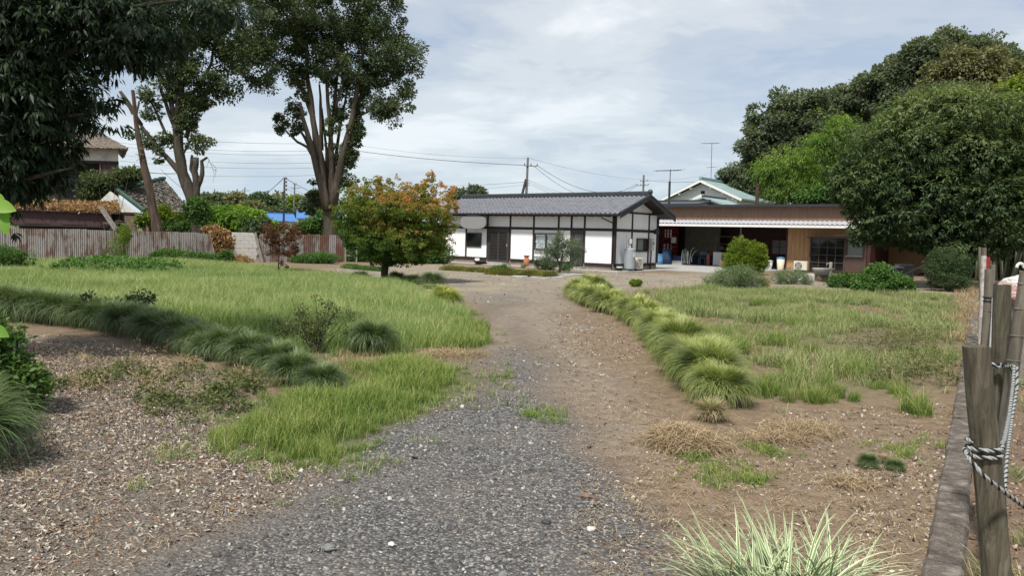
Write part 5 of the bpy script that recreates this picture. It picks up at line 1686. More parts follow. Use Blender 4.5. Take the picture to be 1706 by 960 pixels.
strip('low yellow-green hedge strip before the left half of the white house', (738, 450), (850, 457), 0.7, 0.2, 11000, 'leaf_yard')
strip('low yellow-green hedge strip before the middle of the white house', (815, 457), (925, 463), 0.9, 0.26, 14000, 'leaf_yard')
strip('low green hedge strip in the yard left of the maple', (575, 447), (640, 453), 0.5, 0.18, 5000, 'leaf_shrub')
shrub('small bright shrub standing in the middle of the low hedge strips', (838, 458), None, [(838, 449, 9, 6), (824, 450, 6, 5)], 3000, 'leaf_shrub', 0.06, 0.03, clump=.1)
shrub('small yellow bush on dry ground past the end of the grass clump row', (1060, 478), None, [(1060, 472, 8, 5)], 1400, 'leaf_gold', 0.06, 0.03, clump=.08, stems=2)
# stepping stones in the yard
STN = ['nearest the low golden hedge end', 'right of the first and slightly behind', 'left of the olive tree foot', 'lower left beside the golden hedge', 'under the olive tree', 'between the olive tree and the second door', 'furthest right towards the water heater', 'alone in front of the middle hedge strip']
for k, (a, b) in enumerate(((912, 461), (925, 463.5), (905, 464.5), (895, 463.5), (931, 461.5), (948, 459), (960, 458), (865, 462))):
    c0 = G(a, b)
    mb = MB()
    pts = [(c0.x + 0.34 * math.cos(j * PI / 4 + .3) * random.uniform(.8, 1.15), c0.y + 0.36 * math.sin(j * PI / 4 + .3) * random.uniform(.8, 1.15)) for j in range(8)]
    mb.prism(pts, 'z', -0.02, 0.05)
    o = mb.build('stepping_stone', M['concrete'], bevel=0.008)
    tag(o, 'flat pale stepping stone, the one ' + STN[k], 'stepping stone', 'stepping stones before the white house')
pp = MB().add([G(540, 446, .02), G(575, 444, .02), G(700, 449, .02), G(735, 443, .02), G(560, 440, .02)], [(0, 1, 2, 3, 4)])

# weeds along the fence
shrub('bright green weeds along the foot of the long rusty fence', (330, 438), 33.5, [(275, 430, 16, 8), (300, 430, 22, 9), (325, 432, 22, 7), (345, 434, 16, 6)], 14000, 'leaf_shrub', 0.10, 0.05, clump=.2, flat=1.0)
shrub('dark weeds at the left end of the bright weed patch', (262, 436), 33, [(262, 430, 9, 8)], 2500, 'leaf_weed', 0.1, 0.04, clump=.15)
shrub('tall pale green seedling weeds in front of the long rusty fence', (203, 436), 31.5, [(200, 410, 12, 20), (210, 395, 8, 14), (192, 422, 12, 10)], 3200, 'leaf_gold', 0.07, 0.018, clump=.2, flat=1.4, stems=9, bark='leaf_pale', droop=-.2, shell=.1)
shrub('broad green creeper over the top of the rusty fence', (208, 436), 32, [(206, 384, 6, 8), (208, 396, 5, 8)], 900, 'leaf_weed', 0.1, 0.06, clump=.15, stems=2)
shrub('lush weed patch at the foot of the striped rusty fence', (532, 438), 36.5, [(510, 431, 18, 5), (532, 430, 22, 7), (555, 431, 12, 5), (495, 433, 12, 4)], 9000, 'leaf_shrub', 0.09, 0.03, clump=.18)
shrub('dark green bush in the fence gap', (377, 438), 33.5, [(377, 428, 9, 8)], 2600, 'leaf_weed', 0.09, 0.045, clump=.16)
shrub('brown dead creeper heaped in the fence gap', (368, 434), 36, [(358, 392, 14, 10), (370, 402, 14, 12), (372, 416, 11, 10), (350, 385, 8, 6), (402, 434, 12, 4)], 6000, 'dead_leaf', 0.12, 0.08, clump=.25, shell=.2)
shrub('green ivy wrapped round the foot of the left camphor', (330, 428), 36.6, [(330, 345, 16, 12), (335, 358, 12, 10), (325, 355, 12, 12)], 5200, 'leaf_weed', 0.13, 0.07, clump=.3, stems=2)
shrub('leafy weeds with seed heads at the left end of the rusty fence', (28, 442), 24, [(20, 428, 22, 8), (42, 432, 14, 8), (5, 425, 16, 10)], 4500, 'leaf_weed', 0.08, 0.03, clump=.15, flat=1.2, stems=6)
shrub('bushes behind the right end of the striped rusty fence', (620, 437), 40, [(590, 425, 20, 12), (625, 430, 26, 9), (660, 428, 30, 12), (700, 428, 30, 12), (735, 425, 16, 12)], 14000, 'leaf_weed', 0.14, 0.07, clump=.3)


# ------------------------------------------------------------------ rusty fences on the left
def corr_sheet(a, b, z0, z1a, z1b, parent, mat, name='metal_sheet', pitch_=0.076, amp=0.012, lean=0.0, shift=0.0):
    """a corrugated upright sheet from a to b (ground points)"""
    a, b = Vector(a), Vector(b)
    d = b - a
    Lg = d.length
    d.normalize()
    nrm = Vector((d.y, -d.x, 0))
    n = max(4, int(Lg / pitch_ * 4))
    vs, fs = [], []
    for i in range(n + 1):
        s = i / n
        w = amp * math.sin(2 * PI * s * Lg / pitch_)
        zt = z1a + (z1b - z1a) * s + (random.uniform(-.012, .012) if i % 3 == 0 else 0)
        p = a + d * s * Lg + nrm * w
        vs += [(p.x, p.y, z0), (p.x + d.x * shift + nrm.x * lean, p.y + d.y * shift + nrm.y * lean, zt)]
    for i in range(n):
        fs.append((2 * i, 2 * i + 2, 2 * i + 3, 2 * i + 1))
    return MB().add(vs, fs).build(name, mat, parent, world=True)


FA, FB = G(-60, 434.5), G(330, 438)
FA = Vector((-22.6, 29.5, 0))
FB = Vector((-14.55, 34.45, 0))
f1 = thing('corrugated_fence', 'long fence of rust-streaked corrugated sheets at the left of the lawn', 'fence', FA)
nS = 13
dF = (FB - FA) / nS
for k in range(nS):
    a = FA + dF * k
    b = FA + dF * (k + 1.03)
    off = Vector((dF.y, -dF.x, 0)).normalized() * (0.02 if k % 2 else 0.0)
    h = 1.36 + random.uniform(-.03, .03)
    corr_sheet(a + off, b + off, 0, h, h + random.uniform(-.03, .03), f1, M['rust_fence'] if k not in (1, ) else M['rust_fence_dark'], lean=random.uniform(-.03, .03))
for k in range(nS + 1):
    a = FA + dF * k - Vector((dF.y, -dF.x, 0)).normalized() * 0.08
    MB().box(a.x - .04, a.x + .04, a.y - .03, a.y + .03, 0, 1.3 + random.uniform(-.05, .1)).build('fence_post', M['old_wood'], f1, world=True)
for z in (0.5, 1.15):
    a, b = FA - Vector((dF.y, -dF.x, 0)).normalized() * 0.045, FB - Vector((dF.y, -dF.x, 0)).normalized() * 0.045
    MB().beam((a.x, a.y, z), (b.x + .5, b.y + .3, z), 0.04, 0.06).build('rail', M['old_wood'], f1, world=True)
a = FB + dF * 0.28
b = a + dF * 0.98
corr_sheet(a, b, 0, 1.36, 1.30, f1, M['rust_fence'], shift=-0.30, lean=0.05)
# dumped dark box against the fence
db = thing('dumped_crate', 'small dark broken box dumped against the foot of the rusty fence', 'box', G(166, 434.5), 0.3)
MB().box(-0.12, 0.2, -0.1, 0.1, 0.0, 0.42).build('crate_body', M['black'], db)
MB().box(-0.5, 0.1, -0.14, 0.02, 0.0, 0.12).build('rubble', M['old_wood'], db)

F2A, F2B = Vector((-12.2, 36.3, 0)), Vector((-8.75, 38.75, 0))
f2 = thing('striped_fence', 'shorter rusty fence with alternating pale and heavily rusted sheets left of the maple', 'fence', F2A)
nS = 10
dF = (F2B - F2A) / nS
for k in range(nS):
    a, b = F2A + dF * k, F2A + dF * (k + 1.02)
    off = Vector((dF.y, -dF.x, 0)).normalized() * (0.025 if k % 2 else 0.0)
    corr_sheet(a + off, b + off, 0, 1.38, 1.38 + random.uniform(-.02, .02), f2, M['rust_fence_dark'] if k % 2 else M['rust_fence'], pitch_=0.1, amp=0.008)
bk_ = Vector((dF.y, -dF.x, 0)).normalized()
for k in range(nS + 1):
    a = F2A + dF * k - bk_ * 0.08
    MB().box(a.x - .035, a.x + .035, a.y - .03, a.y + .03, 0, 1.33).build('fence_post', M['grey_wood'], f2, world=True)
MB().beam(tuple(F2A + Vector((-.6, -.4, 1.43)) - bk_ * .03), tuple(F2A + dF * 4 + Vector((0, 0, 1.42)) - bk_ * .03), 0.03, 0.04).build('rail', M['black'], f2, world=True)
a = F2A - dF * .35
MB().beam((a.x + .28, a.y - .1, 0), (a.x - .12, a.y, 1.42), 0.12, 0.09).build('leaning_board', M['grey_wood'], f2, world=True)
rl = thing('wooden_rail', 'short wooden post and rail at the right end of the striped fence', 'fence', F2B)
for s in (0.1, 0.62):
    p = F2B + Vector((s, s * .5, 0))
    MB().box(p.x - .04, p.x + .04, p.y - .04, p.y + .04, 0, 0.85).build('fence_post', M['grey_wood'], rl, world=True)
for z in (0.35, 0.75):
    MB().beam((F2B.x, F2B.y, z), (F2B.x + .62, F2B.y + .31, z), 0.03, 0.07).build('rail', M['grey_wood'], rl, world=True)
# whitewashed block wall in the gap
bwA = P(386, 392, 38.2)
bwA.z = 0
bw = thing('block_wall', 'short whitewashed concrete block wall between the two rusty fences', 'wall', bwA, rad(30))
bme = {}
for r_ in range(7):
    for c_ in range(-1, 4):
        x0 = c_ * 0.40 + (0.2 if r_ % 2 else 0)
        xa, xb = max(0, x0), min(x0 + 0.40, 1.25)
        if xb - xa < 0.05:
            continue
        key = (round(xb - xa, 2), random.randint(0, 1))
        if key not in bme:
            bme[key] = MB().box(0.006, key[0] - 0.006, -0.05, 0.05, 0.006, 0.196).mesh('block', M['block'], bevel=0.006)
        o = link(bpy.data.objects.new('block', bme[key]))
        o.parent = bw
        o.location = (xa, random.uniform(-.006, .006), r_ * 0.2)
MB().box(0.01, 1.24, -0.035, 0.04, 0.0, 1.39).build('mortar', M['concrete'], bw)
log = thing('rubble_heap', 'low heap of dead leaves and rubble at the foot of the block wall', 'rubble', G(398, 439))
V, F, v = leaf_cloud([pblob(395, 434, 12, 4, 34.5, .3), pblob(408, 435, 8, 4, 34.5, .3)], 1200, 0.1, 0.05, 0.1, RNG)
V[:, 2] = np.maximum(V[:, 2], 0.01)
np_obj('dead_leaves', V, F, M['dead_leaf'], log, world=True, v=v)


# ------------------------------------------------------------------ ruined farmhouse behind the fence
def slab4(mb, q, th, mi=0):
    """quad with thickness th downward"""
    q = [Vector(p) for p in q]
    n = (q[1] - q[0]).cross(q[3] - q[0]).normalized()
    if n.z < 0:
        n = -n
    lo = [p - n * th for p in q]
    mb.add(q + lo, [(0, 1, 2, 3), (7, 6, 5, 4), (0, 4, 5, 1), (1, 5, 6, 2), (2, 6, 7, 3), (3, 7, 4, 0)], mi)


def tiled_roof(q, parent, mat, cols, rows, jitter=0.02, name='roof_tile', lift=0.035):
    """q: eave-left, eave-right, ridge-right, ridge-left"""
    q = [np.array(p) for p in q]
    nrm = np.cross(q[1] - q[0], q[3] - q[0])
    nrm = nrm / np.linalg.norm(nrm)
    if nrm[2] < 0:
        nrm = -nrm
    V, F = [], []
    for r in range(rows):
        for c_ in range(cols):
            s0, s1 = c_ / cols + .004, (c_ + 1) / cols - .004
            t0, t1 = r / rows - 0.01, (r + 1) / rows

            def pt(s, t_):
                return (q[0] * (1 - s) + q[1] * s) * (1 - t_) + (q[3] * (1 - s) + q[2] * s) * t_
            j = random.uniform(-jitter, jitter)
            j2 = random.uniform(-jitter, jitter)
            b = len(V)
            sm = (s0 + s1) / 2
            V += [pt(s0, t0) + nrm * (lift + j), pt(sm, t0) + nrm * (lift - .02 + j), pt(s1, t0) + nrm * (lift + j2), pt(s1, t1) + nrm * j2, pt(sm, t1) + nrm * (-.015), pt(s0, t1) + nrm * j,
                  pt(s0, t0) + nrm * (lift + j - .04), pt(sm, t0) + nrm * (lift + j - .06), pt(s1, t0) + nrm * (lift + j2 - .04)]
            F += [(b, b + 1, b + 4, b + 5), (b + 1, b + 2, b + 3, b + 4), (b + 6, b + 7, b + 1, b), (b + 7, b + 8, b + 2, b + 1)]
    o = np_obj(name, np.array(V), np.array(F), mat, parent, world=True)
    o['kind'] = 'stuff'
    return o


YR = 47.0
fh = thing('ruined_farmhouse', 'abandoned two-storey house with white upper wall behind the dark evergreen', 'house', P(150, 380, YR) * 1.0 - Vector((0, 0, P(150, 380, YR).z)))
x0, x1 = P(60, 250, YR).x, P(197, 250, YR).x
zt, zm, zb = P(170, 248, YR).z, P(170, 268, YR).z, P(170, 300, YR).z
SK = -2.75
MB().prism([(x0, YR), (x1, YR), (x1 + SK, YR + 5), (x0 + SK, YR + 5)], 'z', zm, zt).build('upper_wall', M['old_plaster'], fh, world=True)
MB().prism([(x0 - .05, YR - .05), (x1 + .05, YR - .05), (x1 + .05 + SK, YR + 5.05), (x0 - .05 + SK, YR + 5.05)], 'z', zm - .16, zm - .002).build('wall_beam', M['timber'], fh, world=True)
MB().prism([(P(168, 280, YR).x, YR + .05), (x1 - .03, YR + .05), (x1 - .03 + SK, YR + 4.95), (P(168, 280, YR).x + SK, YR + 4.95)], 'z', 0, zm - .17).build('lower_wall', M['old_brown'], fh, world=True)
MB().box(x0, P(168, 280, YR).x - .7, YR + 1.2, YR + 1.4, 0, zm - .17).build('recess_wall', M['dark_inside'], fh, world=True)
MB().box(P(166, 280, YR).x, P(168.5, 280, YR).x, YR - .02, YR + .1, 0, zm - .17).build('post', M['old_wood'], fh, world=True)
e = [P(50, 246, YR - .7), P(213, 251, YR - .7), P(170, 222, YR + 2.5), P(50, 222, YR + 2.5)]
e[0].z = e[1].z = zt + 0.0
e[2].z = e[3].z = zt + 1.25
mb = MB()
slab4(mb, e, 0.12)
slab4(mb, [e[1], e[1] + Vector((-3.5, 6.3, 0)), e[2] + Vector((-.05, .1, 0)), e[2]], 0.12)
rf1 = mb.build('roof', M['old_wood'], fh, world=True)
tiled_roof(e, rf1, M['old_tile'], 24, 9, 0.025)
tiled_roof([e[1], e[1] + Vector((-3.5, 6.3, 0)), e[2] + Vector((-.05, .1, 0)), e[2]], rf1, M['old_tile'], 12, 9, 0.025)

# middle barn: cream gable and long sagging tiled roof
YM = 41.0
bn_ = thing('collapsing_barn', 'collapsing barn with cream gable and sagging mossy tiled roof behind the camphor', 'barn', P(250, 385, YM) - Vector((0, 0, P(250, 385, YM).z)))
apx = P(183, 319, YM)
gl = P(165, 342, YM)
gr = P(226, 354, YM)
gz = gr.z
mb = MB()
mb.add([(gl.x, YM, gz), (gr.x, YM, gz), (apx.x, YM, apx.z), (gl.x, YM, gl.z + .2)] + [(gl.x, YM + .15, gz), (gr.x, YM + .15, gz), (apx.x, YM + .15, apx.z), (gl.x, YM + .15, gl.z + .2)],
       [(0, 1, 2, 3), (7, 6, 5, 4), (0, 4, 5, 1), (1, 5, 6, 2), (2, 6, 7, 3), (3, 7, 4, 0)])
mb.build('gable_wall', M['old_plaster'], bn_, world=True)
MB().box(P(204, 360, YM).x, P(226, 360, YM).x, YM, YM + .1, 0, gz - .05).build('plank_wall', M['old_wood'], bn_, world=True)
MB().box(P(204, 360, YM).x - 1.5, P(206, 360, YM).x - .1, YM + .8, YM + .9, 0, gz - .05).build('dark_opening_sheet', M['dark_inside'], bn_, world=True)  # dark sheet: shade inside the opening put into a surface colour
MB().box(P(150, 360, YM).x, P(228, 360, YM).x, YM - .05, YM + .16, gz - .12, gz - .002).build('wall_beam', M['timber'], bn_, world=True)
q = [P(240, 352, YM + .3), P(320, 354, YM + 1.2), P(274, 299, YM + 5.5), P(196, 318, YM + 1.5)]
mb = MB()
slab4(mb, q, 0.15)
rf2 = mb.build('roof', M['old_wood'], bn_, world=True)
tiled_roof(q, rf2, M['old_tile'], 22, 18, 0.045, lift=0.06)
mb = MB()
for k in range(12):
    a = Vector(q[3]).lerp(q[0], k / 12)
    b = Vector(q[3]).lerp(q[0], (k + 1.1) / 12)
    mb.tube([a + Vector((0, -.05, .1)), b + Vector((0, -.05, .06))], [0.11, 0.09], 6)
mb.build('verge_tile', M['moss_tile'], bn_, world=True)['kind'] = 'stuff'
mb = MB()
for k in range(9):
    a = Vector(q[3]).lerp(q[2], k / 9)
    b = Vector(q[3]).lerp(q[2], (k + 1.1) / 9)
    mb.tube([a + Vector((0, 0, .12)), b + Vector((0, 0, .08))], [0.12, 0.10], 6)
mb.build('ridge_tile', M['moss_tile'], bn_, world=True)['kind'] = 'stuff'
MB().box(P(232, 370, YM + 1).x, P(316, 370, YM + 1).x, YM + 1.4, YM + 1.5, 0, P(280, 356, YM + 1).z).build('wall', M['old_brown'], bn_, world=True)
for a in (240, 268, 300):
    p = P(a, 360, YM + .8)
    MB().box(p.x - .08, p.x + .08, YM + 1.2, YM + 1.38, 0, p.z + .1).build('post', M['old_wood'], bn_, world=True)
MB().beam(tuple(P(232, 363, YM)), tuple(P(262, 372, YM - .5)), 0.12, 0.1).build('fallen_beam', M['grey_wood'], bn_, world=True)
MB().beam(tuple(P(314, 345, 37)), tuple(P(329, 384, 37)), 0.08, 0.06).build('fallen_beam', M['grey_wood'], bn_, world=True)

# front lean-to with leaf-covered roof
YL = 36.0
ln = thing('lean_to_shed', 'low maroon lean-to with dead leaves on its roof just behind the rusty fence', 'shed', P(110, 385, YL) - Vector((0, 0, P(110, 385, YL).z)))
xa, xb = P(20, 350, YL).x, P(186, 350, YL).x
zl0, zl1 = P(100, 350.5, YL).z, P(100, 374, YL).z
for k in range(8):
    s0 = xa + (xb - xa) * k / 8
    corr_sheet((s0, YL, 0), (s0 + (xb - xa) / 8, YL, 0), zl1 - (0.0 if k % 3 else .06), zl0, zl0, ln, M['old_brown'], pitch_=0.076, amp=0.01)
MB().box(xa, xb + .3, YL + .5, YL + .6, 0, zl0 - .05).build('back_wall', M['dark_inside'], ln, world=True)
MB().box(xa, xb + .9, YL - .1, YL - .02, zl1 - .1, zl1 - .03).build('wall_beam', M['timber'], ln, world=True)
q = [Vector((xa - .2, YL - .25, zl0 + .02)), Vector((P(204, 354, YL).x, YL - .25, zl0 - .05)), Vector((P(196, 354, YL + 2.6).x, YL + 2.6, zl0 + .42)), Vector((xa - .2, YL + 2.6, zl0 + .42))]
mb = MB()
slab4(mb, q, 0.06)
lr = mb.build('roof', M['old_brown'], ln, world=True)
n = 9000
s, t_ = RNG.random(n), RNG.random(n)
qq = [np.array(p) for p in q]
base = (qq[0] * (1 - s)[:, None] + qq[1] * s[:, None]) * (1 - t_)[:, None] + (qq[3] * (1 - s)[:, None] + qq[2] * s[:, None]) * t_[:, None]
base[:, 2] += RNG.random(n) ** 2 * (0.08 + .18 * fnoise(base[:, 0], base[:, 1], 1.2, 4))
V, F = leaf_arrays(base, RNG.normal(size=(n, 3)) * np.array([1, 1, .5]), RNG.normal(size=(n, 3)) * .5 + np.array([0, 0, 1.0]), RNG.uniform(.1, .2, n), RNG.uniform(.05, .09, n))
np_obj('dead_leaves', V, F, M['dead_leaf'], lr, world=True, v=np.repeat(np.clip(RNG.normal(.45, .25, n), 0, 1), 4))['kind'] = 'stuff'
lb = thing('leaning_timber', 'thick weathered timber leaning from the leaf-covered roof down to the fence top', 'timber', P(196, 383, 35))
MB().beam(tuple(P(168, 345, 35.2)), tuple(P(194, 384, 34.9)), 0.2, 0.12).build('beam', M['grey_wood'], lb, world=True)
dr_ = thing('broken_boards', 'heap of broken boards in the dark gap right of the leaning timber', 'debris', P(205, 378, YL))
for k in range(9):
    a = P(random.uniform(192, 215), random.uniform(366, 380), YL - .3)
    MB().beam(a, a + Vector((random.uniform(-.9, .9), random.uniform(-.2, .2), random.uniform(-.15, .2))), 0.14, 0.03).build('board', M['old_wood'], dr_, world=True)
shrub('tangled green creeper growing over the ruined house roof', (180, 440), 43, [(165, 306, 24, 10), (192, 302, 24, 10), (215, 292, 20, 7), (150, 322, 18, 12), (178, 320, 14, 8), (150, 300, 12, 12)], 10000, 'leaf_camphor', 0.17, 0.09, clump=.35, name='creeper', stems=3)
shrub('yellow-green creeper hanging from the barn eaves', (262, 438), 40.2, [(242, 364, 9, 5), (270, 358, 12, 7), (290, 364, 12, 6), (272, 349, 6, 4), (300, 370, 10, 5), (235, 370, 6, 5)], 5500, 'leaf_gold', 0.13, 0.07, clump=.3, name='creeper', stems=3)
shrub('dark undergrowth under the barn eaves', (290, 438), 40, [(300, 378, 16, 8), (275, 376, 12, 6)], 3500, 'leaf_weed', 0.14, 0.07, clump=.3, name='creeper', stems=2)


# ------------------------------------------------------------------ land beyond the fences
def simple_crown(label, Yc, blobs, n, mat, L, name='tree', cat='tree', group='trees on the far skyline', clump=1.0, trunk=True, flat=0.75):
    bs = [pblob(a, b, c_, d_, Yc) for a, b, c_, d_ in blobs]
    b0 = P(blobs[0][0], 395, Yc)
    b0.z = 0
    o = thing(name, label, cat, b0, 0, group)
    V, F, v = leaf_cloud(bs, n, L, L * .6, clump, RNG, per_clump=50, shell=.35, flat=flat)
    V[:, 2] = np.maximum(V[:, 2], 0.02)
    np_obj('crown', V, F, M[mat], o, world=True, v=v)
    if trunk:
        c0 = Vector(bs[0][0])
        MB().tube([b0, Vector((b0.x, b0.y, c0.z * .6)), c0], [.3, .25, .12], 6).build('trunk', M['bark_dark'], o, world=True)
    return o


rows = [
    ('grey-green tree at the left end of the skyline row', 190, [(345, 338, 14, 9)], 'leaf_far'), ('second dark tree in the skyline row behind the first small pole', 190, [(362, 338, 12, 10), (370, 340, 8, 8)], 'leaf_far'),
    ('tall pale pointed tree in the skyline row between the two small poles', 210, [(376, 340, 8, 12), (372, 336, 4, 8)], 'leaf_olive'), ('yellowish rounded tree in the skyline row left of the second small pole', 180, [(393, 336, 12, 11), (404, 342, 8, 8)], 'leaf_olive'),
    ('dark round dome-shaped tree alone on the skyline left of the tall pole', 150, [(441, 334, 18, 8), (430, 340, 12, 7), (452, 340, 12, 7)], 'leaf_conifer'),
    ('pale tree on the skyline just left of the tall pole', 200, [(464, 338, 12, 9)], 'leaf_olive'), ('pale yellow tree on the skyline right of the tall pole', 190, [(486, 340, 12, 9), (500, 338, 10, 9)], 'leaf_gold'),
    ('dark tree on the skyline against the big camphor trunk', 120, [(521, 335, 12, 16), (516, 345, 14, 10)], 'leaf_far'), ('low yellow-green tree in front of the dark dome-shaped tree', 130, [(420, 347, 14, 8), (412, 352, 12, 7)], 'leaf_olive'),
    ('low hazy tree seen just right of the big camphor trunk', 160, [(590, 345, 24, 14)], 'leaf_far'),
    ('dark tree crown rising over the ridge of the white house', 95, [(789, 319, 12, 6), (797, 323, 12, 6), (776, 325, 14, 5)], 'leaf_far'),
    ('small dark tree showing over the left end of the white house roof', 100, [(762, 327, 9, 5)], 'leaf_far')]
for lab, Yc, bl, mt_ in rows:
    simple_crown(lab, Yc, bl, 2600, mt_, Yc * 0.0042, clump=Yc * .008)
simple_crown('broad dark green hedge of bushes running behind the kudzu slope', 138, [(350, 352, 30, 8), (400, 354, 34, 8), (450, 354, 34, 8), (500, 354, 30, 10), (540, 352, 30, 10), (430, 362, 30, 8), (340, 366, 30, 12)], 15000, 'leaf_camphor', 0.42, 'hedge', 'hedge', None, .9, False)
kz = [(365, 362, 26, 12), (390, 358, 26, 12), (345, 372, 22, 12), (410, 364, 26, 9), (380, 374, 34, 11), (420, 376, 34, 9), (355, 380, 30, 10), (440, 381, 24, 7), (425, 360, 10, 8)]
simple_crown('bright green kudzu-covered slope seen between the camphor trunks', 62, kz, 34000, 'leaf_kudzu', 0.24, 'kudzu_slope', 'vines', None, .5, False)
simple_crown('dark round bush standing in the kudzu slope', 60, [(412, 371, 11, 7)], 3000, 'leaf_weed', 0.2, 'bush', 'bush', None, .35, False)
simple_crown('grey-green bush right of the dark round bush in the kudzu', 59, [(435, 374, 12, 8), (422, 384, 14, 5)], 3000, 'leaf_conifer', 0.2, 'bush', 'bush', None, .35, False)
simple_crown('dense bush between the blue-roofed house and the camphor trunk', 60, [(524, 376, 14, 10), (505, 381, 16, 6), (540, 376, 12, 12), (534, 364, 6, 8)], 7000, 'leaf_weed', 0.22, 'bush', 'bush', None, .4, False)
simple_crown('bushes in the gap between the camphor trunk and the maple', 58, [(575, 378, 24, 16), (610, 380, 24, 14), (650, 384, 30, 14), (700, 385, 36, 14), (750, 385, 30, 14)], 12000, 'leaf_camphor', 0.24, 'bush', 'bush', None, .45, False)
simple_crown('dark growth behind the lean-to at the far left', 52, [(60, 340, 90, 30), (-40, 330, 80, 40), (120, 330, 40, 30)], 12000, 'leaf_weed', 0.24, 'bush', 'bush', None, .5, False)

# blue-roofed house
YB = 120.0
bp_ = P(452, 380, YB)
bp_.z = 0
bh = thing('blue_roof_house', 'low distant house with two bright blue gabled roofs and a cream wall', 'house', bp_, rad(28))


def gable_house(parent, x0, x1, y0, y1, ze, zr, wm, rm, ov=.35):
    MB().prism([(y0, 0), (y1, 0), (y1, ze), ((y0 + y1) / 2, zr - .12), (y0, ze)], 'x', x0, x1).build('wall', wm, parent)
    ym = (y0 + y1) / 2
    sl_ = (zr - ze) / (ym - y0)
    for s in (0, 1):
        ye = y0 - ov if s == 0 else y1 + ov
        zz0 = ze - sl_ * ov
        MB().prism([(ye, zz0), (ym, zr), (ym, zr + .12), (ye, zz0 + .12)], 'x', x0 - ov, x1 + ov).build('roof_slope', rm, parent)
    MB().box(x0 - ov - .02, x1 + ov + .02, ym - .12, ym + .12, zr + .1, zr + .22).build('ridge', rm, parent)


gable_house(bh, 0, 3.6, 0, 4.6, 3.0, 4.1, M['cream'], M['blue_roof'])
bh2 = thing('blue_roof_house', 'taller right-hand part of the distant blue-roofed house, nearer the camphor trunk', 'house', bp_ + Vector((3.3, 3.5, 0)), rad(14))
gable_house(bh2, 0, 6.8, 0, 5, 3.6, 4.95, M['cream'], M['blue_roof'])
MB().box(0.5, 1.6, -.03, 0.05, 1.2, 2.4).build('window', M['glass'], bh2)
MB().box(0.5, 1.4, -.03, 0.05, 1.2, 2.2).build('window', M['glass'], bh)
gh0 = P(345, 352, 100)
gh0.z = 0
gh = thing('grey_roof_hut', 'small dark grey tiled roof just right of the left camphor trunk', 'hut', gh0, 0.2)
gable_house(gh, -1.2, 1.6, 0, 3, 2.7, 3.4, M['old_plaster'], M['ridge_tile'])

# green-roofed house behind the shed
g0 = P(1168, 400, 76)
g0.z = 0
gr_ = thing('green_roof_house', 'two-storey house with pale green roof and white gable behind the shed', 'house', g0, HR)
zr_, ze_ = P(1167, 302, 76).z, P(1167, 327, 76).z - .1
hw_ = 3.6
MB().prism([(-hw_, 0), (hw_, 0), (hw_, ze_ - .75), (-hw_, ze_ - .75)], 'y', 0, 10).build('wall', M['red_brown'], gr_)
MB().prism([(-hw_ - .02, ze_ - .745), (0, ze_ - .2), (hw_ + .02, ze_ - .745), (hw_ + .02, ze_ - .1), (0, zr_ - .15), (-hw_ - .02, ze_ - .1)], 'y', -.06, 10).build('gable_wall', M['white_paint'], gr_)
for s in (-1, 1):
    sl_ = (zr_ - ze_) / hw_
    xe = s * (hw_ + .75)
    zz0 = zr_ - sl_ * (hw_ + .75)
    rr_ = MB().prism([(xe, zz0), (0, zr_), (0, zr_ + .16), (xe, zz0 + .16)], 'y', -.75, 10.7).build('roof_slope', M['green_roof'], gr_)
    MB().beam((xe, -.78, zz0 - .02), (0, -.78, zr_ - .02), .05, .22).build('barge_board', M['white_paint'], rr_)
    mb = MB()
    for k in range(28):
        yy = -.7 + k * .41
        mb.beam((xe, yy, zz0 + .17), (0, yy, zr_ + .17), .04, .03)
    mb.build('roof_seam', M['green_roof'], rr_)['kind'] = 'stuff'
    for k in (0.3, 0.65, 0.97):
        MB().box(s * k * hw_ - .1, s * k * hw_ + .1, -.7, 0, zr_ - sl_ * k * hw_ - .32, zr_ - sl_ * k * hw_ - .12).build('purlin', M['white_paint'], gr_)
MB().box(-.14, .14, -.8, 10.75, zr_ + .15, zr_ + .4).build('ridge', M['green_roof'], gr_)
MB().box(-.2, .2, -.1, -.05, zr_ - 1.25, zr_ - .95).build('vent', M['black'], gr_)
MB().box(-hw_ + .4, -hw_ + 1.5, -.05, .02, ze_ - 2.0, ze_ - 1.35).build('window', M['glass'], gr_)
MB().box(hw_ + .02, hw_ + .1, 1.0, 8, ze_ - 2.0, ze_ - 1.0).build('side_window', M['dark_inside'], gr_)
MB().lathe([(.25, 0), (.3, .1), (.3, .5), (.1, .6)], (hw_ - .1, -.5, ze_ - 1.6), 10).build('water_butt', M['white_paint'], gr_)
g1 = P(1171, 400, 68)
g1.z = 0
gp = thing('grey_roof_porch', 'small grey tiled gable roof just in front of the green-roofed house', 'house', g1, HR)
zr2, ze2 = P(1171, 330.5, 68).z, P(1171, 341, 68).z
MB().prism([(-1.6, 0), (1.6, 0), (1.6, ze2), (0, zr2 - .1), (-1.6, ze2)], 'y', 0, 4).build('wall', M['white_paint'], gp)
for s in (-1, 1):
    MB().prism([(s * 2.1, ze2 - .12), (0, zr2), (0, zr2 + .14), (s * 2.1, ze2 + .02)], 'y', -.4, 4.5).build('roof_slope', M['green_roof'], gp)
MB().box(-.12, .12, -.42, 4.52, zr2 + .12, zr2 + .28).build('ridge', M['ridge_tile'], gp)
g2 = P(1120, 345, 64)
g2.z = 0
gq = thing('long_grey_roof', 'low grey roof seen between the white house gable and the green-roofed house', 'house', g2, HR)
gable_house(gq, -4, 2.2, 0, 4, P(1120, 341, 64).z, P(1120, 335.5, 64).z, M['old_plaster'], M['ridge_tile'], .3)

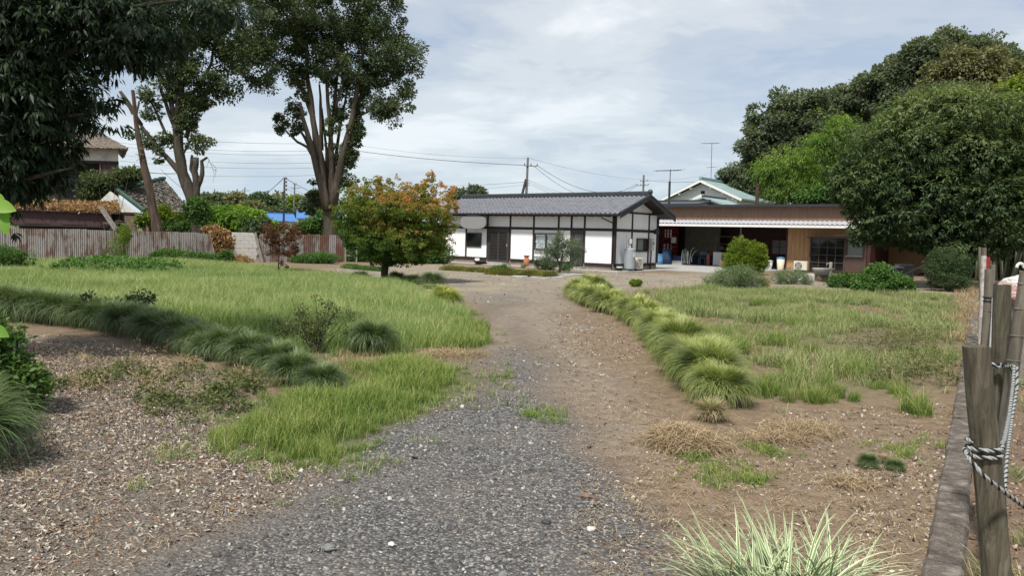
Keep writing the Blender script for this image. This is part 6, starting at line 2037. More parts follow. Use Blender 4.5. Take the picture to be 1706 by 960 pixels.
fl = thing('flue_pipe', 'rusty brown flue pipe standing above the shed roof', 'pipe', P(1262, 345, 46))
MB().tube([P(1261, 350, 46), P(1262, 309, 46)], 0.105, 12).build('pipe', M['bark_red'], fl, world=True)
MB().tube([P(1262, 309, 46), P(1262, 306.5, 46)], 0.13, 12).build('cap', M['bark_red'], fl, world=True)

# ------------------------------------------------------------------ poles, antennas and wires
def pole(label, top, bot, Yp, r0, r1, arms=(), extra=None, name='utility_pole', mat='pole_grey', group=None):
    T = P(top[0], top[1], Yp)
    B_ = P(bot[0], bot[1], Yp)
    d = (T - B_)
    base = B_ - d * (B_.z / d.z)
    o = thing(name, label, 'pole', base, 0, group)
    MB().tube([base, T], [r0, r1], 8).build('post', M[mat], o, world=True)
    for (xa, ya, xb, yb) in arms:
        a, b = P(xa, ya, Yp - .15), P(xb, yb, Yp - .15)
        MB().beam(a, b, .09, .09).build('crossarm', M[mat], o, world=True)
        k = max(2, int((b - a).length / .45))
        for i in range(k + 1):
            c0 = a.lerp(b, i / k)
            MB().lathe([(.05, .05), (.07, .1), (.05, .16), (.07, .2), (.03, .26)], tuple(c0), 7).build('insulator', M['pole_grey'], o, world=True)
    return o


p1 = pole('tall utility pole with one crossarm rising behind the white house roof', (879.5, 262.5), (877, 322), 76, .17, .11, [(874, 276, 895, 277)])
MB().tube([P(876.3, 299, 76), P(870, 324, 75.5)], .13, 7).build('brace_pole', M['bark_dark'], p1, world=True)
for yy in (300, 304, 308):
    MB().tube([P(877, yy, 75.9), P(882, yy + 1, 75.9)], .04, 5).build('bracket', M['pole_grey'], p1, world=True)
p2 = pole('utility pole with two crossarms behind the right end of the white house ridge', (1072.5, 291.5), (1071.5, 322), 115, .2, .14, [(1061, 309, 1080, 308.5), (1067, 302, 1079, 301.5)])
p3 = pole('slim dark utility pole in front of the blue-roofed house', (474, 295.5), (472.5, 372), 88, .14, .09, mat='wire')
for yy in (297, 303, 309, 316, 324, 333):
    MB().box(*[c for c in (P(475, yy, 88).x, P(477.4, yy, 88).x, 87.8, 88.2, P(475, yy, 88).z - .12, P(475, yy, 88).z + .12)]).build('bracket', M['pole_grey'], p3, world=True)
p4 = pole('small distant pole furthest left on the skyline', (357.5, 315), (357, 346), 200, .2, .14, [(354, 320, 363, 320)])
p5 = pole('small distant pole second from the left on the skyline', (408, 312), (406.5, 352), 190, .2, .14, [(405, 317.5, 415, 318)])
p6 = pole('small distant pole just right of the slim dark pole', (491, 307), (490, 345), 160, .2, .14, [(486, 313, 499, 314), (489, 307, 494, 307)])
p7 = pole('tiny pole above the left part of the white house ridge', (781.5, 304), (781, 322), 150, .16, .12)
p8 = pole('thin pale pole standing in the kudzu slope', (360.5, 348), (361, 374), 62, .07, .06, mat='white_paint')


def antenna(label, mast, boom, Ya, nel, thick_from=None, second=None):
    (xt, yt), (xb, yb) = mast
    o = thing('tv_antenna', label, 'antenna', P(xb, yb, Ya))
    MB().tube([P(xb, yb, Ya), P(xt, yt, Ya)], .028, 6).build('mast', M['antenna'], o, world=True)
    if thick_from:
        MB().tube([P(xb, yb, Ya), P((xt + xb) / 2, thick_from, Ya)], .07, 6).build('lower_mast', M['wire'], o, world=True)
    for bx in [boom] + ([second] if second else []):
        a, b = P(bx[0], bx[1], Ya - .4), P(bx[2], bx[3], Ya + .4)
        MB().tube([a, b], .02, 5).build('boom', M['antenna'], o, world=True)
        nn2 = nel if bx is boom else 4
        for i in range(nn2):
            c0 = a.lerp(b, i / (nn2 - 1))
            dv = Vector((.18, -.35, .02)) * (0.6 + .5 * i / nn2)
            MB().tube([c0 - dv, c0 + dv], .01, 4).build('element', M['antenna'], o, world=True)
    return o


antenna('television antenna on a dark mast at the left end of the brown shed roof', ((1117, 282), (1114.5, 342)), (1092, 284.5, 1134, 283.5), 47, 9, 302)
antenna('tall thin television antenna above the green-roofed house', ((1186, 238), (1184.5, 298)), (1169, 238.8, 1197, 238.6), 78, 9, None, (1178, 279, 1192, 278))
MB().tube([P(1134, 278, 46.9), P(1134.5, 289, 46.9)], .012, 4)


def wire(label, a, b, Ya, Yb2, sag, r=0.016, mat='wire', mid=None):
    A, B_ = P(a[0], a[1], Ya), P(b[0], b[1], Yb2)
    o = thing('power_line', label, 'wire', A, 0, 'overhead power lines')
    n = 22
    pts = []
    for i in range(n + 1):
        t_ = i / n
        p = A.lerp(B_, t_)
        p.z -= 4 * sag * t_ * (1 - t_)
        pts.append(p)
    MB().tube(pts, r, 4, cap=False).build('cable', M[mat], o, world=True)
    return o


wire('thick wire from the tall pole crossarm leftwards over the maple', (874, 275), (560, 246), 76, 90, .3, .032, 'wire_grey')
wire('faint wire from the tall pole top leftwards', (878, 264), (560, 235), 76, 95, .5, .012, 'wire_grey')
wire('faint wire from the lower tall pole over the maple top', (876, 303), (600, 300), 76, 120, .6, .016, 'wire_grey')
wire('faint wire just above the maple from the tall pole to the camphor', (876, 308), (600, 328), 76, 120, .2, .012, 'wire_grey')
wire('upper wire from the tall pole crossarm right to the two-arm pole', (894, 275), (1061, 308), 76, 115, 1.9, .026, 'wire_grey')
wire('lower wire from the tall pole crossarm right to the two-arm pole', (890, 277), (1061, 309), 76, 115, 2.6, .022, 'wire_grey')
wire('faint high wire from the tall pole top to the right', (880, 263), (1180, 290), 76, 140, 1.6, .012, 'wire_grey')
wire('wire from the two-arm pole right to the antenna mast', (1080, 301.5), (1230, 298), 115, 110, .3, .028, 'wire_grey')
wire('wire dropping left from the two-arm pole behind the ridge', (1061, 306), (960, 330), 115, 80, .6, .02, 'wire_grey')
for k, (yy, ye) in enumerate(((300, 322), (303, 326), (306, 330))):
    wire(('uppermost', 'middle', 'lowest')[k] + ' of the three thin wires dropping right from the tall pole', (882, yy), (940, ye), 76, 70, .1, .012, 'wire_grey')
wire('bold wire from the slim dark pole left down to the skyline', (472, 297), (395, 326), 88, 180, 1.8, .045)
wire('bold wire from the slim dark pole right down behind the camphor', (475, 296), (560, 326), 88, 110, .6, .035)
wire('second wire from the slim dark pole right down behind the camphor', (476, 309), (560, 336), 88, 110, .4, .018, 'wire_grey')
wire('third wire from the slim dark pole right down behind the camphor', (476, 313), (560, 345), 88, 110, .4, .018, 'wire_grey')
for k, (ya_, yb_, lab) in enumerate(((222, 238, 'highest'), (238, 250, 'second highest'), (244, 256, 'third highest'), (258, 270, 'middle'), (268, 278, 'third lowest'), (284, 290, 'second lowest'))):
    wire(lab + ' of the faint parallel wires between the two camphors', (200, ya_), (560, yb_), 150, 150, .8, .03, 'wire_grey')
wire('lowest wire running left of the broken trunk towards the camphor', (190, 274), (300, 288), 60, 70, .3, .022, 'wire')
wire('slanting wire behind the left camphor trunk', (268, 282), (310, 318), 70, 64, .1, .02, 'wire')

# ------------------------------------------------------------------ kerb and posts on the right
ku = Vector((0.53, 0.848, 0)).normalized()
kn = Vector((ku.y, -ku.x, 0))
k0 = G(1540, 960)
t = NT('old_kerb_concrete')
wp = t.pos(world=True)
c = t.ramp(t.noise(wp, 9, 8, 0.75), [(0.32, (0.05, 0.04, 0.034)), (0.52, (0.125, 0.105, 0.088)), (0.68, (0.27, 0.245, 0.21))])
c = t.mix(t.ramp(t.noise(wp, 120, 3, .6), [(0.6, 0.0), (0.72, .8)]), c, (0.36, 0.34, 0.31))
t.color(c).rough(.95).spec(.1).bump(t.noise(wp, 70, 5, .7), .006)
M['kerb'] = t.m
kerb = link(bpy.data.objects.new('kerb', None))
kerb['kind'] = 'structure'
kerb.location = k0
kerb.rotation_euler = (0, 0, math.atan2(ku.y, ku.x))
MATW['kerb'] = Matrix.Translation(k0) @ Matrix.Rotation(kerb.rotation_euler.z, 4, 'Z')
kmes = []
for q_ in range(3):
    mb = MB()
    n = 8
    for i in range(n):
        a, b = i * .6 / n, (i + 1) * .6 / n
    vs, fs = [], []
    for i in range(n + 1):
        x = .004 + i * .592 / n
        for (y, z) in ((0, -.1), (0, .075), (-.012, .088), (-.155, .088), (-.17, .072), (-.17, -.1)):
            vs.append((x, y + random.uniform(-.003, .003), z + (random.uniform(-.005, .004) if z > 0 else 0)))
    for i in range(n):
        for k in range(5):
            fs.append((i * 6 + k, i * 6 + k + 1, (i + 1) * 6 + k + 1, (i + 1) * 6 + k))
    fs += [tuple(range(6))[::-1], tuple(n * 6 + k for k in range(6))]
    kmes.append(mb.add(vs, fs).mesh('kerb_block', M['kerb']))
for k in range(-2, 46):
    o = link(bpy.data.objects.new('kerb_block', random.choice(kmes)))
    o.parent = kerb
    o.location = (k * 0.6, random.uniform(-.004, .004), random.uniform(-.006, .006))
    o.rotation_euler = (0, 0, random.uniform(-.006, .006))

t = NT('weathered_post_wood')
wp = t.pos((1, 1, .12))
n_ = t.noise(wp, 42, 8, .78, .6)
m_ = t.noise(t.pos(), 4, 5, .6)
c = t.ramp(n_, [(.3, (.03, .026, .018)), (.5, (.10, .088, .064)), (.72, (.21, .19, .145))])
c = t.mix(t.ramp(m_, [(.5, 0.0), (.72, .75)]), c, (.055, .065, .033))
t.color(c).rough(.9).spec(.2).bump(n_, .006)
M['post_wood'] = t.m
t = NT('grey_bamboo')
n_ = t.noise(t.pos((1, 1, .2)), 20, 6, .7)
c = t.ramp(n_, [(.3, (.07, .06, .047)), (.7, (.19, .17, .135))])
t.color(c).rough(.6).spec(.3)
M['old_bamboo'] = t.m
M['post_pale'] = plain('flaking_white_post', (.42, .38, .35), .9, .55, 18)
M['rope_white'] = plain('pale_rope', (.30, .31, .30), .8, .2, 60)
M['rope_black'] = plain('black_rope', (.014, .015, .018), .7, .2, 60)


def fence_stake(label, pts, Yp, rs, mat, name='wooden_post', cat='post', n=14, knots=True):
    ps = [P(a, b, Yp) for a, b in pts]
    d = ps[-2] - ps[-1]
    if ps[-1].z > 0.0:
        ps.append(ps[-1] - d * ((ps[-1].z + .1) / d.z))
        rs = rs + [rs[-1] * 1.03]
    o = thing(name, label, cat, (ps[-1].x, ps[-1].y, 0))
    fine_, fr = [], []
    for i in range(len(ps) - 1):
        m = 7
        for k in range(m):
            fine_.append(ps[i].lerp(ps[i + 1], k / m))
            fr.append(rs[i] + (rs[i + 1] - rs[i]) * k / m)
    fine_.append(ps[-1])
    fr.append(rs[-1])
    mb = MB()
    vs, fs = [], []
    for i, p in enumerate(fine_):
        for k in range(n):
            an = 2 * PI * k / n
            r = fr[i] * (1 + .045 * math.sin(3 * an + 1.3) + .02 * math.sin(7 * an + i * .4))
            dz = random.uniform(-.004, .004) if i == 0 else 0
            vs.append((p.x + r * math.cos(an), p.y + r * math.sin(an), p.z + dz))
    for i in range(len(fine_) - 1):
        for k in range(n):
            fs.append((i * n + k, (i + 1) * n + k, (i + 1) * n + (k + 1) % n, i * n + (k + 1) % n))
    c0 = len(vs)
    p = fine_[0]
    vs.append((p.x, p.y, p.z - .004))
    for k in range(n):
        fs.append((k, (k + 1) % n, c0))
    mb.add(vs, fs).build('stake', M[mat], o, world=True)
    return o, fine_, fr


near_post, _, _ = fence_stake('nearest thick weathered post with rope wound round it at the right edge', [(1626, 577), (1636, 690), (1650, 830), (1661, 960)], 2.2, [.036, .038, .0395, .0405], 'post_wood')
for an, zt_, zb_ in ((-1.75, .0, .42), (-1.2, .02, .25)):
    a = P(1626 + 20 * math.cos(an) + 4, 580, 2.2)
second_post, _, _ = fence_stake('second weathered post with a rounded top behind the nearest one', [(1670, 474), (1667, 600), (1662, 760)], 3.75, [.039, .042, .044], 'post_wood')
o3, _, _ = fence_stake('grey-brown bamboo post leaning right with ring joints at the right edge', [(1710, 452), (1699, 530), (1685, 625), (1671, 740)], 3.6, [.028, .028, .028, .029], 'old_bamboo', 'bamboo_post')
for t_ in (.12, .36, .62, .86):
    c0 = P(1710, 452, 3.6).lerp(P(1685, 625, 3.6), t_)
    MB().lathe([(.027, -.005), (.031, -.002), (.031, .002), (.027, .005)], tuple(c0), 12).build('bamboo_node', M['old_bamboo'], o3, world=True)
o4, _, _ = fence_stake('greenish bamboo post tied with wire twice, left of the second post', [(1648, 449), (1646, 500), (1641, 578), (1638, 640)], 6.9, [.036, .036, .038, .038], 'old_bamboo', 'bamboo_post')
for yy in (496, 502, 518, 540):
    c0 = P(1646.5, yy, 6.9)
    MB().lathe([(.038, -.006), (.046, -.002), (.046, .004), (.038, .008)], tuple(c0), 12).build('wire_tie' if yy < 510 else 'bamboo_node', M['rope_black' if yy < 510 else 'old_bamboo'], o4, world=True)
fence_stake('slim post with flaking white paint just left of the greenish bamboo', [(1639, 426), (1637, 490), (1635, 545)], 8.6, [.028, .028, .028], 'post_pale')
fence_stake('far slim grey post furthest left in the post line', [(1632, 412), (1633, 470), (1634, 520)], 11.5, [.02, .02, .02], 'old_bamboo')
fence_stake('far grey wooden post beside the furthest left post', [(1639.5, 413), (1639, 470), (1638, 520)], 11.8, [.034, .034, .034], 'old_bamboo')
rp, _, _ = fence_stake('post with a faded red painted top in the far post line', [(1645, 429), (1644, 480), (1642, 520)], 10.2, [.032, .032, .032], 'old_bamboo')
c0, c1 = P(1645, 429, 10.2), P(1644.7, 447, 10.2)
MB().tube([c0 + Vector((0, 0, .003)), c1], .036, 12).build('red_band', M['red_paint'], rp, world=True)
fence_stake('short grey post right of the red-topped post', [(1654, 441), (1653, 480), (1650, 530)], 9.5, [.03, .03, .03], 'old_bamboo')


def rope(label, pts, r=0.0085, pitch_=0.05, white=2):
    """three-strand twisted rope along a polyline"""
    pts = [Vector(p) for p in pts]
    # resample
    seg = [(b - a).length for a, b in zip(pts[:-1], pts[1:])]
    tot = sum(seg)
    n = max(8, int(tot / 0.006))
    out = []
    acc, i = 0.0, 0
    for k in range(n + 1):
        s = tot * k / n
        while i < len(seg) - 1 and acc + seg[i] < s:
            acc += seg[i]
            i += 1
        out.append(pts[i].lerp(pts[i + 1], min(1, max(0, (s - acc) / seg[i]))))
    for _ in range(4):
        out = [out[0]] + [(out[j - 1] + out[j] * 2 + out[j + 1]) / 4 for j in range(1, len(out) - 1)] + [out[-1]]
    o = thing('rope', label, 'rope', pts[0])
    for st_ in range(3):
        cur = []
        for j, p in enumerate(out):
            d = (out[min(j + 1, len(out) - 1)] - out[max(j - 1, 0)]).normalized()
            s = d.cross(Vector((.2, .9, .3))).normalized()
            u = d.cross(s)
            an = 2 * PI * (tot * j / n / pitch_ + st_ / 3)
            cur.append(p + (s * math.cos(an) + u * math.sin(an)) * r * .62)
        MB().tube(cur, r * .62, 6).build('strand', M['rope_black' if st_ >= white else 'rope_white'], o, world=True, smooth=True)
    return o


def around(center, r, z0, turns, a0, a1=None, n=40, tilt=0.0):
    pts = []
    for k in range(n + 1):
        an = a0 + turns * 2 * PI * k / n
        pts.append(Vector((center.x + r * math.cos(an), center.y + r * math.sin(an), z0 + .022 * turns * k / n + tilt * math.cos(an))))
    return pts


cN = P(1640, 748, 2.2)
wrap = around(cN, .0462, cN.z - .02, 2, -2.9, tilt=.0)
tail = [P(1606, 748, 2.13), P(1614, 765, 2.08), P(1640, 795, 2.06), P(1672, 820, 2.1), P(1706, 845, 2.2), P(1760, 900, 2.4)]
rope('black and white twisted rope wound twice round the nearest post and trailing off right', list(reversed(wrap)) + tail, .0056, .04)
cS = P(1667, 610, 3.75)
w2 = around(cS, .056, cS.z - .03, 1, -2.8, n=30)
rope('white twisted rope tied round the second post and sagging to the nearest post', [P(1652, 612, 3.7)] + [P(1672, 612, 3.66), P(1690, 610, 3.5)] + [P(1688, 640, 3.3), P(1682, 690, 2.9), P(1673, 735, 2.35), P(1668, 742, 2.25)], .0062, .038)
rope('second strand of rope hanging beside the sagging one between the first two posts', [P(1694, 612, 3.55), P(1694, 650, 3.5), P(1686, 700, 3.3), P(1678, 760, 2.9), P(1672, 850, 2.6)], .006, .035)
rope('short dark rope tied level across the second post', [P(1652, 607, 3.69), P(1668, 608, 3.68), P(1692, 615, 3.55)], .009, .05, 1)
rope('pale rope running between the greenish bamboo and the far posts', [P(1654, 497, 6.85), P(1653, 530, 6.8), P(1650, 580, 6.6)], .009, .05, 3)

# sacks and pink drum beyond the posts
sk = thing('sack_pile', 'white woven sack heaped with pinkish cloth at the right edge', 'sack', G(1700, 560))


def lump(center, rx, ry, rz, name, mat, parent, seed):
    bm = bmesh.new()
    bmesh.ops.create_icosphere(bm, subdivisions=4, radius=1)
    r_ = np.random.default_rng(seed)
    for v in bm.verts:
        a = np.array(v.co)
        n1 = float(fnoise(np.array([a[0] * 2 + seed]), np.array([a[1] * 2 + a[2] * 2.3]), 1.2, seed, 3)[0]) - .5
        v.co = Vector((a[0] * rx, a[1] * ry, a[2] * rz)) * (1 + .5 * n1) + Vector(center)
    me = bpy.data.meshes.new(name)
    bm.to_mesh(me)
    bm.free()
    me.materials.append(M[mat])
    o = link(bpy.data.objects.new(name, me))
    return attach(o, parent, True)


YK = 9.5
lump(P(1700, 475, YK), .2, .25, .12, 'sack', 'sack', sk, 3)
lump(P(1720, 480, YK + .1), .24, .25, .14, 'sack', 'sack', sk, 8)
lump(P(1676, 482, YK - .2), .1, .15, .08, 'cloth', 'sack_pink', sk, 5)
lump(P(1696, 495, YK - .3), .13, .15, .09, 'cloth', 'sack_pink', sk, 6)
mb = MB()
mb.tube([P(1700 + 6 * math.cos(a), 446 - 7 * math.sin(a), YK) for a in np.linspace(0, PI, 9)], .018, 6)
mb.build('handle', M['sack'], sk, world=True)
MB().box(P(1690, 500, YK).x, P(1770, 500, YK).x, YK - .2, YK + .5, 0, P(1700, 505, YK).z).build('crate', M['grey_wood'], sk, world=True)
pd = thing('pink_drum', 'faded pink plastic drum below the sacks at the right edge', 'drum', G(1712, 590))
yk = G(1712, 590).y
c0 = P(1716, 545, yk)
lump(c0, .2, .2, .25, 'drum_body', 'pink', pd, 12)
MB().lathe([(.12, 0), (.15, .02), (.15, .1)], (G(1712, 590).x + .02, yk, 0), 14).build('base', M['pink'], pd, world=True)
st_ = thing('grey_stone', 'small grey stone lying on the ground right of the posts', 'stone', G(1700, 640))
lump(G(1696, 642) + Vector((0, 0, .03)), .09, .07, .05, 'stone', 'stone', st_, 4)

# ------------------------------------------------------------------ grass clumps
def tussock_mesh(name, nb, R, H, W, mat, rng, base_v=0.0, tip=0.8, segs=5, rag=0.1, top=0.05, over=1.62):
    """a plump mound: blades rise from the heart and arch over to hang on the mound's outside"""
    az = rng.uniform(0, 2 * PI, nb)
    th = top + (over - top) * rng.random(nb) ** 0.72
    reach = rng.uniform(1 - 2.2 * rag, 1 + rag, nb)
    lob = 1 + 0.09 * np.sin(az * 3 + rng.uniform(0, 6)) + 0.06 * np.sin(az * 5 + rng.uniform(0, 6))
    tw = rng.normal(size=nb) * 0.5
    ox, oy = rng.normal(size=nb) * R * .09, rng.normal(size=nb) * R * .09
    V, v = [], []
    vb = rng.normal(0, 0.17, nb)
    for s in range(segs + 1):
        t_ = s / segs
        a_ = az + tw * (t_ - 0.6)
        ang = th * (0.35 + 0.65 * t_ ** 0.9)
        rho = reach * (0.30 + 0.70 * t_ ** 0.6) * (1 - .16 * np.exp(-(th / .45) ** 2)) * lob
        hs = np.abs(np.sin(ang)) ** 0.8
        p = np.stack([ox + R * rho * hs * np.cos(a_), oy + R * rho * hs * np.sin(a_), H * rho * np.sign(np.cos(ang)) * np.abs(np.cos(ang)) ** 0.55], -1)
        p[:, 2] = np.maximum(p[:, 2], 0.008)
        side = np.stack([-np.sin(a_), np.cos(a_), np.zeros(nb)], -1)
        side = unit(side + rng.normal(size=(nb, 3)) * 0.0 + np.stack([np.cos(a_), np.sin(a_), np.full(nb, .3)], -1) * tw[:, None])
        w = W * (1 - t_ ** 2.2) * 0.5 + W * 0.05
        V.append(np.stack([p - side * w, p + side * w], 1))
        v.append(np.repeat(np.clip(base_v + vb + tip * t_ ** 1.7 + 0.34 * (np.cos(th) - .35) * t_, 0, 1)[:, None], 2, 1))  # yellower tips are leaf colour; dark roots paint in the mound's shade
    V = np.stack(V, 1).reshape(nb, (segs + 1) * 2, 3)
    v = np.stack(v, 1).reshape(nb, (segs + 1) * 2)
    F = np.array([[2 * s, 2 * s + 1, 2 * s + 3, 2 * s + 2] for s in range(segs)])[None] + (np.arange(nb) * (segs + 1) * 2)[:, None, None]
    # stray blades lying out past the mound are simply longer ones
    return np_mesh(name, V.reshape(-1, 3), F.reshape(-1, 4), M[mat], v=v.ravel())


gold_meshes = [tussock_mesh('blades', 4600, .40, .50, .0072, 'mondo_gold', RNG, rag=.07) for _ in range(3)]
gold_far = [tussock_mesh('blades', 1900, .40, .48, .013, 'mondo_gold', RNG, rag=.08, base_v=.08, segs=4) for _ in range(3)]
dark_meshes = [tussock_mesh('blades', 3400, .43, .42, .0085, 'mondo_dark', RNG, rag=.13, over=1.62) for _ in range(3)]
yellow_mesh = tussock_mesh('blades', 1700, .42, .42, .013, 'mondo_yellow', RNG, rag=.1, base_v=.1)
brown_mesh = tussock_mesh('blades', 1100, .42, .42, .008, 'straw', RNG, rag=.2, base_v=.1)
brown_in = tussock_mesh('blades', 600, .38, .44, .009, 'mondo_gold', RNG, rag=.2)


def tussock(label, loc, scale, mesh, group=None, zs=1.0, rot=None, name='grass_clump'):
    o = thing(name, label, 'grass clump', (loc[0], loc[1], zat(loc[0], loc[1]) - .005), random.uniform(0, 6.28) if rot is None else rot, group)
    c = link(bpy.data.objects.new('blades', mesh))
    c.parent = o
    c.scale = (scale, scale, scale * zs)
    return o


ORD = 'first second third fourth fifth sixth seventh eighth ninth tenth eleventh twelfth thirteenth fourteenth fifteenth sixteenth seventeenth eighteenth'.split()
# curved row on the right of the drive
path = [G(a, b) for a, b in ((1199, 672), (1170, 636), (1142, 612), (1118, 590), (1098, 567), (1080, 549), (1058, 536), (1035, 526), (1012, 518), (988, 509), (970, 502), (962, 496), (975, 490), (1000, 486))]
cum = [0]
for a, b in zip(path[:-1], path[1:]):
    cum.append(cum[-1] + (b - a).length)
s, k = 0.0, 0
row = []
while s < cum[-1]:
    i = max(j for j in range(len(cum)) if cum[j] <= s)
    i = min(i, len(path) - 2)
    p = path[i].lerp(path[i + 1], (s - cum[i]) / (cum[i + 1] - cum[i]))
    row.append(p)
    s += 0.40 + 0.18 * random.random()
for k, p in enumerate(row):
    far_ = p.y > 12
    sc = 0.92 * random.uniform(.82, 1.2) * (1.0 + .012 * max(0, p.y - 7))
    if k == 0:
        lab = 'nearest and greenest big clump in the grass row right of the drive'
        sc = .92
    elif k < 13:
        lab = '%s clump from the near end of the yellow-green grass row right of the drive' % ORD[k]
    elif k == len(row) - 1:
        lab = 'last clump at the far end of the grass row right of the drive'
    else:
        lab = 'yellow-green grass clump merged into the far bend of the row right of the drive'
    jit = Vector((random.uniform(-.05, .05), random.uniform(-.05, .05), 0))
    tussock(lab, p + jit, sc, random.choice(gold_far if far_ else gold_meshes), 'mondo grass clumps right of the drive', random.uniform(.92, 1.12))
    if far_ and k % 2:
        tussock('yellow-green grass clump merged into the far bend of the row right of the drive', p + jit + Vector((.35, .1, 0)), sc * .8, random.choice(gold_far), 'mondo grass clumps right of the drive', .9)
# half-dead clump in front of the nearest one
hd = tussock('small half-dead brown clump in front of the nearest clump of the right row', G(1184, 700), .50, brown_mesh)
c = link(bpy.data.objects.new('green_blades', brown_in))
c.parent = hd
c.scale = (.40, .40, .5)
# left row, darker and floppier
lp = [((536, 652), .62), ((492, 640), .75), ((462, 622), .8), ((418, 608), .85), ((375, 596), .85), ((335, 586), .85), ((300, 576), .9), ((268, 568), .95), ((250, 562), .9), ((212, 556), 1.0), ((180, 550), 1.0), ((150, 545), 1.0), ((115, 541), 1.1), ((80, 538), 1.1), ((45, 535), 1.15), ((10, 532), 1.2), ((-30, 529), 1.2), ((-70, 526), 1.2)]
for k, ((a, b), sc) in enumerate(lp):
    g = G(a, b)
    if k == 0:
        lab = 'small rounded clump at the right end of the dark grass row on the left'
    else:
        lab = '%s dark green clump from the right end of the grass row across the left lawn' % ORD[k].capitalize().lower()
    for q_ in range(1 if k < 3 else 2):
        if q_:
            lab = 'dark green clump half buried behind the front ones of the left grass row'
        off = Vector((random.uniform(-.18, .18), random.uniform(-.1, .3), 0)) if q_ else Vector((0, 0, 0))
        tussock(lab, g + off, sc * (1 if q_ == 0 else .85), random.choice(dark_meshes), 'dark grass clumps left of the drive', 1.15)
tussock('round dark grass clump standing alone in the lawn', G(617, 588), .86, dark_meshes[0], None, 1.3)
tussock('dark grass clump in the maple shade right of its trunk', G(718, 478), 1.1, dark_meshes[1])
tussock('bright yellow-green grass clump at the lawn edge beside the drive', G(745, 512), .95, yellow_mesh, None, 1.1)
tussock('pale yellow grass clump touching the bright one by the drive', G(738, 498), .85, yellow_mesh)
tussock('dark low clump just left of the maple trunk', G(600, 470), .9, dark_meshes[2])
tussock('dark low clump in shade just right of the maple trunk', G(660, 471), .9, dark_meshes[0])
tussock('low shaded clump between the maple trunk and the dark clump', G(688, 474), .8, dark_meshes[2])
tussock('big grey-green grass mound cut by the lower left corner', Vector((-3.62, 4.75, 0)), 1.25, dark_meshes[1], None, 1.0)
tussock('second grey-green mound behind the lower left corner mound', Vector((-4.1, 5.4, 0)), 1.2, dark_meshes[2])
# small tuft pair on the right dirt
tussock('small dark green tuft on the bare dirt at right', G(1446, 783), .19, dark_meshes[0], None, 1.5)
tussock('small dark green tuft with brown tips right of its twin on the dirt', G(1490, 787), .17, dark_meshes[2], None, 1.3)
tussock('brown dead tuft between the two small dark tufts', G(1472, 775), .18, brown_mesh)


# variegated lily turf in the foreground
def variegated(label, loc, nb, L, rng):
    o = thing('variegated_grass', label, 'plant', loc)
    Vs, Fs, us, vs_ = [], [], [], []
    off = 0
    segs = 7
    for i in range(nb):
        az = rng.uniform(0, 2 * PI)
        r0 = .11 * math.sqrt(rng.random())
        p = np.array([r0 * math.cos(az + rng.normal() * .5), r0 * math.sin(az + rng.normal() * .5), 0])
        o_ = np.array([math.cos(az), math.sin(az), 0])
        el = rng.random()
        ang0 = .15 + .75 * (1 - el) ** .8
        curl = rng.uniform(.5, 1.4)
        Lb = L * rng.uniform(.7, 1.1)
        W = rng.uniform(.013, .021)
        side = np.array([-math.sin(az), math.cos(az), 0]) + o_ * rng.normal() * .35
        side /= np.linalg.norm(side)
        for s in range(segs + 1):
            w = W * min(1, .55 + s * .25) * (1 - (s / segs) ** 2.2) * .5 + .0004
            dip = np.array([0, 0, -w * .5])
            Vs += [p - side * w, p + dip, p + side * w]
            us += [0.0, 1.0, 0.0]
            vs_ += [s / segs] * 3
            ang = ang0 + curl * ((s + .5) / segs) ** 1.7
            p = p + (o_ * math.sin(ang) + np.array([0, 0, math.cos(ang)])) * Lb / segs
            if p[2] < .01:
                p[2] = .01
        for s in range(segs):
            b = off + s * 3
            Fs += [(b, b + 1, b + 4, b + 3), (b + 1, b + 2, b + 5, b + 4)]
        off += (segs + 1) * 3
    np_obj('blades', np.array(Vs), np.array(Fs), M['variegated'], o, v=np.array(vs_), u=np.array(us), smooth=False)
    return o


variegated('cream-striped variegated grass plant at the bottom right of the foreground', G(1305, 1035), 150, .52, RNG)
variegated('smaller striped grass plant left of the large variegated one', G(1235, 1020), 60, .42, RNG)
variegated('smaller striped grass plant right of the large variegated one', G(1385, 1020), 64, .44, RNG)

# ------------------------------------------------------------------ scattered small cover (instanced stuff)
SRC = {}


def source(name, me):
    o = bpy.data.objects.new(name, me)
    return o


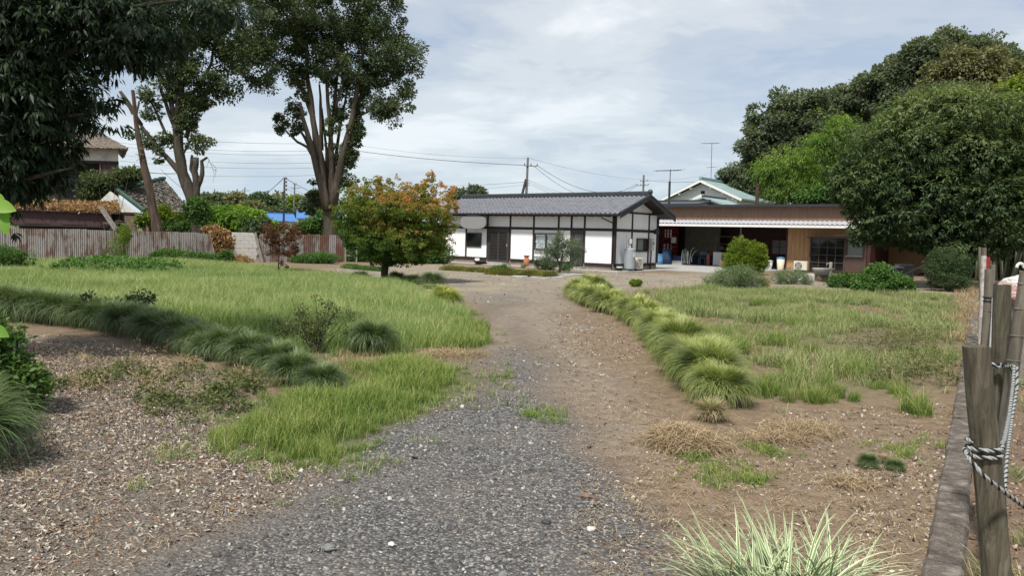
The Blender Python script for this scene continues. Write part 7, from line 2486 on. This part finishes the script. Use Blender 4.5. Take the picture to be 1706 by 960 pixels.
def scatter(name, label, pts, sc, variants, kind_tilt=0.1, mat=None):
    """pts Nx3; instances of the variant meshes by geometry nodes"""
    n = len(pts)
    me = bpy.data.meshes.new(name)
    me.vertices.add(n)
    me.vertices.foreach_set('co', np.ascontiguousarray(pts, dtype=np.float32).ravel())
    rot = np.stack([RNG.normal(size=n) * kind_tilt, RNG.normal(size=n) * kind_tilt, RNG.uniform(0, 2 * PI, n)], -1)
    for nm, arr, ty, key in (('rot', rot, 'FLOAT_VECTOR', 'vector'), ('scl', sc, 'FLOAT', 'value'), ('pick', RNG.integers(0, len(variants), n), 'INT', 'value')):
        at = me.attributes.new(nm, ty, 'POINT')
        at.data.foreach_set(key, np.ascontiguousarray(arr, dtype=np.int32 if ty == 'INT' else np.float32).ravel())
    o = link(bpy.data.objects.new(name, me))
    o['kind'] = 'stuff'
    o['label'] = label
    coll = bpy.data.collections.new(name + '_variants')
    for k, v_ in enumerate(variants):
        coll.objects.link(bpy.data.objects.new('%s_piece%02d' % (name, k), v_))
        if mat is not None:
            pass
    ng = bpy.data.node_groups.new(name + '_nodes', 'GeometryNodeTree')
    ng.interface.new_socket('Geometry', in_out='INPUT', socket_type='NodeSocketGeometry')
    ng.interface.new_socket('Geometry', in_out='OUTPUT', socket_type='NodeSocketGeometry')
    N, L_ = ng.nodes, ng.links
    gi, go = N.new('NodeGroupInput'), N.new('NodeGroupOutput')
    ci = N.new('GeometryNodeCollectionInfo')
    ci.inputs['Collection'].default_value = coll
    ci.inputs['Separate Children'].default_value = True
    ci.inputs['Reset Children'].default_value = True
    ip = N.new('GeometryNodeInstanceOnPoints')
    ip.inputs['Pick Instance'].default_value = True

    def na(nm, ty):
        a = N.new('GeometryNodeInputNamedAttribute')
        a.data_type = ty
        a.inputs['Name'].default_value = nm
        return a.outputs['Attribute']
    L_.new(gi.outputs[0], ip.inputs['Points'])
    L_.new(ci.outputs[0], ip.inputs['Instance'])
    L_.new(na('pick', 'INT'), ip.inputs['Instance Index'])
    L_.new(na('rot', 'FLOAT_VECTOR'), ip.inputs['Rotation'])
    L_.new(na('scl', 'FLOAT'), ip.inputs['Scale'])
    L_.new(ip.outputs[0], go.inputs[0])
    md = o.modifiers.new('scatter', 'NODES')
    md.node_group = ng
    return o


def grass_patch(name, nb, R, H, W, mat, rng, segs=3, lean=.5, seed_heads=0.0):
    a = rng.uniform(0, 2 * PI, nb)
    r = R * np.sqrt(rng.random(nb))
    p = np.stack([r * np.cos(a), r * np.sin(a), np.zeros(nb)], -1)
    az = rng.uniform(0, 2 * PI, nb)
    out = np.stack([np.cos(az), np.sin(az), np.zeros(nb)], -1)
    Lb = H * rng.uniform(.5, 1.15, nb)
    a0 = np.abs(rng.normal(size=nb)) * .22
    cl_ = rng.uniform(.2, 1.3, nb) * lean * 1.6
    side = unit(np.stack([-np.sin(az), np.cos(az), np.zeros(nb)], -1) + out * rng.normal(size=(nb, 1)) * .5)
    V, v = [], []
    cur = p
    vb = np.clip(rng.normal(.5, .27, nb), 0, 1)
    for s in range(segs + 1):
        w = W * (1 - (s / segs) ** 1.5) * .5 + W * .05
        V.append(np.stack([cur - side * w, cur + side * w], 1))
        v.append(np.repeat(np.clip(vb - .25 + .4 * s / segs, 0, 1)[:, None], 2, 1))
        ang = a0 + cl_ * ((s + .5) / segs) ** 1.4
        cur = cur + out * (np.sin(ang) * Lb / segs)[:, None] + np.array([0, 0, 1.0]) * (np.cos(ang) * Lb / segs)[:, None]
    V = np.stack(V, 1).reshape(-1, 3)
    v = np.stack(v, 1).reshape(-1)
    F = np.array([[2 * s, 2 * s + 1, 2 * s + 3, 2 * s + 2] for s in range(segs)])[None] + (np.arange(nb) * (segs + 1) * 2)[:, None, None]
    return np_mesh(name, V, F.reshape(-1, 4), M[mat], v=v)


def sample_zone(poly, dens, rng, bbox=None, weight=None):
    lo, hi = poly.min(0), poly.max(0)
    if bbox is not None:
        lo = np.maximum(lo, bbox[0])
        hi = np.minimum(hi, bbox[1])
    n = int((hi - lo).prod() * dens)
    X = rng.uniform(lo[0], hi[0], n)
    Y = rng.uniform(lo[1], hi[1], n)
    d = sdist(poly, X, Y)
    wob = (fnoise(X, Y, 2.2, 61) - .5) * .9
    k = d + wob * np.clip(Y / 14, .3, 1.3) > 0
    if weight is not None:
        k &= rng.random(n) < weight(X, Y, d)
    X, Y = X[k], Y[k]
    return np.stack([X, Y, height(X, Y)], -1), d[k]


view = lambda X, Y: (np.abs(X) < 0.72 * Y + 1.0)
# main lawn
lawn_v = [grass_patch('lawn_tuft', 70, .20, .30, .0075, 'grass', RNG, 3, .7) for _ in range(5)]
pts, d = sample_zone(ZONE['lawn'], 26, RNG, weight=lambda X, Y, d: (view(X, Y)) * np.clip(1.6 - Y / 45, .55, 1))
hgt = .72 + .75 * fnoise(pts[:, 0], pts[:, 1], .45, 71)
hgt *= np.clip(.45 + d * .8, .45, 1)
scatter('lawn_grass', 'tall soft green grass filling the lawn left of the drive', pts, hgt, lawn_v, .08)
print('lawn', len(pts))
seed_v = [grass_patch('seed_stem', 12, .22, .42, .004, 'grass_mix', RNG, 3, .8) for _ in range(4)]
pts, d = sample_zone(ZONE['lawn'], 16, RNG, weight=lambda X, Y, d: view(X, Y) * (d > .3) * np.clip((fnoise(X, Y, .5, 171) - .35) * 3, .1, 1))
scatter('seeding_grass', 'pale seed stems standing above the lawn grass', pts, RNG.uniform(.7, 1.15, len(pts)), seed_v, .12)
lush = [grass_patch('lush_tuft', 90, .2, .24, .009, 'grass_green', RNG, 3, .9) for _ in range(3)]
pts, d = sample_zone(ZONE['lawn'], 9, RNG, weight=lambda X, Y, d: view(X, Y) * np.clip((fnoise(X, Y, .35, 181) - .55) * 6, 0, 1))
scatter('lush_lawn_patches', 'darker lush patches within the lawn', pts, RNG.uniform(.8, 1.3, len(pts)), lush, .12)
fr_v = [grass_patch('fringe_tuft', 80, .15, .20, .0055, 'grass_green', RNG, 3, .8) for _ in range(5)]
pts, d = sample_zone(ZONE['fringe'], 75, RNG)
hgt = (.6 + .8 * fnoise(pts[:, 0], pts[:, 1], .9, 72)) * np.clip(.4 + d * 1.2, .35, 1)
scatter('fringe_grass', 'lush green grass lobe reaching out beside the gravel', pts, hgt, fr_v, .1)
print('fringe', len(pts))
# bright lobe at the lawn end
lobe = world_poly([(690, 560), (740, 540), (790, 535), (806, 560), (800, 580), (740, 588), (690, 588)])
pts, d = sample_zone(lobe, 60, RNG)
scatter('lobe_grass', 'brighter green grass at the end of the lawn by the drive', pts, RNG.uniform(.7, 1.3, len(pts)), fr_v, .1)
# meadow on the right: patchy
mv = [grass_patch('meadow_tuft', 60, .19, .30, .008, 'grass_mix', RNG, 3, .8) for _ in range(5)]


def mw(X, Y, d):
    f = fnoise(X, Y, .55, 81)
    t_ = np.clip((Y - 6.5) / 5, 0, 1)
    return view(X, Y) * np.clip((f - .61 + .28 * t_) * 7, 0, 1) * (.6 + .4 * t_)


pts, d = sample_zone(ZONE['meadow'], 26, RNG, weight=mw)
hgt = (.25 + 1.15 * fnoise(pts[:, 0], pts[:, 1], 1.1, 82) ** 1.3) * np.clip(.45 + d * .8, .45, 1)
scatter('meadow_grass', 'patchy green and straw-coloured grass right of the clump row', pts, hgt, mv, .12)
print('meadow', len(pts))
# separate lush tufts over the meadow edge
tv_ = [grass_patch('tall_tuft', 90, .13, .34, .007, 'grass_green', RNG, 4, .8) for _ in range(3)]
tp_ = []
for a, b, n, r in ((1275, 655, 8, .22), (1350, 668, 7, .2), (1400, 662, 6, .2), (1480, 655, 8, .24), (1535, 690, 5, .16), (1215, 585, 16, .5), (1320, 640, 8, .3), (1415, 625, 10, .3), (1195, 560, 10, .4), (1450, 600, 10, .4), (1110, 498, 30, 1.2), (1160, 520, 14, .6), (1250, 510, 14, .8), (1290, 575, 10, .35), (1350, 590, 10, .4), (1530, 600, 8, .3), (1400, 530, 14, .7), (1320, 540, 10, .5)):
    g = G(a, b)
    for _ in range(n):
        x, y = g.x + random.gauss(0, r * .5), g.y + random.gauss(0, r * .6)
        tp_.append((x, y, zat(x, y)))
scatter('tall_grass_tufts', 'taller bright grass tufts at the bare edge of the meadow', np.array(tp_), RNG.uniform(.35, .85, len(tp_)), tv_, .1)
# thin weeds on the dirt and gravel
wp_ = []
for a, b, n, r in ((1210, 785, 30, .30), (1275, 750, 26, .18), (1160, 765, 14, .14), (1240, 800, 22, .22), (905, 690, 34, .22), (1500, 755, 22, .25), (845, 625, 10, .2), (1190, 810, 12, .18), (600, 780, 8, .3), (1560, 740, 8, .2)):
    g = G(a, b)
    for _ in range(n):
        x, y = g.x + random.gauss(0, r * .5), g.y + random.gauss(0, r * .7)
        wp_.append((x, y, zat(x, y)))
small_v = [grass_patch('sprout', 26, .055, .065, .004, 'grass_green', RNG, 3, 1.0) for _ in range(4)]
scatter('sprouting_weeds', 'small green weeds sprouting on the bare dirt', np.array(wp_), RNG.uniform(.5, 1.3, len(wp_)), small_v, .15)
# straw stubble over dry spots
straw_v = [grass_patch('straw_tuft', 34, .12, .14, .0045, 'straw', RNG, 3, 1.6) for _ in range(4)]
sp1, d1 = sample_zone(ZONE['meadow'], 16, RNG, weight=lambda X, Y, d: view(X, Y) * np.clip((fnoise(X, Y, .9, 91) - .35) * 4, 0, 1) * np.clip(1.7 - Y / 14, .3, 1))
patch2 = world_poly([(440, 600), (560, 590), (690, 600), (700, 625), (590, 640), (500, 625), (420, 640)])
sp2, _ = sample_zone(patch2, 30, RNG)
strip3 = world_poly([(1600, 470), (1628, 480), (1630, 520), (1610, 560), (1596, 600), (1600, 540)])
sp3, _ = sample_zone(strip3, 26, RNG)
sp4, _ = sample_zone(ZONE['yard'], 3.0, RNG, weight=lambda X, Y, d: np.clip((fnoise(X, Y, .4, 95) - .42) * 5, 0, 1))
al = np.concatenate([sp1, sp2, sp3, sp4])
sc_ = np.concatenate([RNG.uniform(.6, 1.3, len(sp1)), RNG.uniform(.5, 1.1, len(sp2)), RNG.uniform(.9, 2.3, len(sp3)), RNG.uniform(.2, .45, len(sp4))])
scatter('dry_straw', 'dry straw-coloured grass and stubble on bare spots', al, sc_, straw_v, .2)
print('straw', len(al))


# straw heaps pulled out onto the dirt
def straw_heap(label, center, rx, ry, h, n):
    o = thing('straw_heap', label, 'straw heap', center)
    a = RNG.uniform(0, 2 * PI, n)
    r = RNG.random(n) ** .6
    hh_ = h * (1 - r ** 2) * RNG.random(n) ** .5
    base = np.stack([center.x + r * rx * np.cos(a), center.y + r * ry * np.sin(a), hh_ + .008], -1)
    d = RNG.normal(size=(n, 3)) * np.array([1, 1, .3])
    V, F = leaf_arrays(base, d, RNG.normal(size=(n, 3)) * .4 + np.array([0, 0, 1.0]), RNG.uniform(.06, .2, n), np.full(n, .0045), .25)
    np_obj('stalks', V, F, M['straw'], o, world=True, v=np.repeat(np.clip(RNG.normal(.5, .25, n) + .3 * (hh_ / h - .5), 0, 1), 4))
    return o


straw_heap('heap of pale dry straw on the dirt left of the half-dead clump', G(1135, 742), .26, .30, .12, 3600)
straw_heap('thin spill of straw right of the pale straw heap', G(1178, 745), .2, .16, .05, 900)
straw_heap('reddish dry straw heap on the dirt further right', G(1335, 722), .32, .24, .05, 1500)
straw_heap('flat scatter of straw before the reddish heap', G(1290, 735), .3, .18, .035, 900)
straw_heap('small straw patch near the two dark tufts', G(1420, 812), .16, .12, .02, 380)
straw_heap('dry straw lying at the lawn edge by the drive', G(748, 594), .5, .35, .06, 1600)

# gravel: loose stones over the drive
def track_gap(X, Y):
    g_ = np.ones(X.shape)
    for line in (((880, 560), (850, 620), (800, 720), (700, 830), (540, 990), (420, 1200)), ((905, 560), (930, 640), (960, 740), (985, 850), (960, 1000), (940, 1200))):
        L2 = [G(*p) for p in line]
        dm = np.full(X.shape, 9.0)
        for a, b in zip(L2[:-1], L2[1:]):
            ab = np.array([(b - a).x, (b - a).y])
            t_ = np.clip(((X - a.x) * ab[0] + (Y - a.y) * ab[1]) / (ab @ ab), 0, 1)
            dm = np.minimum(dm, np.hypot(X - a.x - t_ * ab[0], Y - a.y - t_ * ab[1]))
        g_ *= 1 - .72 * np.exp(-(dm / .19) ** 2)
    return g_



stone_mats = [plain('stone_%s' % n_, c_, .85, .3, 40) for n_, c_ in (('mid', (.175, .171, .168)), ('dark', (.075, .073, .073)), ('light', (.30, .29, .272)), ('brown', (.22, .18, .14)), ('white', (.44, .415, .37)))]
stones = []
for k in range(15):
    bm = bmesh.new()
    bmesh.ops.create_icosphere(bm, subdivisions=1, radius=1)
    sx, sy, sz = random.uniform(.7, 1.1), random.uniform(.6, 1.0), random.uniform(.35, .6)
    for v in bm.verts:
        v.co = Vector((v.co.x * sx, v.co.y * sy, v.co.z * sz)) * random.uniform(.75, 1.2)
    me = bpy.data.meshes.new('pebble')
    bm.to_mesh(me)
    bm.free()
    me.materials.append(stone_mats[[0, 0, 1, 1, 2, 2, 3, 0, 1, 4, 0, 1, 3, 2, 1][k]])
    stones.append(me)
near_box = (np.array([-6, 3.0]), np.array([7, 9.5]))
pts, d = sample_zone(ZONE['gravel'], 1900, RNG, near_box, weight=lambda X, Y, d: view(X, Y) * np.clip(1.25 - (Y - 3) / 6.5, .12, 1) * np.clip(.3 + d * 1.2, 0.04, 1) * track_gap(X, Y))
size = np.exp(RNG.normal(math.log(.0058), .5, len(pts)))
size *= np.clip(.85 + (pts[:, 1] - 4) * .09, .85, 1.5)
big = RNG.random(len(pts)) < .012
size[big] *= 2.0
pts[:, 2] += size * .15
scatter('gravel', 'dark grey crushed gravel on the drive', pts, size, stones, .5)
print('gravel', len(pts))
mid_box = (np.array([-4, 9.0]), np.array([5, 20]))
pts, d = sample_zone(ZONE['gravel'], 120, RNG, mid_box)
scatter('far_gravel', 'gravel thinning out along the far drive', pts, np.exp(RNG.normal(math.log(.013), .35, len(pts))), stones, .5)
# a few stones one can pick out
for k, (a, b, r, lab) in enumerate(((976, 830, .028, 'brown fist-sized stone on the right side of the gravel'), (1190, 848, .02, 'small grey stone at the gravel edge above the striped grass'), (985, 885, .022, 'whitish pebble on the gravel below the brown stone'),
                                    (548, 916, .026, 'rounded grey stone in the left part of the gravel'), (910, 873, .022, 'flat dark stone in the middle of the gravel'), (652, 909, .014, 'white pebble right of the rounded grey stone'))):
    o = thing('loose_stone', lab, 'stone', G(a, b))
    lump(G(a, b) + Vector((0, 0, r * .4)), r * 1.2, r, r * .7, 'stone', ('stone_brown', 'stone', 'block', 'stone', 'ridge_tile', 'white_paint')[k], o, 20 + k)

# fallen leaves and chips
leafm = [plain('fallen_%s' % n_, c_, .9, .25, 30) for n_, c_ in (('beige', (.36, .305, .245)), ('pale', (.50, .45, .38)), ('brown', (.15, .11, .083)), ('grey', (.27, .24, .21)), ('orange', (.33, .165, .09)))]
chips = []
for k in range(10):
    n = 5
    Lc, Wc = random.uniform(.7, 1.2), random.uniform(.18, .42)
    cu = random.uniform(-.35, .45)
    vs, fs = [], []
    for i in range(n):
        t_ = i / (n - 1)
        w = Wc * math.sin(PI * min(.97, max(.05, t_))) * .5 + .01
        z = cu * (t_ - .5) ** 2 * 1.6 + .04
        vs += [((t_ - .5) * Lc, -w, z + .06), ((t_ - .5) * Lc, 0, z), ((t_ - .5) * Lc, w, z + .05)]
    for i in range(n - 1):
        b = i * 3
        fs += [(b, b + 1, b + 4, b + 3), (b + 1, b + 2, b + 5, b + 4)]
    chips.append(MB().add(vs, fs).mesh('leaf', leafm[[0, 1, 2, 3, 0, 2, 3, 1, 2, 4][k]]))
pts, d = sample_zone(ZONE['litter'], 5200, RNG, (np.array([-9, 2.5]), np.array([2, 13])), weight=lambda X, Y, d: view(X, Y) * np.clip(1.15 - (Y - 3) / 9, .1, 1) * np.clip(.3 + d * 1.2, .06, 1) * np.clip(-.1 + fnoise(X, Y, 2.2, 15) * 1.7, .25, 1))
sz = np.minimum(np.exp(RNG.normal(math.log(.028), .36, len(pts))), .05) * np.clip(.8 + pts[:, 1] * .045, .8, 1.5)
scatter('leaf_litter', 'fallen grey-brown leaves covering the ground at lower left', pts, sz, chips, .45)
print('litter', len(pts))
dirt = world_poly([(960, 500), (1050, 560), (1090, 650), (1150, 720), (1280, 690), (1600, 670), (1600, 1100), (1000, 1100), (960, 700), (900, 560)])
pts, d = sample_zone(dirt, 420, RNG, (np.array([-1, 2.5]), np.array([9, 20])), weight=lambda X, Y, d: view(X, Y) * np.clip(1.1 - (Y - 3) / 14, .12, 1) * np.clip((fnoise(X, Y, 1.2, 17) - .30) * 3, .08, 1))
sz = RNG.uniform(.012, .05, len(pts)) * np.clip(.8 + pts[:, 1] * .045, .8, 1.6)
scatter('dirt_litter', 'scattered dry leaves and chips on the brown dirt', pts, sz, chips[:4] + chips[5:8], .45)
print('dirt litter', len(pts))
pts, d = sample_zone(ZONE['gravel'], 60, RNG, near_box)
scatter('drive_litter', 'few dry leaf bits on the gravel', pts, RNG.uniform(.01, .035, len(pts)), chips, .45)
clods = []
for k in range(4):
    bm = bmesh.new()
    bmesh.ops.create_icosphere(bm, subdivisions=1, radius=1)
    for v in bm.verts:
        v.co = Vector((v.co.x, v.co.y * .9, v.co.z * .55)) * random.uniform(.65, 1.25)
    me = bpy.data.meshes.new('clod')
    bm.to_mesh(me)
    bm.free()
    me.materials.append(M['soil_clod'] if 'soil_clod' in M else M.setdefault('soil_clod', plain('soil_clod', (.13, .092, .066), .95, .35, 30)))
    clods.append(me)
pts, d = sample_zone(dirt, 260, RNG, (np.array([-1, 2.5]), np.array([9, 16])), weight=lambda X, Y, d: view(X, Y) * np.clip(1.1 - (Y - 3) / 12, .1, 1))
scatter('soil_clods', 'small crumbs of soil on the bare dirt', pts, np.exp(RNG.normal(math.log(.0075), .45, len(pts))), clods, .4)
fs_, _ = sample_zone(ZONE['farside'], 800, RNG, (np.array([1.3, 2.5]), np.array([11, 12])), weight=lambda X, Y, d: (X < .72 * Y + 1.2) * np.clip(1.1 - (Y - 2) / 12, .1, 1))
scatter('orange_leaf_litter', 'rusty orange fallen leaves on the far side of the kerb', fs_, RNG.uniform(.018, .05, len(fs_)), [chips[9], chips[0], chips[2], chips[9], chips[5]], .5)
fs2, _ = sample_zone(ZONE['farside'], 16, RNG, (np.array([1.5, 2.5]), np.array([12, 20])), weight=lambda X, Y, d: (X < .72 * Y + 1.2) * (fnoise(X, Y, 1.1, 5) > .5))
scatter('kerbside_grass', 'thin grass tufts growing along the kerb and posts', fs2, RNG.uniform(.25, .7, len(fs2)), mv + straw_v, .2)

yl_, _ = sample_zone(ZONE['yard'], 14, RNG, weight=lambda X, Y, d: np.clip((fnoise(X, Y, .5, 19) - .3) * 3, .1, 1))
scatter('yard_litter', 'dry leaves and bits of straw strewn over the yard', yl_, RNG.uniform(.03, .11, len(yl_)), chips, .4)
yg_, _ = sample_zone(ZONE['yard'], 1.6, RNG, weight=lambda X, Y, d: np.clip((fnoise(X, Y, .35, 29) - .55) * 6, 0, 1))
scatter('yard_weeds', 'thin low weeds growing in the yard', yg_, RNG.uniform(.12, .3, len(yg_)), mv, .2)

# thin edges of the grass, and straw bits on the dirt
edge_v = [grass_patch('edge_sprout', 22, .07, .11, .005, 'grass_mix', RNG, 3, 1.1) for _ in range(4)]
ep = []
for zn, dn in (('lawn', 26), ('fringe', 60), ('meadow', 22)):
    z_ = ZONE[zn]
    lo, hi = z_.min(0) - 1, z_.max(0) + 1
    lo[0] = max(lo[0], -26)
    n = int((hi - lo).prod() * dn)
    X, Y = RNG.uniform(lo[0], hi[0], n), RNG.uniform(lo[1], hi[1], n)
    d = sdist(z_, X, Y)
    wob = (fnoise(X, Y, 2.2, 61) - .5) * .9
    dd_ = d + wob * np.clip(Y / 14, .3, 1.3)
    k = (dd_ < .05) & (dd_ > -1.2) & view(X, Y) & (RNG.random(n) < .8 * np.exp(np.minimum(dd_, 0) / .28))
    ep.append(np.stack([X[k], Y[k], height(X[k], Y[k])], -1))
ep = np.concatenate(ep)
scatter('edge_grass', 'thin sprouts where the grass gives way to bare soil', ep, RNG.uniform(.35, 1.25, len(ep)), edge_v, .2)
bits = []
for k in range(4):
    n = 9
    V, F = leaf_arrays(RNG.normal(size=(n, 3)) * np.array([.04, .04, .002]) + np.array([0, 0, .006]), RNG.normal(size=(n, 3)) * np.array([1, 1, .12]), np.tile(np.array([0, 0, 1.0]), (n, 1)), RNG.uniform(.03, .10, n), np.full(n, .0032), .2)
    bits.append(np_mesh('stalks', V, F, M['straw'], v=np.repeat(RNG.random(n), 4)))
sb1, _ = sample_zone(dirt, 95, RNG, (np.array([-1, 2.5]), np.array([11, 20])), weight=lambda X, Y, d: view(X, Y) * np.clip(1.1 - (Y - 3) / 14, .2, 1) * np.clip((fnoise(X, Y, .9, 37) - .35) * 4, .05, 1))
sb2, _ = sample_zone(ZONE['meadow'], 30, RNG, weight=lambda X, Y, d: view(X, Y) * np.clip(1.3 - Y / 12, .1, 1))
sb3, _ = sample_zone(ZONE['litter'], 40, RNG, (np.array([-9, 2.5]), np.array([2, 13])))
sb_all = np.concatenate([sb1, sb2, sb3])
scatter('straw_bits', 'loose thin straw stalks lying over the soil', sb_all, RNG.uniform(.6, 1.5, len(sb_all)), bits, .1)
kl_ = world_poly([(1380, 790), (1600, 740), (1606, 1200), (1380, 1200), (1300, 960)])
kp, _ = sample_zone(kl_, 700, RNG, (np.array([.8, 2.3]), np.array([4, 7])), weight=lambda X, Y, d: np.clip(fnoise(X, Y, 2.5, 47) * 1.8 - .4, .05, 1))
scatter('kerb_leaf_litter', 'curled dry leaves gathered on the dirt along the kerb', kp, np.exp(RNG.normal(math.log(.034), .4, len(kp))), chips[:4] + chips[5:8], .55)

# weeds over the litter on the left
wv_ = []
weed_blobs = []
for k in range(150):
    px_, py_ = random.uniform(60, 430), random.uniform(585, 735)
    if py_ < 575 + px_ * .14:
        continue
    g = G(px_, py_)
    s_ = random.uniform(.08, .2)
    if fnoise(np.array([g.x]), np.array([g.y]), .8, 33)[0] > .56:
        weed_blobs.append(((g.x, g.y, s_ * .45), (s_, s_, s_ * .6), 1.0))
V, F, v = leaf_cloud(weed_blobs, 5000, .045, .02, .06, RNG, per_clump=14, shell=.1, flat=.6)
V[:, 2] = np.maximum(V[:, 2], .015)
o = np_obj('ground_weeds', V, F, M['leaf_drab'], v=v)
tag(o, 'low straggling green weeds over the leaf litter', kind='stuff')
rb = []
for k in range(70):
    g = G(random.uniform(90, 420), random.uniform(580, 660))
    rb.append(((g.x, g.y, .05), (.2, .2, .06), 1.0))
V, F, v = leaf_cloud(rb, 4200, .05, .008, .07, RNG, per_clump=12, shell=.1, flat=.5)
V[:, 2] = np.maximum(V[:, 2], .015)
o = np_obj('dry_weeds', V, F, M['straw'], v=v)
tag(o, 'pale dry weeds along the foot of the dark grass row', kind='stuff')
mw_b = []
for k in range(60):
    g = G(random.gauss(1510, 45), random.uniform(560, 650))
    mw_b.append(((g.x, g.y, .14), (.22, .22, .16), 1.0))
V, F, v = leaf_cloud(mw_b, 6500, .04, .016, .06, RNG, per_clump=14, shell=.1, flat=1.2)
V[:, 2] = np.maximum(V[:, 2], .015)
o = np_obj('mixed_weeds', V, F, M['leaf_olive'], v=v)
tag(o, 'brownish green weeds at the right end of the meadow by the kerb', kind='stuff')
cr = []
for a, b, r in ((140, 452, .9), (175, 448, 1.1), (215, 452, .9), (250, 455, 1.0), (270, 460, .7), (120, 462, .8), (200, 462, .8)):
    g = G(a, b)
    cr.append(((g.x, g.y, .22), (r, r, .24), 1.0))
V, F, v = leaf_cloud(cr, 9000, .1, .07, .2, RNG, per_clump=25, shell=.3, flat=.5)
V[:, 2] = np.maximum(V[:, 2], .05)
o = np_obj('creeping_vine_patch', V, F, M['leaf_shrub'], v=v)
tag(o, 'darker green creeping vine spreading over the far lawn', kind='stuff')

# young shrubs poking out of the lawn and the left row
shrub('young leafy shrub left of the three in the dark grass row', (148, 545), None, [(148, 520, 6, 16), (150, 506, 5, 10)], 260, 'leaf_dark', 0.07, 0.028, sr=.008, clump=.08, stems=4, shell=.1, flat=1.2)
shrub('middle leafy shrub of the three in the dark grass row', (200, 540), None, [(192, 520, 14, 12), (210, 503, 14, 8), (182, 510, 10, 8)], 420, 'leaf_dark', 0.085, 0.032, sr=.008, clump=.1, stems=6, shell=.1)
shrub('right leafy shrub of the three with upright twigs in the dark grass row', (243, 540), None, [(240, 510, 10, 22), (234, 488, 7, 10), (250, 525, 8, 12)], 420, 'leaf_dark', 0.085, 0.032, sr=.008, clump=.1, stems=6, shell=.1)
lsb = shrub('thin twiggy young shrub in the lawn left of the round dark clump', (528, 588), None, [(500, 530, 12, 22), (545, 530, 14, 20), (520, 545, 26, 18), (470, 548, 16, 12), (560, 520, 8, 10), (515, 560, 26, 12), (495, 512, 6, 12), (550, 508, 8, 8), (455, 535, 10, 10), (585, 525, 8, 10), (575, 550, 12, 10), (530, 500, 6, 8)], 2600, 'leaf_drab', 0.034, 0.018, sr=.006, clump=.06, stems=26, shell=.05, per=7)
shrub('leafy green plants at the left edge above the corner mound', (20, 690), None, [(10, 600, 30, 22), (25, 630, 34, 22), (0, 650, 40, 30), (40, 660, 26, 20), (10, 690, 40, 20), (60, 640, 20, 10), (-20, 560, 40, 30), (20, 570, 20, 12), (-60, 620, 60, 60)], 8500, 'leaf_weed', 0.06, 0.028, clump=.09, stems=10, shell=.2, per=26)
# bright vine leaves close to the lens at the left edge
vn = thing('vine_sprig', 'bright green vine leaves close up at the left edge', 'vine', P(-40, 400, 2.6))


def big_leaf(tip, base, w, parent, mat='leaf_near', nsg=7):
    tip, base = Vector(tip), Vector(base)
    d = (tip - base)
    L_ = d.length
    d.normalize()
    s = d.cross(Vector((0.25, -1, 0.3))).normalized()
    m = s.cross(d)
    vs, fs = [], []
    for i in range(nsg + 1):
        t_ = i / nsg
        ww = w * (math.sin(PI * min(1, t_ * .92 + .08)) ** .8) * .5 * (1 - t_ * .25) + .0008
        c_ = base + d * L_ * t_ + m * .06 * L_ * math.sin(t_ * 2.6)
        vs += [c_ - s * ww + m * ww * .25, c_, c_ + s * ww + m * ww * .25]
    for i in range(nsg):
        b = i * 3
        fs += [(b, b + 1, b + 4, b + 3), (b + 1, b + 2, b + 5, b + 4)]
    me_ = np_mesh('leaf', np.array([tuple(x) for x in vs]), np.array(fs), M[mat], v=np.full(len(vs), random.uniform(.2, .9)), smooth=True)
    o = link(bpy.data.objects.new('leaf', me_))
    return attach(o, parent, True)


big_leaf(P(28, 352, 2.6), P(-12, 340, 2.6), .055, vn)
big_leaf(P(20, 362, 2.62), P(-14, 352, 2.65), .05, vn)
big_leaf(P(14, 393, 2.6), P(-6, 344, 2.62), .06, vn)
big_leaf(P(10, 340, 2.7), P(-14, 328, 2.7), .05, vn)
big_leaf(P(16, 562, 2.3), P(-14, 545, 2.3), .04, vn)
MB().tube([P(-30, 330, 2.62), P(-8, 345, 2.62), P(-16, 420, 2.6), P(-20, 560, 2.4)], .003, 5).build('stem', M['leaf_near'], vn, world=True)

# bare dead twigs caught beside the left camphor
tw = thing('dead_branch', 'thin dead twigs hanging in the sky right of the left camphor stubs', 'branch', P(349, 262, 36))
for pts_ in (((346, 262), (352, 275), (357, 290), (355, 304)), ((352, 272), (360, 280), (358, 296)), ((349, 266), (343, 280)), ((356, 282), (362, 286))):
    mb = MB()
    limbs(mb, pts_, 36, .014, .006, 4)
    mb.build('twig', M['bark'], tw, world=True)
